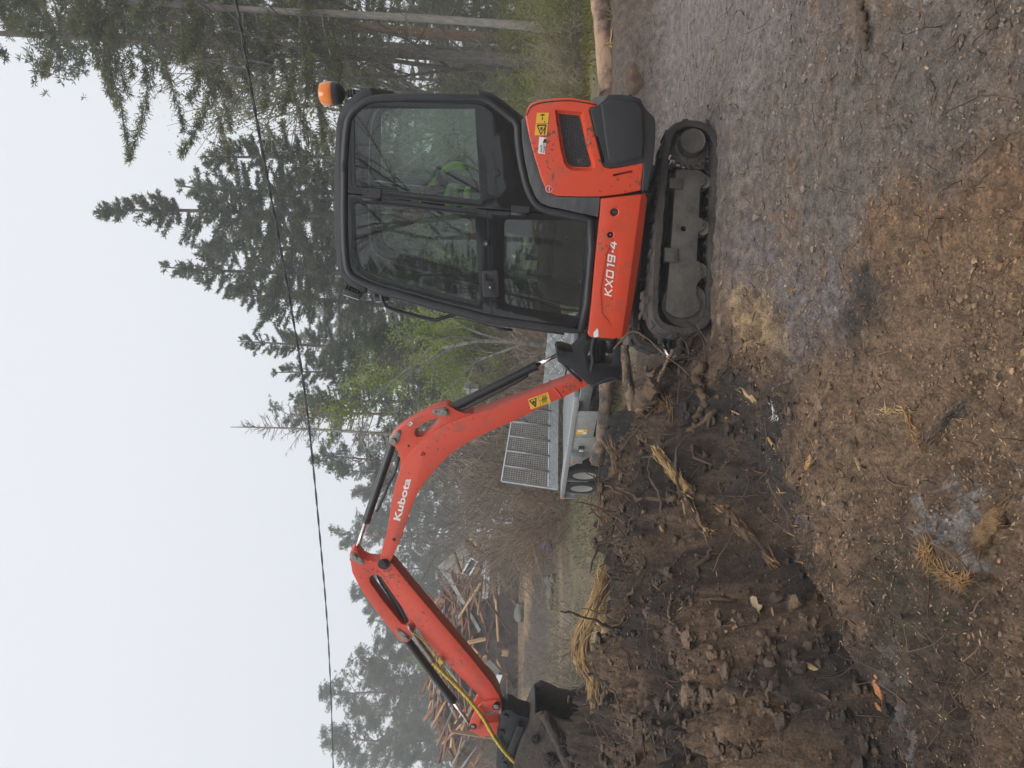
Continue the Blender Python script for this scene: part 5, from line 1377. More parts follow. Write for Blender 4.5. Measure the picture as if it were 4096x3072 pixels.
put('spruce_b', 'spruce_tree', 40.0, 330, 1300, 'small spruce seen through the crooked birch')
put('birch_b', 'birch_tree', 23.0, 590, 690, 'olive-leaved birch rising over the cab roof', wscale=0.9)
put('spruce_c', 'spruce_tree', 26.0, 640, 800, 'thin spruce with bare stem behind the cab roof')
put('spruce_a', 'spruce_tree', 27.0, 880, 385, 'tallest pointed spruce behind the cab')
put('spruce_b', 'spruce_tree', 29.0, 1095, 635, 'pointed spruce next to the tallest one, over the cab front')
put('spruce_b', 'spruce_tree', 33.0, 770, 700, 'spruce between the tallest one and the olive birch', wscale=1.2)
put('spruce_c', 'spruce_tree', 31.0, 1000, 760, 'broad spruce standing between the two pointed ones', wscale=1.25)
put('spruce_a', 'spruce_tree', 33.0, 1400, 945, 'hazy pointed spruce behind the boom foot')
put('spruce_b', 'spruce_tree', 34.0, 1510, 1080, 'hazy spruce above the garden lantern')
put('spruce_c', 'spruce_tree', 30.0, 1230, 900, 'spruce behind the work lights of the cab', wscale=1.2)
put('birch_a', 'birch_tree', 16.5, 1410, 1265, 'bright green young birch beside the cab front', wscale=1.15)
put('pine_b', 'pine_tree', 23.0, 1345, 1430, 'slim pine trunk behind the bright green birch')
put('pine_a', 'pine_tree', 26.0, 1440, 1250, 'pine behind the bright green birch')
put('dead', 'dead_spruce', 31.0, 1765, 955, 'bare dead spruce top sticking up over the boom', cat='dead tree', lean=R(1.2))
put('pine_a', 'pine_tree', 34.0, 1690, 1085, 'pine just right of the dead spruce', lean=R(1))
put('spruce_b', 'spruce_tree', 36.0, 1610, 1150, 'hazy spruce between the dead spruce and the lantern')
put('pine_c', 'pine_tree', 37.0, 1850, 1230, 'pine behind the top of the boom')
put('pine_b', 'pine_tree', 60.9, 1960, 1400, 'misty pine above the maker lettering on the boom')
put('pine_a', 'pine_tree', 63.8, 2170, 1300, 'misty pine behind the joint of boom and arm')
put('spruce_b', 'spruce_tree', 66.7, 2060, 1480, 'misty spruce behind the arm cylinder')
put('pine_b', 'pine_tree', 66.7, 2400, 1390, 'misty pine behind the upper arm')
put('pine_a', 'pine_tree', 72.5, 2520, 1490, 'low misty pine behind the arm ear')
put('pine_a', 'pine_tree', 62.4, 2650, 1375, 'broad-crowned misty pine behind the bucket cylinder', wscale=1.2)
put('pine_c', 'pine_tree', 63.8, 2800, 1265, 'tallest of the misty pines over the timber heap', wscale=1.15)
put('pine_b', 'pine_tree', 65.2, 2960, 1275, 'misty pine at the far end of the timber heap')
put('birch_a', 'birch_tree', 38.0, 2720, 1590, 'bright green birch behind the timber heap', wscale=1.2)
for (D, y, t, lb) in ((22, 40, 1600, 'olive young birch behind the pale slender trunk'), (24, 190, 1500, 'olive young birch between the two right-hand trunks'), (21, 340, 1650, 'olive sapling beside the grey house'), (25, 430, 1500, 'olive young birch behind the orange hood'), (20, 480, 1800, 'low olive sapling behind the orange hood')):
    put('birch_b', 'young_birch', D, y, t, lb, wscale=1.5)
for (k, D, y, t, lb) in (('pine_b', 50, 2270, 1440, 'misty pine between boom joint and upper arm'), ('spruce_b', 52, 2350, 1500, 'small misty spruce behind the arm slot'), ('pine_c', 51, 2460, 1450, 'misty pine behind the arm slot hoses'), ('pine_b', 49, 2590, 1480, 'misty pine behind the hose coupling'), ('pine_a', 50, 2730, 1400, 'misty pine behind the bright green birch at the heap'), ('pine_b', 50, 2880, 1390, 'misty pine between the two tall ones over the heap'), ('pine_a', 48, 3040, 1330, 'misty pine at the edge of the clearing beyond the heap'), ('pine_a', 47, 2110, 1420, 'misty pine above the chrome rod of the arm cylinder'), ('spruce_a', 45, 1900, 1330, 'misty spruce behind the arm cylinder barrel')):
    put(k, 'misty_tree', D * 1.45, y, t, lb, wscale=1.15)
# the wood behind
GRP = 'hazy trees of the wood behind the clearing'
for i in range(40):
    D = random.uniform(62, 100); y = -300 + 3700 * (i + random.uniform(0.1, 0.9)) / 40
    lim = 1500 + 120 * random.random() if y > 1500 else (1600 + 150 * random.random() if y < 700 else 1150 + 250 * random.random())
    put(random.choice(['pine_a', 'pine_b', 'pine_c', 'spruce_a', 'spruce_b', 'spruce_c']), 'forest_tree', D, y, lim, 'faint grey conifer deep in the wood behind the clearing', group=GRP, wscale=1.15)
# trees behind the photographer, which show as reflections in the cab glass
MG = 'trees behind the photographer mirrored in the cab glass'
for (k, x, y, H) in (('bare_a', -4.5, -6.5, 7.5), ('birch_c', -8.5, -8, 7), ('bare_a', -1.5, -9, 8), ('spruce_a', -13, -17, 9), ('bare_a', -8.0, -11, 9), ('spruce_b', -4, -20, 8), ('pine_b', -17, -19, 10)):
    e = put(k, 'mirrored_tree', 20, 1000, 0, 'tree showing only as a dark reflection in the cab glass', group=MG, H=H)
    s = e.matrix_world.to_scale()
    e.matrix_world = Matrix.Translation((x, y, hz(x, y))) @ Matrix.Rotation(random.uniform(0, 6), 4, 'Z') @ Matrix.Diagonal((*s, 1))

# ------------------------------------------------------------------ bare scrub
SHR = []
for k in range(5):
    t, c = branchy(40 + k, 16, 1.5, 0.016, 3, 0, 0, 0.55, (3, 4), 0.75, 0.35, 0.06, 'branches', 0, minr=0.0035, wig=0.16)
    c.materials.append(MATS['twig_bark']); c.materials.append(MATS['twig_bark' if k != 2 else 'red_twig_bark'])
    SHR.append(c)
def shrub(k, D, y, s, label, group=None, rx=0.0, ry=0.0, name='bare_shrub', sz=None):
    g = at_depth(2060, y, D)
    o = bpy.data.objects.new(name, SHR[k]); COL.objects.link(o)
    o.matrix_world = Matrix.Translation((g.x, D, hz(g.x, D))) @ Matrix.Rotation(ry, 4, 'Y') @ Matrix.Rotation(rx, 4, 'X') @ Matrix.Rotation(random.uniform(0, 6), 4, 'Z') @ Matrix.Diagonal((s, s, sz or s, 1))
    return tag(o, label, 'shrub', group)
SG = 'bare brown shrubs at the edge of the wood'
for (k, D, y, s) in ((0, 16.5, 1370, 1.0), (1, 16.0, 1460, 0.95), (3, 17.5, 1560, 1.1), (2, 16.8, 1330, 0.9), (4, 18, 1640, 1.2), (1, 19, 1500, 1.2)):
    shrub(k, D, y, s, 'bare twiggy shrub behind the trailer headboard', SG)
for i_, (k, D, y, s) in enumerate(((0, 18, 1760, 1.4), (1, 17.5, 1850, 1.5), (3, 18.5, 1950, 1.7), (4, 19, 2030, 1.5), (0, 22, 2090, 1.3), (1, 21, 1900, 1.9), (3, 23, 2160, 0.9), (4, 21, 1990, 1.7), (0, 22, 1800, 1.8))):
    shrub(k, D, y, s, ('bare shrub standing behind the mesh of the trailer ramp', 'bare shrub behind the edge of the trailer ramp', 'tall bare shrub just beyond the trailer ramp', 'broad bare shrub below the boom lettering', 'bare shrub below the joint of boom and arm', 'tall bare shrub farther back below the boom', 'small bare shrub at the bank above the blue tub', 'tall bare shrub farther back beside the timber heap', 'tall bare shrub farther back behind the ramp mesh')[i_], 'tangled bare shrubs left of the trailer ramp')
for (D, y, s) in ((17.0, 1985, 0.8), (17.3, 2040, 0.9), (17.8, 2090, 0.8)):
    shrub(2, D, y, s, 'reddish-brown cut brush just behind the trailer wheels', 'reddish cut brush behind the trailer')
for (k, D, y, s) in ((0, 14.5, 2600, 0.55), (1, 14.8, 2680, 0.6), (3, 14.2, 2740, 0.6), (4, 15.2, 2520, 0.5), (1, 14.0, 2800, 0.5)):
    shrub(k, D, y, s, 'heap of thin branches lying behind the torn root', 'branch heap behind the torn root', rx=random.uniform(0.6, 1.2), ry=random.uniform(-0.6, 0.6), name='branch_heap')
for (k, D, y, s) in ((0, 26, 2990, 1.0), (3, 26, 3050, 1.1), (1, 25.5, 2920, 0.9)):
    shrub(k, D, y, s, 'pale bare shrub in front of the timber heap', 'pale shrubs by the timber heap')
def shrub_right():
    for (k, D, y, s) in ((0, 12.5, 380, 0.5), (1, 13.5, 300, 0.6), (3, 14.5, 60, 0.6), (4, 12.0, 440, 0.45)):
        shrub(k, D, y, s, 'low bare shrub on the mossy bank behind the fallen log', 'low shrubs on the mossy bank')
shrub_right()
proto('bush', branchy(71, 12, 1.1, 0.014, 2, 5200, 0.05, 0.6, (4, 5), 0.6, 0.3, 0.1, leafspread=0.13), 'twig_bark', 'pale_birch_leaves')
for (D, y, h, lb) in ((13.5, -20, 1.5, 'olive bush at the wood edge by the pale slender trunk'), (15.0, 60, 1.7, 'olive bush between the pale trunk and the reddish pine'), (14.0, 330, 1.3, 'olive bush beside the thick dark trunk'), (16.5, 420, 2.0, 'olive bush behind the orange hood'), (18.0, 190, 2.2, 'olive bush behind the reddish pine'), (19.5, 310, 2.4, 'tall olive bush in front of the grey house'), (17.5, 500, 2.2, 'olive bush behind the rear of the cab'), (20.5, 110, 2.4, 'tall olive bush deep between the right-hand trunks'), (12.0, 450, 0.9, 'low olive bush on the bank by the counterweight')):
    put('bush', 'leafy_bush', D, y, 0, lb, cat='bush', H=h, wscale=1.2)

# ------------------------------------------------------------------ overhead cable
A_, B_ = at_depth(944, 0, 8.0), at_depth(1333, 3072, 22.0)
dh = (B_ - A_); dh.z = 0
nrm = Vector((-dh.y, dh.x, 0)).normalized()
def wire_pt(x, y):
    d = ray(x, y); t = (A_ - CAM).dot(nrm) / d.dot(nrm); return CAM + d * t
ends_ = [(850, -600)] + [(944, 0), (1037, 537), (1130, 1037), (1222, 1593), (1278, 2130), (1315, 2593), (1333, 3072)] + [(1345, 3600)]
WP = spline([tuple(wire_pt(x, y)) for x, y in ends_], 120)
acc = Acc()
n = len(WP); ph = np.arange(n) * 1.3
N_ = np.array(nrm)
for k in (0, PI):
    off = (np.cos(ph + k)[:, None] * np.array([0, 0, 1.0])[None] + np.sin(ph + k)[:, None] * N_[None]) * 0.011
    acc.add(*tube(WP + off, 0.011, 6))
tag(acc.obj('overhead_cable', 'cable_black'), 'black twisted power cable sagging across the sky', 'cable')

# ------------------------------------------------------------------ operator in the cab
def skin_mesh(name, V, E, Rr, root=0, sub=2):
    me = bpy.data.meshes.new(name); me.from_pydata([tuple(v) for v in V], E, [])
    o = bpy.data.objects.new(name, me); COL.objects.link(o)
    o.modifiers.new('skin', 'SKIN'); s = o.modifiers.new('sub', 'SUBSURF'); s.levels = s.render_levels = sub
    if not me.skin_vertices: me.skin_vertices.new()
    for i, r in enumerate(Rr):
        me.skin_vertices[0].data[i].radius = (r, r) if np.isscalar(r) else r
        me.skin_vertices[0].data[i].use_root = (i == root)
    dg = bpy.context.evaluated_depsgraph_get()
    out = bpy.data.meshes.new_from_object(o.evaluated_get(dg)); out.name = name
    bpy.data.objects.remove(o)
    out.polygons.foreach_set('use_smooth', [True] * len(out.polygons))
    return out
def make_person():
    hip = Vector((-0.06, 0.0, 1.15)); belly = Vector((-0.06, 0, 1.30))
    chest = HF.p3(1770, 762, 0.0); neckb = HF.p3(1722, 800, 0.0); neck = HF.p3(1698, 822, 0.0)
    chin = HF.p3(1672, 845, 0.0); crown = HF.p3(1612, 862, 0.0); head = HF.p3(1640, 856, 0.0)
    sh = HF.p3(1745, 786, 0.19); el = HF.p3(1885, 792, 0.25); wr = HF.p3(1893, 890, 0.27); hd = HF.p3(1892, 928, 0.27)
    mir = lambda v: Vector((v.x, -v.y, v.z))
    kn = Vector((0.40, 0.13, 1.16)); an = Vector((0.50, 0.13, 0.72)); toe = Vector((0.66, 0.13, 0.68))
    V = [hip, belly, chest, neckb, neck, chin, head, crown, sh, el, wr, hd, mir(sh), mir(el), mir(wr), mir(hd), hip + Vector((0.02, 0.10, -0.02)), kn, an, toe, hip + Vector((0.02, -0.10, -0.02)), mir(kn), mir(an), mir(toe)]
    E = [(0, 1), (1, 2), (2, 3), (3, 4), (4, 5), (5, 6), (6, 7), (3, 8), (8, 9), (9, 10), (10, 11), (3, 12), (12, 13), (13, 14), (14, 15), (0, 16), (16, 17), (17, 18), (18, 19), (0, 20), (20, 21), (21, 22), (22, 23)]
    Rr = [0.13, 0.12, 0.14, 0.07, 0.052, 0.06, 0.085, 0.06, 0.06, 0.042, 0.03, 0.032, 0.06, 0.042, 0.03, 0.032, 0.085, 0.058, 0.04, 0.036, 0.085, 0.058, 0.04, 0.036]
    root = link('person', skin_mesh('person', V, E, Rr), 'skin', None)
    root.matrix_world = HF.m
    tag(root, 'person in dark jacket with neon yellow bands seated at the controls in the cab', 'person')
    # jacket
    i = [0, 1, 2, 3, 8, 9, 10, 12, 13, 14]
    rj = [0.145, 0.145, 0.165, 0.085, 0.085, 0.066, 0.052, 0.085, 0.066, 0.052]
    ej = [(0, 1), (1, 2), (2, 3), (3, 4), (4, 5), (5, 6), (3, 7), (7, 8), (8, 9)]
    link('jacket', skin_mesh('jacket', [V[k] for k in i], ej, rj), 'jacket_cloth', root)
    link('trousers', skin_mesh('trousers', [V[0], V[16], V[17], V[18], V[20], V[21], V[22]], [(0, 1), (1, 2), (2, 3), (0, 4), (4, 5), (5, 6)], [0.14, 0.10, 0.075, 0.06, 0.10, 0.075, 0.06]), 'trouser_cloth', root)
    for s in (1, -1):
        a = V[18 if s > 0 else 22]; t = V[19 if s > 0 else 23]
        tube_obj('boot', [a + Vector((0, 0, 0.06)), a + Vector((0, 0, -0.04)), t + Vector((-0.08, 0, -0.01)), t], [0.05, 0.06, 0.05, 0.042], 'black_plastic', root, 10, 10)
    # hair: cap of short strands-like clumps over the skull
    acc = Acc()
    up = (crown - chin).normalized(); fw = Vector((1, 0, 0)); fw = (fw - up * fw.dot(up)).normalized(); sd = up.cross(fw)
    c = head.lerp(crown, 0.35)
    n1, n2 = 22, 14
    Vh = []
    for a in range(n1):
        for b in range(n2):
            th = 2 * PI * a / n1; ph = PI * 0.62 * b / (n2 - 1)
            r = 0.098 * (1 + 0.05 * math.sin(9 * th + 5 * ph))
            dirv = up * math.cos(ph) * 1.12 + (fw * math.cos(th) * 1.1 + sd * math.sin(th) * 0.88) * math.sin(ph)
            if dirv.dot(fw) > 0.55 and ph > 1.1: r *= 0.82
            Vh.append(tuple(c + dirv * r - fw * 0.012))
    acc.add(Vh, [(a * n2 + b, ((a + 1) % n1) * n2 + b, ((a + 1) % n1) * n2 + b + 1, a * n2 + b + 1) for a in range(n1) for b in range(n2 - 1)])
    acc.obj('hair', 'hair_brown', root)
    # face: nose, ears, eyes
    fc = head + fw * 0.082
    tube_obj('nose', [fc + up * 0.02, fc + up * 0.0 + fw * 0.018, fc - up * 0.022 + fw * 0.016], [0.008, 0.012, 0.013], 'skin', root, 8, 6)
    for s in (1, -1):
        tube_obj('ear', [head + sd * s * 0.082 + up * 0.025 - fw * 0.01, head + sd * s * 0.09 - fw * 0.015, head + sd * s * 0.08 - up * 0.03 - fw * 0.005], [0.012, 0.018, 0.01], 'skin', root, 8, 6)
        tube_obj('eye', [fc + sd * s * 0.03 + up * 0.022 - fw * 0.012, fc + sd * s * 0.03 + up * 0.022 - fw * 0.004], [0.011, 0.006], 'black_print', root, 8)
        # fingers closed on the lever
        h = V[11 if s > 0 else 15]
        for k in range(4):
            z = -0.024 + 0.016 * k
            tube_obj('finger', [h + Vector((0.0, s * 0.02, z)), h + Vector((0.035, s * 0.02, z)), h + Vector((0.045, s * -0.008, z)), h + Vector((0.02, s * -0.02, z))], [0.009, 0.009, 0.008, 0.007], 'skin', root, 8, 10)
        tube_obj('thumb', [h + Vector((-0.01, 0, 0.02)), h + Vector((0.01, -s * 0.02, 0.045)), h + Vector((0.035, -s * 0.015, 0.05))], [0.011, 0.01, 0.008], 'skin', root, 8, 8)
    # neon bands
    def ring(p, q, r, w, mat, nm):
        p, q = Vector(p), Vector(q); d = (q - p).normalized()
        tube_obj(nm, [p - d * w, p - d * w * 0.6, p + d * w * 0.6, p + d * w], [r * 0.96, r, r, r * 0.96], mat, root, 20)
    for s in (1, -1):
        S, El, W = (V[8], V[9], V[10]) if s > 0 else (V[12], V[13], V[14])
        m_ = S.lerp(El, 0.52)
        ring(m_, El, 0.089, 0.042, 'hi_vis', 'neon_band'); ring(m_, El, 0.0905, 0.021, 'reflective_tape', 'reflective_band')
        m_ = El.lerp(W, 0.45)
        ring(m_, W, 0.070, 0.03, 'hi_vis', 'neon_band')
        ring(El.lerp(S, 0.05), S, 0.078, 0.02, 'hi_vis', 'neon_band')
        # over the shoulder and down the back
        tube_obj('shoulder_band', [neckb + Vector((0.05, s * 0.10, 0.03)), neckb + Vector((-0.02, s * 0.115, 0.045)), neckb + Vector((-0.10, s * 0.12, -0.01)), chest + Vector((-0.165, s * 0.12, -0.04)), chest + Vector((-0.17, s * 0.11, -0.16))], 0.022, 'hi_vis', root, 8, 18)
    ring(chest.lerp(belly, 0.45), belly, 0.185, 0.03, 'hi_vis', 'neon_band')
make_person()

# ------------------------------------------------------------------ trailer
TY = 13.0
TRF = Frame((0, 0, 0), math.atan2(-0.91, -0.41), R(1.5))
w1 = at_depth(2352, 1902, TY)
TRF = Frame((w1.x, w1.y, at_depth(2416, 1895, TY).z), math.atan2(-0.91, -0.41), R(1.5))
TR = empty('trailer', TRF.m, 'galvanised tandem-axle plant trailer with its mesh ramp standing upright', 'trailer')
def tp(x, y, L): return TRF.p3(x, y, L)
def tpoly(pts, L): return TRF.poly(pts, L)
wc1 = TRF.px(2346, 1893, 0.0); rw = 0.34
zc = rw + 0.0
GZ = 0.0
def wheel(a):
    L0 = 0.0
    tyre_prof = [(0.19, 0.0), (0.21, -0.012), (0.29, -0.014), (rw - 0.008, 0.008), (rw, 0.03), (rw, 0.225), (rw - 0.008, 0.247), (0.29, 0.265), (0.19, 0.26)]
    o = lathe_obj('tyre', tyre_prof, (a, L0, zc), 'tyre_rubber', TR, 48)
    acc = Acc()
    for k in range(40):
        t = 2 * PI * k / 40
        for (y0, y1, sh) in ((0.012, 0.115, 0.0), (0.135, 0.24, 0.07)):
            vs = []
            for rr in (rw - 0.004, rw + 0.008):
                for yy in (y0, y1):
                    for dt in (-0.048, 0.048):
                        tt = t + dt + sh + (0.05 if yy == y1 else 0)
                        vs.append((a + rr * math.cos(tt), L0 + yy, zc + rr * math.sin(tt)))
            acc.add(vs, [(0, 1, 3, 2), (4, 6, 7, 5), (0, 4, 5, 1), (2, 3, 7, 6), (0, 2, 6, 4), (1, 5, 7, 3)])
    acc.obj('tread', 'tyre_rubber', o, smooth=False)
    rim = lathe_obj('rim', [(0.195, -0.004), (0.205, -0.008), (0.20, 0.01), (0.175, 0.02), (0.17, 0.07), (0.10, 0.085), (0.06, 0.075), (0.055, 0.045), (0.0, 0.045)], (a, L0, zc), 'rim_silver', o, 36)
wheel(0.0); wheel(-0.78)
for s in (0.0, -0.78): tube_obj('axle', [(s, 0.1, zc), (s, 1.85, zc)], 0.035, 'galvanised_dull', TR, 10)
lathe_obj('far_tyre', [(0.1, 0.0), (rw - 0.03, 0.0), (rw, 0.03), (rw, 0.17), (rw - 0.03, 0.2), (0.1, 0.2)], (0.0, 1.82, zc), 'tyre_rubber', TR, 32)
lathe_obj('far_tyre', [(0.1, 0.0), (rw - 0.03, 0.0), (rw, 0.03), (rw, 0.17), (rw - 0.03, 0.2), (0.1, 0.2)], (-0.78, 1.82, zc), 'tyre_rubber', TR, 32)
DZ = 0.70                                                # deck edge height
box_obj('side_beam', (-1.45, -0.02, DZ - 0.07), (3.3, 0.06, DZ + 0.0), 'galvanised', TR, 0.004)
box_obj('deck', (-1.3, 0.24, DZ - 0.12), (2.6, 1.76, DZ - 0.05), 'galvanised_dull', TR, 0.004)
box_obj('mudguard', (-1.45, 0.062, DZ - 0.03), (0.75, 0.30, DZ - 0.004), 'galvanised', TR, 0.004)
prism_obj('side_plate', [(0.45, DZ - 0.075), (1.9, DZ - 0.075), (1.9, 0.30), (1.15, 0.30), (0.95, 0.34)], 0.0, 0.02, 'galvanised', TR, bev=0.002)
box_obj('chassis_beam', (-1.2, 0.30, 0.42), (3.4, 0.38, 0.58), 'galvanised_dull', TR, 0.004)
box_obj('chassis_beam', (-1.2, 1.62, 0.42), (3.4, 1.70, 0.58), 'galvanised_dull', TR, 0.004)
lb = box_obj('lamp_box', (0.95, -0.10, DZ - 0.26), (1.30, -0.002, DZ - 0.075), 'galvanised_dull', TR, 0.004)
box_obj('amber_reflector', (0.97, -0.112, DZ - 0.13), (1.04, -0.10, DZ - 0.085), 'amber', TR, 0.003)
box_obj('side_lamp', (1.42, -0.05, DZ - 0.26), (1.53, -0.001, DZ - 0.17), 'black_plastic', TR, 0.01)
box_obj('lamp_lens', (1.43, -0.07, DZ - 0.25), (1.50, -0.049, DZ - 0.18), 'clear_lens', TR, 0.008)
box_obj('amber_reflector', (-1.32, -0.03, DZ - 0.055), (-1.2, -0.021, DZ - 0.015), 'amber', TR, 0.002)
tp_o = box_obj('type_plate', (2.05, -0.008, DZ - 0.26), (2.26, -0.001, DZ - 0.10), 'yellow_print', TR, 0)
box_obj('plate_print', (2.16, -0.011, DZ - 0.20), (2.24, -0.0085, DZ - 0.12), 'white_print', tp_o, 0)
box_obj('plate_print', (2.07, -0.011, DZ - 0.25), (2.15, -0.0085, DZ - 0.20), 'white_print', tp_o, 0)
box_obj('front_plate', (1.92, 0.0, 0.34), (2.9, 0.02, DZ - 0.075), 'galvanised', TR, 0.002)
for (a0, z1) in ((-0.37, 0.25), (-1.16, 0.25)):
    box_obj('mud_flap', (a0 - 0.012, 0.0, z1), (a0 + 0.012, 0.22, DZ - 0.05), 'galvanised_dull', TR, 0.004)
box_obj('rear_lamp_board', (-1.50, 0.0, DZ - 0.32), (-1.44, 0.26, DZ - 0.03), 'galvanised_dull', TR, 0.006)
box_obj('rear_lamp', (-1.43, 0.05, DZ - 0.28), (-1.40, 0.12, DZ - 0.2), 'clear_lens', TR, 0.006)
for k in range(14):
    disc_obj('rivet', (0.55 + 0.17 * k, DZ - 0.11 if k % 2 else DZ - 0.33), 0.012, -0.006, 0.002, 'galvanised_dull', TR, 8) if 0.55 + 0.17 * k > 1.0 else None
# upright mesh ramp across the rear, plane square to the axis
ar = -1.42
def rp(x, y):
    d = ray(x, y); q0 = TRF.m @ Vector((ar, 0, 0)); t = (q0 - CAM).dot(TRF.f) / d.dot(TRF.f); return TRF.mi @ (CAM + d * t)
TLc, TRc, BRc, BLc = rp(2007, 1924), rp(2066, 1575), rp(2234, 1590), rp(2230, 1957)
def rq(u, v): return (TLc.lerp(TRc, u)).lerp(BLc.lerp(BRc, u), v)
fr = Acc()
for (p, q) in ((rq(0, 0), rq(1, 0)), (rq(0, 0), rq(0, 1)), (rq(1, 0), rq(1, 1)), (rq(0, 0.84), rq(1, 0.80)), (rq(0, 1), rq(1, 1))): fr.add(*tube([tuple(p), tuple(q)], 0.022, 4))
ramp = fr.obj('ramp_frame', 'galvanised', TR, smooth=False)
acc = Acc()
for k in range(1, 46): acc.add(*tube([tuple(rq(k / 46, 0)), tuple(rq(k / 46, 0.82))], 0.0042, 4, cap=False))
for k in range(1, 18): acc.add(*tube([tuple(rq(0, 0.82 * k / 18)), tuple(rq(1, 0.82 * k / 18))], 0.0042, 4, cap=False))
acc.obj('ramp_mesh', 'galvanised', ramp, smooth=False)
for k in range(1, 6):
    tube_obj('ramp_bar', [tuple(rq(k / 6, 0) + Vector((0.02, 0, 0))), tuple(rq(k / 6, 0.84) + Vector((0.02, 0, 0)))], 0.02, 'galvanised_dull', ramp, 6)
def checker(name, P, parent, nu, nv):
    """tread plate: flat sheet with raised lozenges in basket weave"""
    p00, p10, p11, p01 = [Vector(p) for p in P]
    n = (p10 - p00).cross(p01 - p00).normalized()
    view = (TRF.mi @ CAM) - p00
    if n.dot(view) < 0: n = -n
    a = Acc()
    a.add([tuple(v) for v in (p00, p10, p11, p01)] + [tuple(v - n * 0.006) for v in (p00, p10, p11, p01)], [(0, 1, 2, 3), (4, 7, 6, 5), (0, 4, 5, 1), (1, 5, 6, 2), (2, 6, 7, 3), (3, 7, 4, 0)])
    def q(u, v): return p00.lerp(p10, u).lerp(p01.lerp(p11, u), v)
    for i in range(nu):
        for j in range(nv):
            u, v = (i + 0.5) / nu, (j + 0.5) / nv
            s = 1 if (i + j) % 2 else -1
            for k in (-0.28, 0.0, 0.28):
                c0 = (u + s * k / nu, v + k / nv)
                d = (0.36 / nu, -s * 0.36 / nv); w = (0.07 * s / nu, 0.07 / nv)
                f_ = [q(c0[0] - d[0], c0[1] - d[1]), q(c0[0] + w[0], c0[1] + w[1]), q(c0[0] + d[0], c0[1] + d[1]), q(c0[0] - w[0], c0[1] - w[1])]
                a.add([tuple(x) for x in f_] + [tuple(q(*c0) + n * 0.010)], None, [(0, 1, 4), (1, 2, 4), (2, 3, 4), (3, 0, 4)])
    return a.obj(name, 'galvanised', parent, smooth=False)
off = Vector((0.015, 0, 0))
checker('tread_plate', [rq(0, 0.85) + off, rq(1, 0.81) + off, rq(1, 0.985) + off, rq(0, 0.985) + off], ramp, 26, 3)
# headboard box at the front
ah = 3.0
def hp_(x, y, a=ah):
    d = ray(x, y); q0 = TRF.m @ Vector((a, 0, 0)); t = (q0 - CAM).dot(TRF.f) / d.dot(TRF.f); return TRF.mi @ (CAM + d * t)
hb = [hp_(2172, 1541), hp_(2193, 1300), hp_(2288, 1310), hp_(2251, 1543)]
acc = Acc(); dn = Vector((-0.22, 0, 0))
acc.add([tuple(v - Vector((0.01, 0, 0))) for v in hb] + [tuple(v + dn) for v in hb], [(0, 1, 2, 3), (7, 6, 5, 4), (0, 4, 5, 1), (1, 5, 6, 2), (2, 6, 7, 3), (3, 7, 4, 0)])
box = acc.obj('headboard_box', 'galvanised', TR, smooth=False)
checker('tread_plate', [hb[0].lerp(hb[1], 0.20), hb[1], hb[2].lerp(hb[1], 0.1), hb[3].lerp(hb[2], 0.2).lerp(hb[0].lerp(hb[1], 0.2), 0.1)], box, 8, 4)
acc = Acc(); s0 = [hb[0].lerp(hb[1], 0.06).lerp(hb[3], 0.3), hb[0].lerp(hb[1], 0.13).lerp(hb[3], 0.3), hb[0].lerp(hb[1], 0.13).lerp(hb[3], 0.62), hb[0].lerp(hb[1], 0.06).lerp(hb[3], 0.62)]
acc.add([tuple(v + Vector((0.004, 0, 0))) for v in s0], [(0, 1, 2, 3)]); acc.obj('carry_slot', 'black_print', box, smooth=False)
tube_obj('drawbar', [(2.6, 0.5, 0.5), (4.4, 0.98, 0.46)], 0.05, 'galvanised_dull', TR, 6)
tube_obj('drawbar', [(2.6, 1.5, 0.5), (4.4, 1.02, 0.46)], 0.05, 'galvanised_dull', TR, 6)
tube_obj('jockey_wheel_post', [(4.1, 0.85, 0.05), (4.1, 0.85, 0.8)], 0.03, 'galvanised_dull', TR, 8)

# ------------------------------------------------------------------ wood
pm('torn_wood', (0.22, 0.115, 0.045), (0.42, 0.24, 0.10), 9, rough=0.75, bump=0.5, bscale=60, stretch=(1, 1, 1), rand=0.12)
pm('pale_wood', (0.33, 0.21, 0.105), (0.50, 0.34, 0.17), 14, rough=0.75, bump=0.4, bscale=60, rand=0.15)
pm('dark_root', (0.045, 0.031, 0.024), (0.12, 0.080, 0.055), 8, rough=0.8, bump=0.9, bscale=26, bdist=0.03)
pm('brown_bark', (0.055, 0.036, 0.024), (0.16, 0.10, 0.060), 7, rough=0.85, bump=0.9, bscale=24, bdist=0.03)
pm('log_bark', (0.10, 0.072, 0.052), (0.30, 0.20, 0.13), 5, rough=0.85, bump=0.9, bscale=18, bdist=0.03, dirt=(0.04, 0.035, 0.03), dirt_scale=4, dirt_lo=0.45, dirt_hi=0.6)
pm('peeled_log', (0.26, 0.155, 0.095), (0.42, 0.27, 0.17), 6, rough=0.75, bump=0.6, bscale=30, stretch=(0.6, 3, 3), dirt=(0.06, 0.04, 0.03), dirt_scale=3, dirt_lo=0.45, dirt_hi=0.62)
pm('slab_wood', (0.10, 0.055, 0.028), (0.34, 0.20, 0.09), 30, rough=0.85, bump=1.0, bscale=60, bdist=0.03, stretch=(1, 0.5, 1))
pm('root_fibre', (0.085, 0.050, 0.032), (0.19, 0.115, 0.07), 5, rough=0.85)
pm('orange_rot', (0.34, 0.12, 0.04), (0.42, 0.19, 0.075), 12, rough=0.8, bump=0.5)
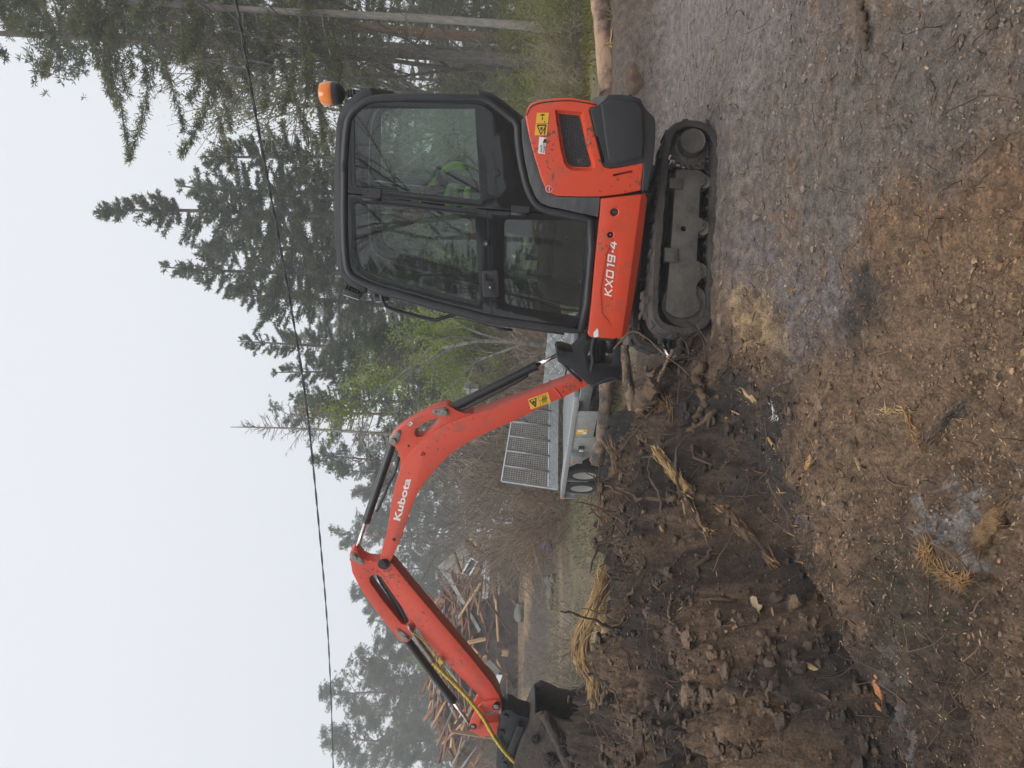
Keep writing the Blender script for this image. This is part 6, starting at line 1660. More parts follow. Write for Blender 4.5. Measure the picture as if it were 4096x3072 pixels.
def splinter(acc, P0, D, ln, w, rs, mi=0):
    """one sliver: a tapering three-sided spike, slightly bent"""
    D = unit(np.array(D)); S = unit(np.cross(D, rs.normal(size=3)))
    k = 4
    t = np.linspace(0, 1, k)
    P = np.array(P0)[None] + D[None] * (t * ln)[:, None] + S[None] * (0.12 * ln * t ** 2 * rs.uniform(-1, 1))[:, None]
    prisms3(acc, P[None], (w * (1 - t * 0.93))[None], mi)
def torn_log(name, pts, rad, n_sp, mats, label, cat, rs, sp_len=0.12, twist=0.8, ends=(1, 1), seg=12, group=None, jit=0.18, strands=40):
    """broken, twisted log or root: ragged core with slivers of wood standing off it and frayed ends"""
    P = spline([tuple(p) for p in pts], max(16, 4 * len(pts)))
    n = len(P)
    rad = np.interp(np.linspace(0, 1, n), np.linspace(0, 1, len(rad)), rad)
    c = P.mean(0)
    acc = Acc()
    V, Q, T = tube(P - c, rad * 0.88, seg, jit=jit, rs=rs)
    acc.add(V, Q, T, 0)
    Tn = unit(np.gradient(P, axis=0))
    Nn = np.zeros_like(P); v_ = unit(np.cross(Tn[0], np.array([0.2, 0.3, 1.0])))
    for i in range(n):
        v_ = unit(v_ - Tn[i] * np.dot(v_, Tn[i])); Nn[i] = v_
    Bn = np.cross(Tn, Nn)
    for k in range(strands):
        i0 = rs.integers(0, max(n - 6, 1)); i1 = min(n, i0 + rs.integers(6, max(n // 2, 8)))
        if i1 - i0 < 4: continue
        t_ = np.linspace(0, 1, i1 - i0); a = rs.uniform(0, 2 * PI) + twist * rs.uniform(0.5, 1.6) * t_ * (i1 - i0) / n * 3
        rr = rad[i0:i1] * (rs.uniform(0.72, 0.92) + 0.28 * rs.uniform(0, 1) * np.abs(2 * t_ - 1) ** 3)
        S_ = P[i0:i1] - c + (Nn[i0:i1] * np.cos(a)[:, None] + Bn[i0:i1] * np.sin(a)[:, None]) * rr[:, None]
        prisms3(acc, S_[None], (rs.uniform(0.003, 0.009) * np.minimum(1, np.minimum(t_, 1 - t_) * 6 + 0.15))[None], rs.choice([0, 0, 1, 2, 2]))
    for k in range(n_sp):
        i = rs.integers(0, n); a = rs.uniform(0, 2 * PI)
        N = unit(np.cross(Tn[i], np.array([0.2, 0.3, 1.0]))); B = np.cross(Tn[i], N)
        out = N * math.cos(a) + B * math.sin(a)
        splinter(acc, P[i] - c + out * rad[i] * 0.9, Tn[i] * rs.choice([-1, 1]) + out * rs.uniform(0.02, 0.30) + np.cross(Tn[i], out) * twist * rs.uniform(-0.4, 0.4), sp_len * rs.uniform(0.4, 1.6), rs.uniform(0.0016, 0.006), rs, 1)
    for e, on in ((0, ends[0]), (-1, ends[1])):
        if on:
            d = -Tn[0] if e == 0 else Tn[-1]
            for k in range(26):
                r = rs.normal(0, 0.5, 3) * rad[e]
                splinter(acc, P[e] - c + r - d * 0.02, d + rs.normal(0, 0.22, 3), sp_len * rs.uniform(0.3, 1.1), rs.uniform(0.002, 0.007), rs, 1)
    o = acc.obj(name, list(mats) + ['brown_bark'], None, smooth=True); o.data.set_sharp_from_angle(angle=R(50))
    o.location = c
    return tag(o, label, cat, group)
rw_ = np.random.default_rng(55)
def D_(pts, Y): return [at_depth(x, y, Y + (k[0] if k else 0)) for x, y, *k in pts]
# the big splintered root by the bucket
torn_log('splintered_root', D_([(2425, 2265, 0.2), (2410, 2320, 0.1), (2400, 2372, 0), (2358, 2462, 0), (2322, 2560, 0), (2330, 2640, 0.05), (2370, 2700, 0.1), (2374, 2765, 0.15), (2384, 2850, 0.25)], 5.9), [0.045, 0.06, 0.062, 0.060, 0.066, 0.074, 0.062, 0.045, 0.03], 420, ['torn_wood', 'pale_wood'], 'long splintered golden root arching up beside the bucket', 'root', rw_, 0.11, strands=260)
torn_log('twisted_root', D_([(2441, 1790, 0), (2462, 1845, 0), (2446, 1940, 0), (2420, 2014, 0), (2421, 2080, 0), (2446, 2135, 0.05)], 6.1), [0.022, 0.036, 0.042, 0.050, 0.060, 0.055], 70, ['dark_root', 'torn_wood'], 'dark twisted root with an orange torn end in front of the trailer wheels', 'root', rw_, 0.13, ends=(0, 1))
torn_log('torn_root', D_([(2448, 2125, 0), (2490, 2150, 0.0), (2545, 2165, 0)], 6.0), [0.05, 0.045, 0.015], 60, ['torn_wood', 'torn_wood'], 'orange torn root end on the dark berm', 'root', rw_, 0.12)
torn_log('root_stub', D_([(2505, 2235, 0), (2540, 2290, 0.0), (2565, 2350, 0.0)], 5.6), [0.05, 0.055, 0.03], 60, ['brown_bark', 'torn_wood'], 'frayed brown root stub below the dark twisted root', 'root', rw_, 0.10)
torn_log('root_chunk', D_([(2395, 2440, 0), (2420, 2485, 0), (2425, 2530, 0)], 6.3), [0.06, 0.075, 0.05], 40, ['pale_wood', 'torn_wood'], 'blunt pale root chunk behind the splintered root', 'root', rw_, 0.08)
torn_log('half_buried_log', [ground_hit(2655, 1805) + Vector((0, 0, 0.05)), ground_hit(2710, 1880) + Vector((0, 0, 0.045)), ground_hit(2768, 1965) + Vector((0, 0, 0.02))], [0.028, 0.033, 0.03], 50, ['torn_wood', 'pale_wood'], 'short golden broken log lying in the root mound', 'log', rw_, 0.05, strands=30)
torn_log('mossy_wood_block', D_([(2560, 1640, 0.1), (2590, 1580, 0), (2625, 1530, -0.05)], 4.85), [0.05, 0.085, 0.06], 8, ['brown_bark', 'torn_wood'], 'mossy brown block of wood beside the dozer blade', 'log', rw_, 0.04, jit=0.3, strands=14, ends=(0, 0))
torn_log('buried_root', [ground_hit(2760, 2010) + Vector((0, 0, 0.02)), ground_hit(2800, 2080) + Vector((0, 0, 0.03)), ground_hit(2842, 2135) + Vector((0, 0, 0.01))], [0.035, 0.045, 0.025], 30, ['brown_bark', 'pale_wood'], 'bark-covered root sloping through the root mound', 'root', rw_, 0.07)
torn_log('buried_root', [ground_hit(2905, 2040) + Vector((0, 0, 0.02)), ground_hit(3000, 2130) + Vector((0, 0, 0.03)), ground_hit(3110, 2260) + Vector((0, 0, 0.01))], [0.028, 0.04, 0.025], 30, ['brown_bark', 'torn_wood'], 'long brown root running along the edge of the black peat streak', 'root', rw_, 0.07)
# long dark roots snaking over the mound
def snake(name, pts, r0, r1, label, mat='dark_root', n=40, group=None, lift=0.015):
    P = [Vector(p) for p in pts]
    S = spline([tuple(p) for p in P], n)
    S += rng.normal(0, r0 * 0.3, S.shape)
    c = S.mean(0)
    a = Acc(); a.add(*tube(S - c, np.linspace(r0, r1, n) * rng.uniform(0.7, 1.3, n), 7, jit=0.2))
    o = a.obj(name, mat); o.location = c
    return tag(o, label, 'root', group)
G_ = lambda x, y, h=0.02: ground_hit(x, y) + Vector((0, 0, h))
snake('snaking_root', D_([(2665, 2000), (2640, 2070), (2590, 2150), (2590, 2230), (2620, 2300), (2668, 2360), (2690, 2420)], 5.0), 0.028, 0.018, 'black root snaking down from the mound crest towards the pit')
snake('forked_root', D_([(2515, 2320, 0.3), (2480, 2450, 0.2), (2470, 2560, 0.1), (2460, 2640, 0), (2420, 2760, 0), (2395, 2850, 0.1)], 5.4), 0.022, 0.016, 'thin black root hanging below the splintered root', 'brown_bark')
snake('root_branch', D_([(2470, 2670), (2530, 2740, -0.05), (2590, 2790, -0.1)], 5.4), 0.022, 0.016, 'black root branching off beneath the splintered root')
snake('root_branch', D_([(2465, 2660), (2500, 2650), (2525, 2625)], 5.4), 0.015, 0.006, 'short black twig root under the splintered root')
snake('hanging_root', [G_(2715, 2355), G_(2720, 2420, 0.05), G_(2730, 2480, 0.06), G_(2752, 2540)], 0.010, 0.006, 'slim reddish root hanging into the pit', 'root_fibre')
snake('curved_root', [G_(2840, 1460, 0.03), G_(2815, 1500, 0.05), G_(2835, 1570, 0.05), G_(2845, 1620, 0.04), G_(2790, 1690, 0.02)], 0.030, 0.020, 'knobbly root lying in front of the track', 'brown_bark')
snake('bent_root', [G_(2600, 1470, 0.04), G_(2660, 1500, 0.10), G_(2710, 1460, 0.1), G_(2780, 1420, 0.06)], 0.016, 0.008, 'bent root crossing in front of the dozer blade', 'root_fibre')
snake('leaning_stick', D_([(2690, 1402, -0.1), (2655, 1475, -0.1), (2630, 1530, -0.05)], 4.6), 0.011, 0.009, 'reddish stick leaning against the dozer blade', 'root_fibre')
snake('draped_root', D_([(2455, 1395), (2520, 1330), (2570, 1340), (2640, 1400), (2700, 1450), (2760, 1500)], 4.55), 0.006, 0.004, 'thin root draped over the corner of the orange skirt', 'root_fibre')
for (pts, lb) in (([(2990, 2610), (3020, 2650), (3015, 2720), (2990, 2790)], 'gnarled root beside the pit'), ([(3060, 2520), (3110, 2600), (3125, 2680), (3090, 2760), (3085, 2830)], 'gnarled root curling over the pit'), ([(3000, 2760), (3080, 2840), (3170, 2870)], 'pale thin root looping over the pit')):
    snake('pit_root', [G_(x, y, 0.015) for x, y in pts], 0.012, 0.007, lb, 'brown_bark')
for k in range(20):
    x_, y_ = random.uniform(2480, 2950), random.uniform(1480, 2980)
    q = ground_hit(x_, y_)
    if q.y > 5.6 or q.x > 0.1: continue
    a_ = random.uniform(0, 2 * PI); d_ = Vector((math.cos(a_), 0.5 * math.sin(a_), random.uniform(-0.1, 0.45)))
    ln_ = random.uniform(0.18, 0.5); pts_ = [q - d_ * 0.05]
    for j in range(4):
        d_ = (d_ + Vector((random.gauss(0, 0.35), random.gauss(0, 0.3), random.gauss(-0.08, 0.3)))).normalized(); w_ = pts_[-1] + d_ * ln_ / 4
        w_.z = max(w_.z, hz(w_.x, w_.y) - 0.01); pts_.append(w_)
    snake('broken_root', pts_, random.uniform(0.008, 0.019), 0.004, 'ragged root jutting out of the dark mound', random.choice(['dark_root', 'brown_bark', 'dark_root']), 18, 'ragged roots of the mound')
# fallen logs
def log(name, P, r, mat, label, n=14, jit=0.10):
    P = [Vector(p) for p in P]; S = spline([tuple(p) for p in P], n); c = S.mean(0)
    a = Acc(); V, Q, T = tube(S - c, np.full(n, r) * rng.uniform(0.93, 1.06, n), 16, jit=jit * 0.5)
    a.add(V, Q, T); o = a.obj(name, mat); o.location = c
    o.data.set_sharp_from_angle(angle=R(50))
    return tag(o, label, 'log')
fl = log('fallen_log', [at_depth(2440, 372, 7.95), at_depth(2425, 200, 8.0), at_depth(2405, 0, 8.1), at_depth(2390, -160, 8.2)], 0.115, 'peeled_log', 'thick peeled log lying on the bank behind the counterweight')
acc = Acc()
for k in range(14):
    q = np.array(at_depth(2450, 180, 7.84)) - np.array(fl.location) + rw_.normal(0, 1, 3) * np.array([0.012, 0.01, 0.05])
    splinter(acc, q, (0.15 * rw_.normal(), -0.15, rw_.choice([-1, 1])), 0.12, 0.012, rw_)
for k in range(6): splinter(acc, np.array(at_depth(2448, 170, 7.84)) - np.array(fl.location) + rw_.normal(0, 0.01, 3), (1, -0.12, rw_.normal() * 0.1), 0.16, 0.012, rw_)
acc.obj('split_fibres', 'pale_wood', fl)
log('bark_log', [at_depth(2428, 1520, 9.2), at_depth(2420, 1640, 9.4), at_depth(2405, 1760, 9.6), at_depth(2385, 1850, 9.8)], 0.085, 'log_bark', 'pale bark-covered log lying in front of the trailer', jit=0.3)
torn_log('dirty_branch', D_([(2500, 1380), (2505, 1480), (2520, 1560), (2535, 1640)], 5.2), [0.03, 0.036, 0.04, 0.045], 8, ['log_bark', 'brown_bark'], 'weathered branch wedged under the swing bracket', 'log', rw_, 0.05, strands=20, ends=(0, 0))
st = snake('red_stick', [G_(3455, -40, 0.02), G_(3470, 60, 0.025), G_(3475, 130, 0.02), G_(3486, 192, 0.015)], 0.017, 0.013, 'reddish-brown stick lying on the gravelly ground', 'brown_bark', 20)

# ---- loose pieces of wood on the ground
def chip(x0, y0, x1, y1, wpx, label, mat='pale_wood', n_sp=10, name='wood_chip', th=0.35, group=None):
    a, b = ground_hit(x0, y0), ground_hit(x1, y1)
    c = (a + b) / 2; d = (b - a); ln = d.length; d.normalize()
    w = wpx / 3000 * (c - CAM).length
    side = Vector((0, 0, 1)).cross(d).normalized(); up = d.cross(side)
    rs = np.random.default_rng(int(x0 * 7 + y0))
    n = 9
    V = []
    for i in range(n):
        t = i / (n - 1)
        prof = min(1, 3.0 * t + 0.25) * min(1, 3.0 * (1 - t) + 0.15)
        for s in (-1, -0.4, 0.4, 1):
            h = (0.5 if abs(s) < 0.5 else 0.12) * w * th * 2 * prof
            V.append(d * ((t - 0.5) * ln + rs.normal(0, 0.02) * ln) + side * (s * w * 0.5 * prof * rs.uniform(0.75, 1.15)) + up * (h * rs.uniform(0.7, 1.4)))
        for s in (1, -1): V.append(d * (t - 0.5) * ln + side * (s * w * 0.4 * prof) - up * w * th * 0.6)
    Q = []
    for i in range(n - 1):
        for k in range(6):
            k2 = (k + 1) % 6
            Q.append((i * 6 + k, i * 6 + k2, (i + 1) * 6 + k2, (i + 1) * 6 + k))
    acc = Acc(); acc.add([tuple(v) for v in V], Q)
    for k in range(n_sp):
        s0 = rs.choice([-1, 1]); t = rs.uniform(-0.5, 0.5)
        p = d * (t * ln) + side * rs.uniform(-0.4, 0.4) * w + up * w * th * 0.4
        splinter(acc, np.array(p), np.array(d) * s0 + rs.normal(0, 0.25, 3), ln * rs.uniform(0.15, 0.45), max(w * 0.06, 0.0015), rs)
    o = acc.obj(name, mat); o.data.set_sharp_from_angle(angle=R(40))
    o.location = c + Vector((0, 0, w * th * 0.2))
    return tag(o, label, 'wood piece', group)
def bundle(pts, n, ln, spread, label, mat='pale_wood', w=0.003, name='wood_fibre_bundle'):
    """a handful of torn wood fibres"""
    P = [ground_hit(x, y) + Vector((0, 0, 0.015)) for x, y in pts]
    c = sum(P, Vector()) / len(P)
    rs = np.random.default_rng(int(pts[0][0]))
    acc = Acc()
    for k in range(n):
        i = rs.integers(0, len(P) - 1); p = P[i].lerp(P[i + 1], rs.uniform(0, 1)); d = (P[i + 1] - P[i]).normalized()
        dd = np.array(d) * rs.choice([-1, 1]) + rs.normal(0, spread, 3); dd[2] = abs(dd[2]) * 0.6
        splinter(acc, np.array(p - c) + rs.normal(0, 0.006, 3), dd, ln * rs.uniform(0.5, 1.4), w * rs.uniform(0.6, 1.6), rs)
    o = acc.obj(name, mat); o.location = c
    return tag(o, label, 'wood piece')
chip(2972, 1556, 3030, 1612, 26, 'bright orange-tan wood chip below the front of the track')
chip(3203, 1940, 3264, 1780, 26, 'dark golden split stick beside the brown soil patch', 'torn_wood')
chip(3265, 1782, 3272, 1740, 12, 'reddish broken tip beyond the dark golden split stick', 'orange_rot', 3)
chip(3422, 1825, 3447, 1888, 18, 'splintery golden chip by a white dusty patch')
chip(3068, 1742, 3112, 1812, 14, 'thin tan sliver pointing at the dark golden stick', 'torn_wood')
chip(3290, 2015, 3318, 2008, 22, 'small forked tan chip near the white dusty streak')
chip(3215, 2650, 3318, 2716, 24, 'long pale splinter on the brown slope near the pit')
chip(2920, 1640, 3012, 1688, 10, 'straight pale stick on the root mound')
chip(3500, 2690, 3530, 2800, 34, 'rust-orange rotten wood slab in the black streak', 'orange_rot', 14)
chip(3490, 2800, 3540, 2860, 22, 'smaller rust-orange rotten fragment below the slab', 'orange_rot', 8)
chip(3905, 2190, 4025, 2020, 78, 'large rough brown bark slab beside a white dusty patch', 'slab_wood', 70, 'bark_slab', 0.34)
chip(3900, 2395, 3935, 2465, 24, 'flat grey stone-like wood chip', 'galvanised_dull', 0)
chip(3715, 2480, 3740, 2520, 22, 'dull grey-pink chip among dead leaves', 'log_bark', 0)
chip(3820, 2330, 3850, 2368, 20, 'mottled bark chip below the fibre bundle', 'log_bark', 2)
chip(3660, 2800, 3690, 2845, 16, 'pinkish flake at the edge of the black streak', 'peeled_log', 1)
chip(2880, 1150, 2890, 1120, 10, 'small yellow chip in the sawdust patch by the track')
chip(3160, 1165, 3200, 1150, 8, 'curved tan shaving near the sawdust patch', 'torn_wood', 3)
chip(3120, 1070, 3135, 1115, 12, 'tan stub standing in the sawdust patch', 'torn_wood', 5)
chip(2570, 2042, 2590, 2070, 24, 'oval orange chip on the crest of the root mound', 'torn_wood')
chip(2640, 2100, 2660, 2130, 22, 'forked orange chip on the root mound', 'torn_wood')
chip(3535, 420, 3548, 436, 12, 'tiny cream chip on the gravelly ground')
chip(3700, 265, 3722, 285, 10, 'tiny forked cream twig on the gravelly ground')
chip(4010, 935, 4090, 940, 7, 'pale straw lying on the rust-brown soil')
chip(2975, 470, 2985, 545, 6, 'thin whitish twig beside the rear of the track')
chip(2682, 2290, 2692, 2335, 16, 'pale oval chip above the pit', 'pale_wood', 1)
chip(3330, 2690, 3345, 2660, 10, 'small tan sliver near the long pale splinter')
chip(3085, 2415, 3095, 2465, 12, 'upright tan sliver next to the dry oak leaf')
bundle([(3540, 1649), (3600, 1640), (3655, 1641)], 44, 0.045, 0.28, 'straw-coloured bundle of wood fibres lying crosswise')
bundle([(3648, 1656), (3670, 1705), (3692, 1764)], 46, 0.045, 0.2, 'bundle of orange wood fibres pointing down from the straw-coloured one', 'torn_wood')
bundle([(3709, 1778), (3780, 1705), (3858, 1629)], 80, 0.07, 0.3, 'grey-brown brush of fine roots', 'log_bark', 0.0022, 'root_brush')
bundle([(3720, 2190), (3765, 2260), (3800, 2300), (3870, 2330), (3895, 2310)], 260, 0.05, 0.45, 'bushy golden tuft of shredded wood', 'torn_wood', 0.0019)
bundle([(3090, 1600), (3110, 1650), (3120, 1680)], 26, 0.04, 0.6, 'whitish tuft of torn root fibres', 'white_print', 0.0016)
bundle([(2650, 1600), (2680, 1620), (2700, 1640)], 40, 0.10, 0.5, 'upright frayed splinters by the mossy block', 'torn_wood', 0.004)
# dry oak leaves: lobed outlines, curled
def leaf(x, y, s, label, rot):
    g = ground_hit(x, y) + Vector((0, 0, 0.012))
    pts = []
    for k in range(24):
        t = 2 * PI * k / 24; r = s * (0.62 + 0.38 * abs(math.cos(t * 2.5))) * (1.25 if abs(math.sin(t)) < 0.5 else 0.8)
        pts.append((r * math.cos(t), r * math.sin(t), 0.25 * r * math.sin(t * 3 + 1) + 0.01))
    a = Acc(); a.add([(0, 0, 0.004)] + pts, None, [(0, 1 + k, 1 + (k + 1) % 24) for k in range(24)])
    o = a.obj('dry_leaf', 'dry_leaf', None, smooth=False); o.matrix_world = Matrix.Translation(g) @ Matrix.Rotation(rot, 4, 'Z') @ Matrix.Rotation(0.5, 4, 'X')
    tag(o, label, 'leaf')
pm('dry_leaf', (0.24, 0.165, 0.095), (0.34, 0.245, 0.15), 30, rough=0.7)
leaf(3040, 2440, 0.05, 'dry tan oak leaf lying by the pit', 0.4); leaf(2912, 2540, 0.028, 'small curled leaf below the oak leaf', 2); leaf(2952, 2500, 0.022, 'pale crumpled leaf on the brown slope', 1); leaf(3800, 2470, 0.022, 'crumpled brown leaf beside the grey chip', 3); leaf(3560, 2385, 0.02, 'curled leaf in the mossy patch', 4)

# ------------------------------------------------------------------ heap of demolished timber
pm('board_brown', (0.13, 0.058, 0.034), (0.25, 0.115, 0.060), 5, rough=0.85, bump=0.4, bscale=18, rand=0.35)
pm('board_pale', (0.42, 0.25, 0.12), (0.52, 0.33, 0.17), 5, rough=0.8, bump=0.3, rand=0.25)
pm('board_white', (0.55, 0.56, 0.56), (0.66, 0.67, 0.67), 4, rough=0.7, rand=0.1)
pm('board_grey', (0.22, 0.205, 0.185), (0.33, 0.31, 0.285), 4, rough=0.85, rand=0.2)
pm('rubble', (0.022, 0.018, 0.016), (0.075, 0.05, 0.036), 4, rough=0.95, bump=1.0, bscale=9, bdist=0.1)
PY = 29.0
def mound():
    n, m = 60, 40
    acc = Acc()
    x0, x1 = at_depth(2060, 2120, PY).x, at_depth(2060, 3250, PY).x
    u = np.linspace(0, 1, n)[:, None]; v = np.linspace(-1, 1, m)[None]
    X = x0 + (x1 - x0) * u + 0 * v; Y = PY + 2.6 * v + 0 * u
    h = 3.1 * np.clip(np.sin(PI * np.clip(u * 1.02, 0, 1)), 0, 1) ** 0.55 * np.clip(1 - v ** 2, 0, 1) ** 0.8
    Z = hgt(X, Y) - 0.15 + h * (0.8 + 0.35 * fbm(X * 0.8, Y * 0.8, 2, 4)) + 0.12 * fbm(X * 3, Y * 3, 5, 3)
    V = np.stack([X, Y, Z], -1).reshape(-1, 3)
    i = np.arange(n - 1)[:, None] * m; j = np.arange(m - 1)[None]
    acc.add(V, np.stack([i + j, i + j + 1, i + m + j + 1, i + m + j], -1).reshape(-1, 4))
    o = acc.obj('rubble_heap', 'rubble'); tag(o, 'dark rubble core of the heap of demolished timber', 'rubble heap')
    def top(x, y):
        a = (x - x0) / (x1 - x0); b = (y - PY) / 2.6
        hh = 3.1 * max(0, math.sin(PI * min(max(a * 1.02, 0), 1))) ** 0.55 * max(0, 1 - b * b) ** 0.8
        return hz(x, y) - 0.15 + hh
    return x0, x1, top
hx0, hx1, htop = mound()
BM = {}
def board_mesh(L, w, t, mat):
    k = (round(L, 1), round(w, 2), round(t, 2), mat)
    if k not in BM:
        bm = boxbm((-k[0] / 2, -k[1] / 2, -k[2] / 2), (k[0] / 2, k[1] / 2, k[2] / 2), 0)
        bmesh.ops.subdivide_edges(bm, edges=[e for e in bm.edges if e.calc_length() > 0.7 * k[0]], cuts=2)
        for v in bm.verts:
            v.co.y += random.uniform(-0.012, 0.012); v.co.z += random.uniform(-0.02, 0.02) * (1 if abs(v.co.x) < k[0] * 0.4 else 0.3)
            if abs(v.co.x) > k[0] * 0.49: v.co.x += random.uniform(-0.09, 0.05) * (1 if v.co.x > 0 else -1)
        me = bpy.data.meshes.new('board'); bm.to_mesh(me); bm.free(); me.materials.append(MATS[mat]); BM[k] = me
    return BM[k]
def board(p, L, w, t, mat, yaw, pitch, roll, label, group=None, name='timber_board'):
    o = bpy.data.objects.new(name, board_mesh(L, w, t, mat)); COL.objects.link(o)
    o.matrix_world = Matrix.Translation(p) @ Matrix.Rotation(yaw, 4, 'Z') @ Matrix.Rotation(-pitch, 4, 'Y') @ Matrix.Rotation(roll, 4, 'X')
    return tag(o, label, 'board', group)
TG = 'loose boards of the demolished timber heap'
for i in range(284):
    x = hx0 + (hx1 - hx0) * random.uniform(0.03, 0.95); b = random.uniform(-1.0, 0.15); y = PY + 2.6 * b
    z = htop(x, y) + random.uniform(0.0, 0.22)
    kind = random.random()
    mat = 'board_brown' if kind < 0.78 else ('board_pale' if kind < 0.92 else 'board_grey')
    lab = {'board_brown': 'weathered red-brown board tossed on the timber heap', 'board_pale': 'fresh pale board tossed on the timber heap', 'board_grey': 'grey weathered board tossed on the timber heap'}[mat]
    board((x, y, z), random.choice([0.6, 0.9, 1.3, 1.7, 2.2]), random.choice([0.08, 0.11, 0.15]), 0.05, mat, random.gauss(0.2, 0.55) + (PI if random.random() < 0.5 else 0), random.gauss(0.12, 0.28) * random.choice([1, 1, -1]), random.uniform(-1.2, 1.2), lab, TG)
def pboard(px0, px1, Y, w, mat, label, t=0.04, roll=0.3):
    a, b = at_depth(*px0, Y), at_depth(*px1, Y); d = b - a
    board((a + b) / 2, d.length, w, t, mat, math.atan2(d.y, d.x), math.asin(d.z / d.length), roll, label)
pboard((1872, 2570), (1945, 2555), 26.3, 0.16, 'board_pale', 'loose pale plank slanting in front of the heap')
pboard((1835, 2470), (1925, 2330), 26.4, 0.09, 'board_pale', 'long thin lath leaning across the dark heap', roll=0.8)
pboard((1942, 2390), (2045, 2535), 26.0, 0.08, 'board_brown', 'brown lath sliding off the foot of the heap', roll=0.8)
pboard((1800, 2925), (1985, 2950), 25.5, 0.16, 'board_pale', 'bright yellow plank standing up behind the bucket link', t=0.06, roll=0.2)
pboard((1940, 2395), (1955, 2220), 27.2, 0.22, 'board_white', 'long white-painted board lying at the foot of the heap', roll=1.3)
pboard((1932, 2300), (1948, 2235), 27.0, 0.16, 'board_white', 'short white-painted board leaning on the long white one', roll=1.2)
pboard((1945, 2650), (1995, 2705), 26.0, 0.3, 'board_grey', 'broad pinkish panel beside the arm tip', roll=1.2)
pboard((1985, 2740), (1998, 2700), 25.8, 0.2, 'board_white', 'white scrap panel under the yellow hose', roll=1.2)
pboard((2010, 2612), (2030, 2613), 24.6, 0.18, 'board_pale', 'small pale offcut lying on the bank', roll=1.2)
pboard((1985, 2640), (2005, 2665), 25.0, 0.12, 'board_pale', 'orange offcut lying below the heap')
pboard((1780, 2300), (1880, 2215), 29.5, 0.9, 'board_grey', 'broken grey wall panel leaning on the heap', t=0.08, roll=1.25)
pboard((1870, 2290), (1905, 2255), 27.0, 0.5, 'board_pale', 'window frame side board on the heap', t=0.06, roll=1.2)
for k, (a, b) in enumerate((((1740, 2440), (1760, 2410)), ((1735, 2425), (1755, 2398)), ((1748, 2405), (1770, 2390)), ((1745, 2450), (1775, 2440)))):
    pboard(a, b, 29.5, 0.25, 'board_pale', ('stubby end of a fresh beam on top of the heap', 'second stubby beam end beside the wall panel', 'thick beam end tilted against the other beam ends', 'lowest of the fresh beam ends on the heap')[k], t=0.2)
# white window sash on the heap: frame of four rails round a dark pane
g = at_depth(1880, 2270, 26.9)
sash = empty('window_sash', Matrix.Translation(g) @ Matrix.Rotation(0.5, 4, 'Y') @ Matrix.Rotation(R(75), 4, 'X'), 'white window sash thrown on the timber heap', 'window')
for (lo, hi) in (((-0.35, -0.16, 0), (0.35, -0.10, 0.04)), ((-0.35, 0.10, 0), (0.35, 0.16, 0.04)), ((-0.35, -0.10, 0), (-0.29, 0.10, 0.04)), ((0.29, -0.10, 0), (0.35, 0.10, 0.04))): box_obj('sash_rail', lo, hi, 'board_white', sash, 0.004)
box_obj('pane', (-0.29, -0.10, 0.015), (0.29, 0.10, 0.022), 'black_glass', sash, 0)
# glimpse of a house through the right-hand trees
g = at_depth(2060, 285, 48.0)
hs = empty('grey_house', Matrix.Translation((g.x, 48, hz(g.x, 48) - 1.2)), 'pale grey house glimpsed between the right-hand trunks', 'building')
box_obj('wall', (-3.2, 0, 0), (3.2, 4, 2.4), 'board_grey', hs, 0.02); prism_obj('roof', [(-3.7, 2.35), (0, 4.1), (3.7, 2.35), (3.7, 2.15), (0, 3.9), (-3.7, 2.15)], -0.3, 4.3, 'galvanised', hs, bev=0)
for k in (-1.6, 1.4): box_obj('window', (k, -0.03, 1.0), (k + 0.9, 0.02, 1.9), 'black_glass', hs, 0.0)

# ------------------------------------------------------------------ small things
# garden lantern on a post
g = at_depth(1890, 1552, 17.0); zg = hz(g.x, 17.0)
lan = empty('lamp_post', Matrix.Translation((g.x, 17.0, zg)), 'grey garden lantern on a post between shrubs and boom cylinder', 'lamp')
hh = g.z - zg
tube_obj('post', [(0, 0, 0), (0, 0, hh - 0.12)], 0.04, 'black_paint', lan, 10)
X90 = Matrix.Rotation(R(90), 4, 'X')
lathe_obj('lantern_glass', [(0.0, 0), (0.09, 0), (0.14, 0.20), (0, 0.20)], (0, 0, hh - 0.14), 'board_white', lan, 4, rot=X90)
lathe_obj('lantern_roof', [(0.0, 0.0), (0.19, 0), (0.18, 0.02), (0.05, 0.12), (0.02, 0.15), (0, 0.18)], (0, 0, hh + 0.06), 'galvanised_dull', lan, 4, rot=X90)
for k in range(4):
    t = PI / 2 * k
    tube_obj('lantern_bar', [(0.09 * math.cos(t), 0.09 * math.sin(t), hh - 0.14), (0.142 * math.cos(t), 0.142 * math.sin(t), hh + 0.06)], 0.008, 'black_paint', lan, 6)
# blue tub
g = ground_hit(2214, 2195)
tub = lathe_obj('blue_tub', [(0.0, 0.0), (0.13, 0.0), (0.16, 0.28), (0.175, 0.29), (0.17, 0.30), (0.15, 0.29), (0.125, 0.02), (0, 0.02)], (0, 0, 0), 'blue_plastic', None, 24, rot=X90)
tub.matrix_world = Matrix.Translation((g.x, g.y, g.z + 0.14)) @ Matrix.Rotation(R(70), 4, 'Y'); tag(tub, 'bright blue plastic tub lying at the edge of the scrub', 'tub')
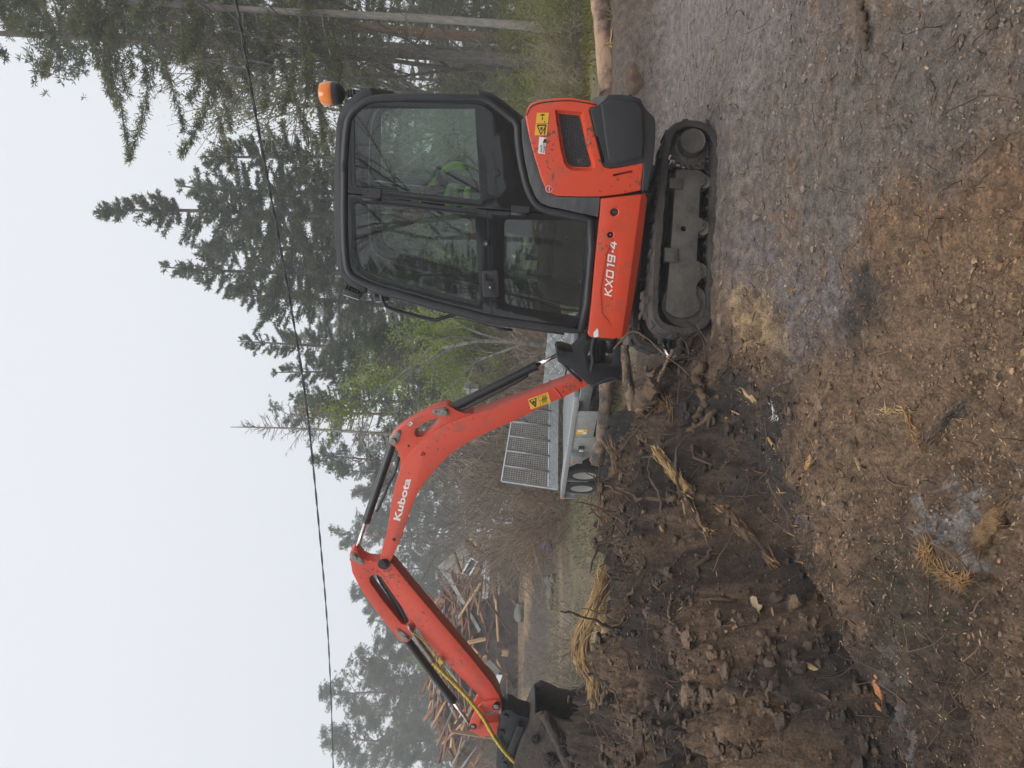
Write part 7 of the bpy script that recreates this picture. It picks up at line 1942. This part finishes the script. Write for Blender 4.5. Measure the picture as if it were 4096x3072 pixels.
# rocks
pm('granite', (0.09, 0.088, 0.084), (0.17, 0.165, 0.155), 4, rough=0.85, bump=0.6, bscale=14, dirt=(0.09, 0.10, 0.04), dirt_scale=2, dirt_lo=0.5, dirt_hi=0.65)
def rock(p, s, label, seed, mat='granite'):
    bm = bmesh.new(); bmesh.ops.create_icosphere(bm, subdivisions=3, radius=1)
    C = np.array([v.co for v in bm.verts]); d = 1 + 0.55 * fbm(C[:, 0] * 1.6 + seed * 3.3, C[:, 1] * 1.3, C[:, 2] * 1.3, 3)
    for v, k in zip(bm.verts, d): v.co = Vector((v.co.x * s[0], v.co.y * s[1], v.co.z * s[2])) * float(k)
    o = bm_obj('rock', bm, mat, None, Matrix.Translation(p), 60); return tag(o, label, 'rock')
for k, (x, y, D, s, lb) in enumerate(((2178, 2330, 20.5, (0.22, 0.2, 0.15), 'grey mossy boulder at the foot of the earth bank'), (2185, 2390, 20.4, (0.32, 0.25, 0.13), 'long low grey boulder in the grass strip'), (2215, 2310, 19.8, (0.14, 0.12, 0.09), 'small grey stone beside the boulders'), (2050, 2450, 24.5, (0.3, 0.25, 0.2), 'dark stone on the lip of the earth bank'))):
    g = at_depth(x, y, D); rock((g.x, D, hz(g.x, D) + s[2] * 0.5), s, lb, k)
g = at_depth(2550, 315, 7.35); rock((g.x, 7.35, g.z), (0.17, 0.13, 0.13), 'brown clod of earth and stone under the fallen log', 9, 'brown_bark')

# peat held in the bucket and smeared over it
pm('wet_peat', (0.010, 0.008, 0.007), (0.045, 0.032, 0.024), 9, rough=0.75, bump=1.0, bscale=30, bdist=0.04)
def clump(c, s, seed, label):
    bm = bmesh.new(); bmesh.ops.create_icosphere(bm, subdivisions=4, radius=1)
    C = np.array([v.co for v in bm.verts]); d = 1 + 0.5 * fbm(C[:, 0] * 2.2 + seed, C[:, 1] * 2.2, C[:, 2] * 2.2, 4, 0.6)
    for v, k in zip(bm.verts, d): v.co = Vector((v.co.x * s[0], v.co.y * s[1], v.co.z * s[2])) * float(k)
    o = bm_obj('peat_clump', bm, 'wet_peat', None, None, 70); o.matrix_world = HF.m @ Matrix.Translation(c); return tag(o, label, 'soil')
clump(HF.p3(2240, 3000, 0.02), (0.20, 0.175, 0.20), 3, 'black peat and torn roots filling the bucket')
clump(HF.p3(2360, 2970, 0.1), (0.17, 0.22, 0.13), 5, 'lump of wet peat hanging under the bucket lip')
clump(HF.p3(2370, 3060, 0.2), (0.22, 0.2, 0.14), 8, 'black peat piled against the bucket side')

for k, (x, y, L, q) in enumerate(((2180, 2900, 0.21, 0.05), (2230, 2960, 0.22, 0.07), (2300, 2990, 0.22, 0.08), (2140, 2960, 0.21, 0.05), (2330, 2920, 0.2, 0.06), (2200, 3040, 0.22, 0.07))):
    clump(HF.p3(x, y, L), (q, q * 0.5, q * 0.8), 11 + k, ('small smear of peat at the bucket rim', 'peat clod on the bucket side plate', 'peat clod low on the bucket side', 'small smear of peat by the coupler', 'peat clod at the bucket cutting edge', 'peat clod beside the bucket stiffener')[k])

# ------------------------------------------------------------------ loose stuff on the ground
pm('fibre_dark', (0.05, 0.030, 0.020), (0.13, 0.078, 0.048), 5, rough=0.9)
def clod_material():
    m, N, L, b = new_mat('soil_crumb')
    at = N.new('ShaderNodeAttribute'); at.attribute_name = 'soil'
    geo = N.new('ShaderNodeNewGeometry'); n = N.new('ShaderNodeTexNoise'); n.inputs['Scale'].default_value = 120; n.inputs['Detail'].default_value = 5
    L.new(geo.outputs['Position'], n.inputs['Vector'])
    mr = N.new('ShaderNodeMapRange'); mr.inputs[1].default_value = 0.3; mr.inputs[2].default_value = 0.7; mr.inputs[3].default_value = 0.55; mr.inputs[4].default_value = 1.5
    L.new(n.outputs['Fac'], mr.inputs[0])
    sc = N.new('ShaderNodeVectorMath'); sc.operation = 'SCALE'; L.new(at.outputs['Color'], sc.inputs[0]); L.new(mr.outputs[0], sc.inputs['Scale'])
    L.new(sc.outputs[0], b.inputs['Base Color']); b.inputs['Roughness'].default_value = 0.8
    bp = N.new('ShaderNodeBump'); bp.inputs['Strength'].default_value = 0.7; bp.inputs['Distance'].default_value = 0.006
    L.new(n.outputs['Fac'], bp.inputs['Height']); L.new(bp.outputs[0], b.inputs['Normal'])
clod_material()
rg = np.random.default_rng(77)
def scatter(n, y0=1.75, y1=8.0, half=0.62, power=1.0):
    """points on the ground, evenly dense as seen along the ground near the machine"""
    u = rg.uniform(0, 1, n) ** power
    y = y0 * (y1 / y0) ** u
    x = rg.uniform(-half, half, n) * (y + 0.6)
    return x, y
def free(x, y):
    """not inside the tracks"""
    return ~((x > 0.25) & (x < 1.75) & (y > 4.72) & (y < 6.1))
bm = bmesh.new(); bmesh.ops.create_icosphere(bm, subdivisions=1, radius=1)
ICO_V = np.array([v.co for v in bm.verts]); ICO_F = np.array([[v.index for v in f.verts] for f in bm.faces]); bm.free()
def clods(n, smin, smax, name, label, tint=1.0, **kw):
    x, y = scatter(n, **kw); k = free(x, y); x, y = x[k], y[k]
    dens = 0.5 + 0.5 * fbm(x * 1.7, y * 1.7, 12.0, 3)
    wgt = sstep(0.25, 0.75, dens) * (1.0 - 0.6 * sstep(1.2, 2.0, x) * sstep(3.5, 4.5, y)) + 0.15
    k = rg.uniform(0, 1, len(x)) < wgt; x, y = x[k], y[k]; n = len(x)
    s = smin * (smax / smin) ** (rg.uniform(0, 1, n) ** 2.2)
    C, _ = soil_colour(x, y)
    C = C * rg.uniform(0.6, 1.9, (n, 1)) * tint
    odd = rg.uniform(0, 1, n) < 0.22
    C[odd] = 0.4 * C[odd] + 0.6 * np.array([0.10, 0.072, 0.05])[None] * rg.uniform(0.6, 1.4, (int(odd.sum()), 1))
    z = hgt(x, y) + s * 0.25
    nv = len(ICO_V)
    sh = ICO_V[None] * rg.uniform(0.62, 1.3, (n, nv, 1)) * (s[:, None, None]) * np.stack([rg.uniform(0.7, 1.4, n), rg.uniform(0.7, 1.4, n), rg.uniform(0.5, 0.9, n)], 1)[:, None, :]
    V = sh + np.stack([x, y, z], 1)[:, None, :]
    F = (ICO_F[None] + (np.arange(n) * nv)[:, None, None]).reshape(-1, 3)
    A = np.concatenate([np.repeat(C, nv, 0), np.ones((n * nv, 1))], 1)
    me = np_mesh(name, V.reshape(-1, 3), np.zeros((0, 4), np.int64), F, False, None, {'soil': A})
    o = link(name, me, 'soil_crumb')
    return tag(o, label, kind='stuff')
clods(20000, 0.003, 0.011, 'soil_crumbs', 'crumbs and clods of soil strewn over the ground')
clods(260, 0.010, 0.030, 'soil_lumps', 'larger lumps of peat and earth on the root mound', y0=3.2, y1=7.6, half=0.62)
def mound_clods(n):
    """rough crumbling lumps that make up the dug face"""
    bm = bmesh.new(); bmesh.ops.create_icosphere(bm, subdivisions=2, radius=1)
    IV = np.array([v.co for v in bm.verts]); IF = np.array([[v.index for v in f.verts] for f in bm.faces]); bm.free()
    x, y = scatter(n * 4, 2.2, 6.6, 0.62)
    toe = np.interp(x, [-6, -2.5, -1.9, -1.38, -1.12, -0.88, -0.58, -0.2, 0.3], [1.0, 1.3, 1.9, 2.69, 3.02, 3.54, 4.10, 4.25, 4.3])
    k = free(x, y) & (x < 0.3) & (y > toe - 0.1) & (rg.uniform(0, 1, len(x)) < 0.25 + 0.75 * sstep(0.3, 0.7, 0.5 + 0.5 * fbm(x * 1.5, y * 1.5, 31.0, 3)))
    x, y = x[k][:n], y[k][:n]; n = len(x)
    s = 0.007 * (0.036 / 0.007) ** (rg.uniform(0, 1, n) ** 1.9)
    C, _ = soil_colour(x, y)
    odd = rg.uniform(0, 1, n) < 0.35
    C[odd] = 0.45 * C[odd] + 0.55 * np.array([0.095, 0.062, 0.040])[None]
    C = C * rg.uniform(0.6, 1.3, (n, 1))
    nv = len(IV)
    d = 1 + 0.75 * fbm(IV[None, :, 0] * 1.7 + np.arange(n)[:, None] * 3.1, IV[None, :, 1] * 1.7 + 0 * np.arange(n)[:, None], IV[None, :, 2] * 1.7, 3, 0.6)
    sc = np.stack([rg.uniform(0.7, 1.5, n), rg.uniform(0.7, 1.3, n), rg.uniform(0.5, 1.0, n)], 1)
    V = IV[None] * d[..., None] * s[:, None, None] * sc[:, None, :] + np.stack([x, y, hgt(x, y) + 0.1 * s], 1)[:, None, :]
    F = (IF[None] + (np.arange(n) * nv)[:, None, None]).reshape(-1, 3)
    A = np.concatenate([np.repeat(C, nv, 0), np.ones((n * nv, 1))], 1)
    me = np_mesh('mound_clods', V.reshape(-1, 3), np.zeros((0, 4), np.int64), F, False, None, {'soil': A})
    tag(link('mound_clods', me, 'soil_crumb'), 'crumbling clods of the dug mound face', kind='stuff')
mound_clods(4300)
def litter(n, name, label, mat, lmin, lmax, w, y0=1.75, y1=8.0, half=0.62, mask=None, up=0.25, lift=0.004):
    x, y = scatter(n, y0, y1, half); k = free(x, y); x, y = x[k], y[k]
    if mask is not None:
        k = rg.uniform(0, 1, len(x)) < mask(x, y); x, y = x[k], y[k]
    P = np.stack([x, y, hgt(x, y) + lift], 1); n = len(x)
    D = rg.normal(size=(n, 3)); D[:, 2] = np.abs(D[:, 2]) * up
    a = Acc()
    blades(a, P, D, lmin * (lmax / lmin) ** (rg.uniform(0, 1, n) ** 1.6), w * rg.uniform(0.6, 1.5, n), rg)
    o = a.obj(name, mat, smooth=False)
    return tag(o, label, kind='stuff')
patch = lambda x, y: 0.18 + 0.8 * sstep(0.42, 0.75, 0.5 + 0.5 * fbm(x * 1.4, y * 1.4, 21.0, 3))
saw = ground_hit(3020, 1260)
near_saw = lambda x, y: np.exp(-((x - saw.x) / 0.32) ** 2 - ((y - saw.y) / 0.42) ** 2)
litter(30000, 'wood_crumbs', 'fine crumbs of splintered wood scattered in the soil', 'pale_wood', 0.004, 0.026, 0.0042, mask=lambda x, y: patch(x, y) * (0.35 + 0.65 * sstep(1.2, 0.2, x)))
litter(20000, 'sawdust_chips', 'yellow chips of the sawdust patch by the track', 'pale_wood', 0.006, 0.026, 0.006, y0=2.8, y1=5.0, mask=near_saw)
litter(7000, 'dead_needles', 'brown needles and bits of bark in the soil', 'root_fibre', 0.01, 0.05, 0.004, mask=patch)
litter(5200, 'wood_splinters', 'pale splinters of torn wood in the dark mound', 'torn_wood', 0.015, 0.07, 0.006, y0=3.0, y1=6.2, mask=lambda x, y: 0.7 * sstep(0.5, 0.0, x) * patch(x, y), up=0.5)
litter(2600, 'bark_flakes', 'dark flakes of bark and peat in the mound', 'brown_bark', 0.02, 0.06, 0.02, y0=2.8, y1=6.5, mask=lambda x, y: sstep(0.5, 0.0, x), up=0.5)
# fine roots: hair-thin wandering strands, thickest on the mound
def fibres(n, name, label, mat, lmin, lmax, r, mask, y0=1.9, y1=7.5, rise=0.5, half=0.62):
    x, y = scatter(n, y0, y1, half); k = free(x, y); x, y = x[k], y[k]
    k = rg.uniform(0, 1, len(x)) < mask(x, y); x, y = x[k], y[k]; n = len(x)
    k = 7
    P = np.zeros((n, k, 3)); P[:, 0] = np.stack([x, y, hgt(x, y) + 0.003], 1)
    d = unit(rg.normal(size=(n, 3)) * np.array([1, 1, rise]))
    L = lmin * (lmax / lmin) ** rg.uniform(0, 1, n)
    for i in range(1, k):
        d = unit(d + rg.normal(0, 0.33, (n, 3)))
        P[:, i] = P[:, i - 1] + d * (L / (k - 1))[:, None]
        P[:, i, 2] = np.maximum(P[:, i, 2], hgt(P[:, i, 0], P[:, i, 1]) + 0.002)
    a = Acc(); prisms3(a, P, (r * rg.uniform(0.6, 1.6, n))[:, None] * np.linspace(1, 0.45, k)[None])
    o = a.obj(name, mat); return tag(o, label, kind='stuff')
md = lambda x, y: 0.06 + 0.9 * sstep(0.5, -0.1, x) * sstep(3.2, 4.2, y) * (1 - sstep(6.6, 7.4, y))
fibres(3200, 'root_fibres', 'tangle of thin brown roots sticking out of the mound', 'root_fibre', 0.06, 0.30, 0.0026, md)
fibres(2600, 'dark_root_fibres', 'tangle of fine dark rootlets in the soil', 'fibre_dark', 0.05, 0.22, 0.0022, lambda x, y: 0.2 + 0.8 * md(x, y))
crest = lambda x, y: sstep(0.5, 0.1, x) * sstep(4.2, 4.7, y) * (1 - sstep(5.4, 5.9, y))
fibres(800, 'coarse_roots', 'coarse broken roots bristling from the mound crest', 'dark_root', 0.10, 0.35, 0.0065, crest, y0=4.0, y1=6.0, rise=0.8)
tf = ground_hit(2760, 1440)
fibres(2600, 'wiry_roots', 'wiry roots tangled in front of the track', 'root_fibre', 0.10, 0.32, 0.0028, lambda x, y: np.exp(-((x - tf.x) / 0.22) ** 2 - ((y - tf.y) / 0.35) ** 2), y0=3.6, y1=5.4, rise=1.2)
# grass, moss and low plants
leaf_mat('grass_green', (0.075, 0.10, 0.025), (0.15, 0.165, 0.045), 0.35, 0.0, 0.6)
leaf_mat('moss_yellow', (0.10, 0.095, 0.024), (0.19, 0.16, 0.045), 0.35, 0.0, 0.8)
leaf_mat('dead_grass', (0.20, 0.145, 0.075), (0.30, 0.22, 0.12), 0.3, 0.0, 0.8)
def turf(n, name, label, mat, mask, y0, y1, lmin, lmax, w, half=0.62, spread=0.6):
    u = rg.uniform(0, 1, n); y = y0 + (y1 - y0) * u ** 1.3; x = rg.uniform(-half, half, n) * y
    k = rg.uniform(0, 1, n) < mask(x, y); x, y = x[k], y[k]; n = len(x)
    P = np.stack([x, y, hgt(x, y) - 0.01], 1)
    D = rg.normal(0, spread, (n, 3)); D[:, 2] = 1
    a = Acc(); blades(a, P, D, lmin + (lmax - lmin) * rg.uniform(0, 1, n) ** 1.5, w, rg)
    return tag(a.obj(name, mat, smooth=False), label, kind='stuff')
forest = lambda x, y: sstep(0.6, 1.6, x) * sstep(7.7, 8.3, y) * sstep(0.3, 0.6, 0.5 + 0.5 * fbm(x * 0.9, y * 0.9, 33.0, 3))
turf(36000, 'moss_and_herbs', 'yellow-green moss and low herbs on the wood floor', 'moss_yellow', forest, 7.7, 22, 0.03, 0.16, 0.022, 0.6, 0.9)
turf(20000, 'forest_grass', 'green grass between the right-hand trunks', 'grass_green', forest, 9, 26, 0.03, 0.12, 0.02, 0.6, 0.8)
yard = lambda x, y: sstep(0.4, -0.4, x) * sstep(0.42, 0.66, 0.5 + 0.5 * fbm(x * 0.5, y * 0.8, 44.0, 3)) * (1 - sstep(21, 22, y))
turf(52000, 'yard_grass', 'patchy green grass across the yard', 'grass_green', yard, 9.5, 22, 0.04, 0.14, 0.015, 0.6, 0.7)
turf(56000, 'dead_stalks', 'dry straw-coloured grass across the yard', 'dead_grass', lambda x, y: sstep(0.6, -0.2, x) * (0.25 + 0.6 * sstep(0.4, 0.7, 0.5 + 0.5 * fbm(x * 0.7, y * 0.9, 51.0, 3))), 8.5, 30, 0.04, 0.22, 0.016, 0.62, 0.9)


# ------------------------------------------------------------------ mist
def haze(dens=0.0038):
    m = bpy.data.materials.new('mist'); m.use_nodes = True
    N, L = m.node_tree.nodes, m.node_tree.links
    N.clear()
    out = N.new('ShaderNodeOutputMaterial'); v = N.new('ShaderNodeVolumePrincipled')
    v.inputs['Color'].default_value = (0.93, 0.95, 0.97, 1); v.inputs['Density'].default_value = dens
    v.inputs['Anisotropy'].default_value = 0.1
    L.new(v.outputs[0], out.inputs['Volume'])
    MATS['mist'] = m
    o = bm_obj('haze', boxbm((-131, -63, -2.5), (131, 131, 40)), 'mist', smooth=0)
    tag(o, 'thin grey mist filling the clearing and the wood', kind='stuff')
haze()
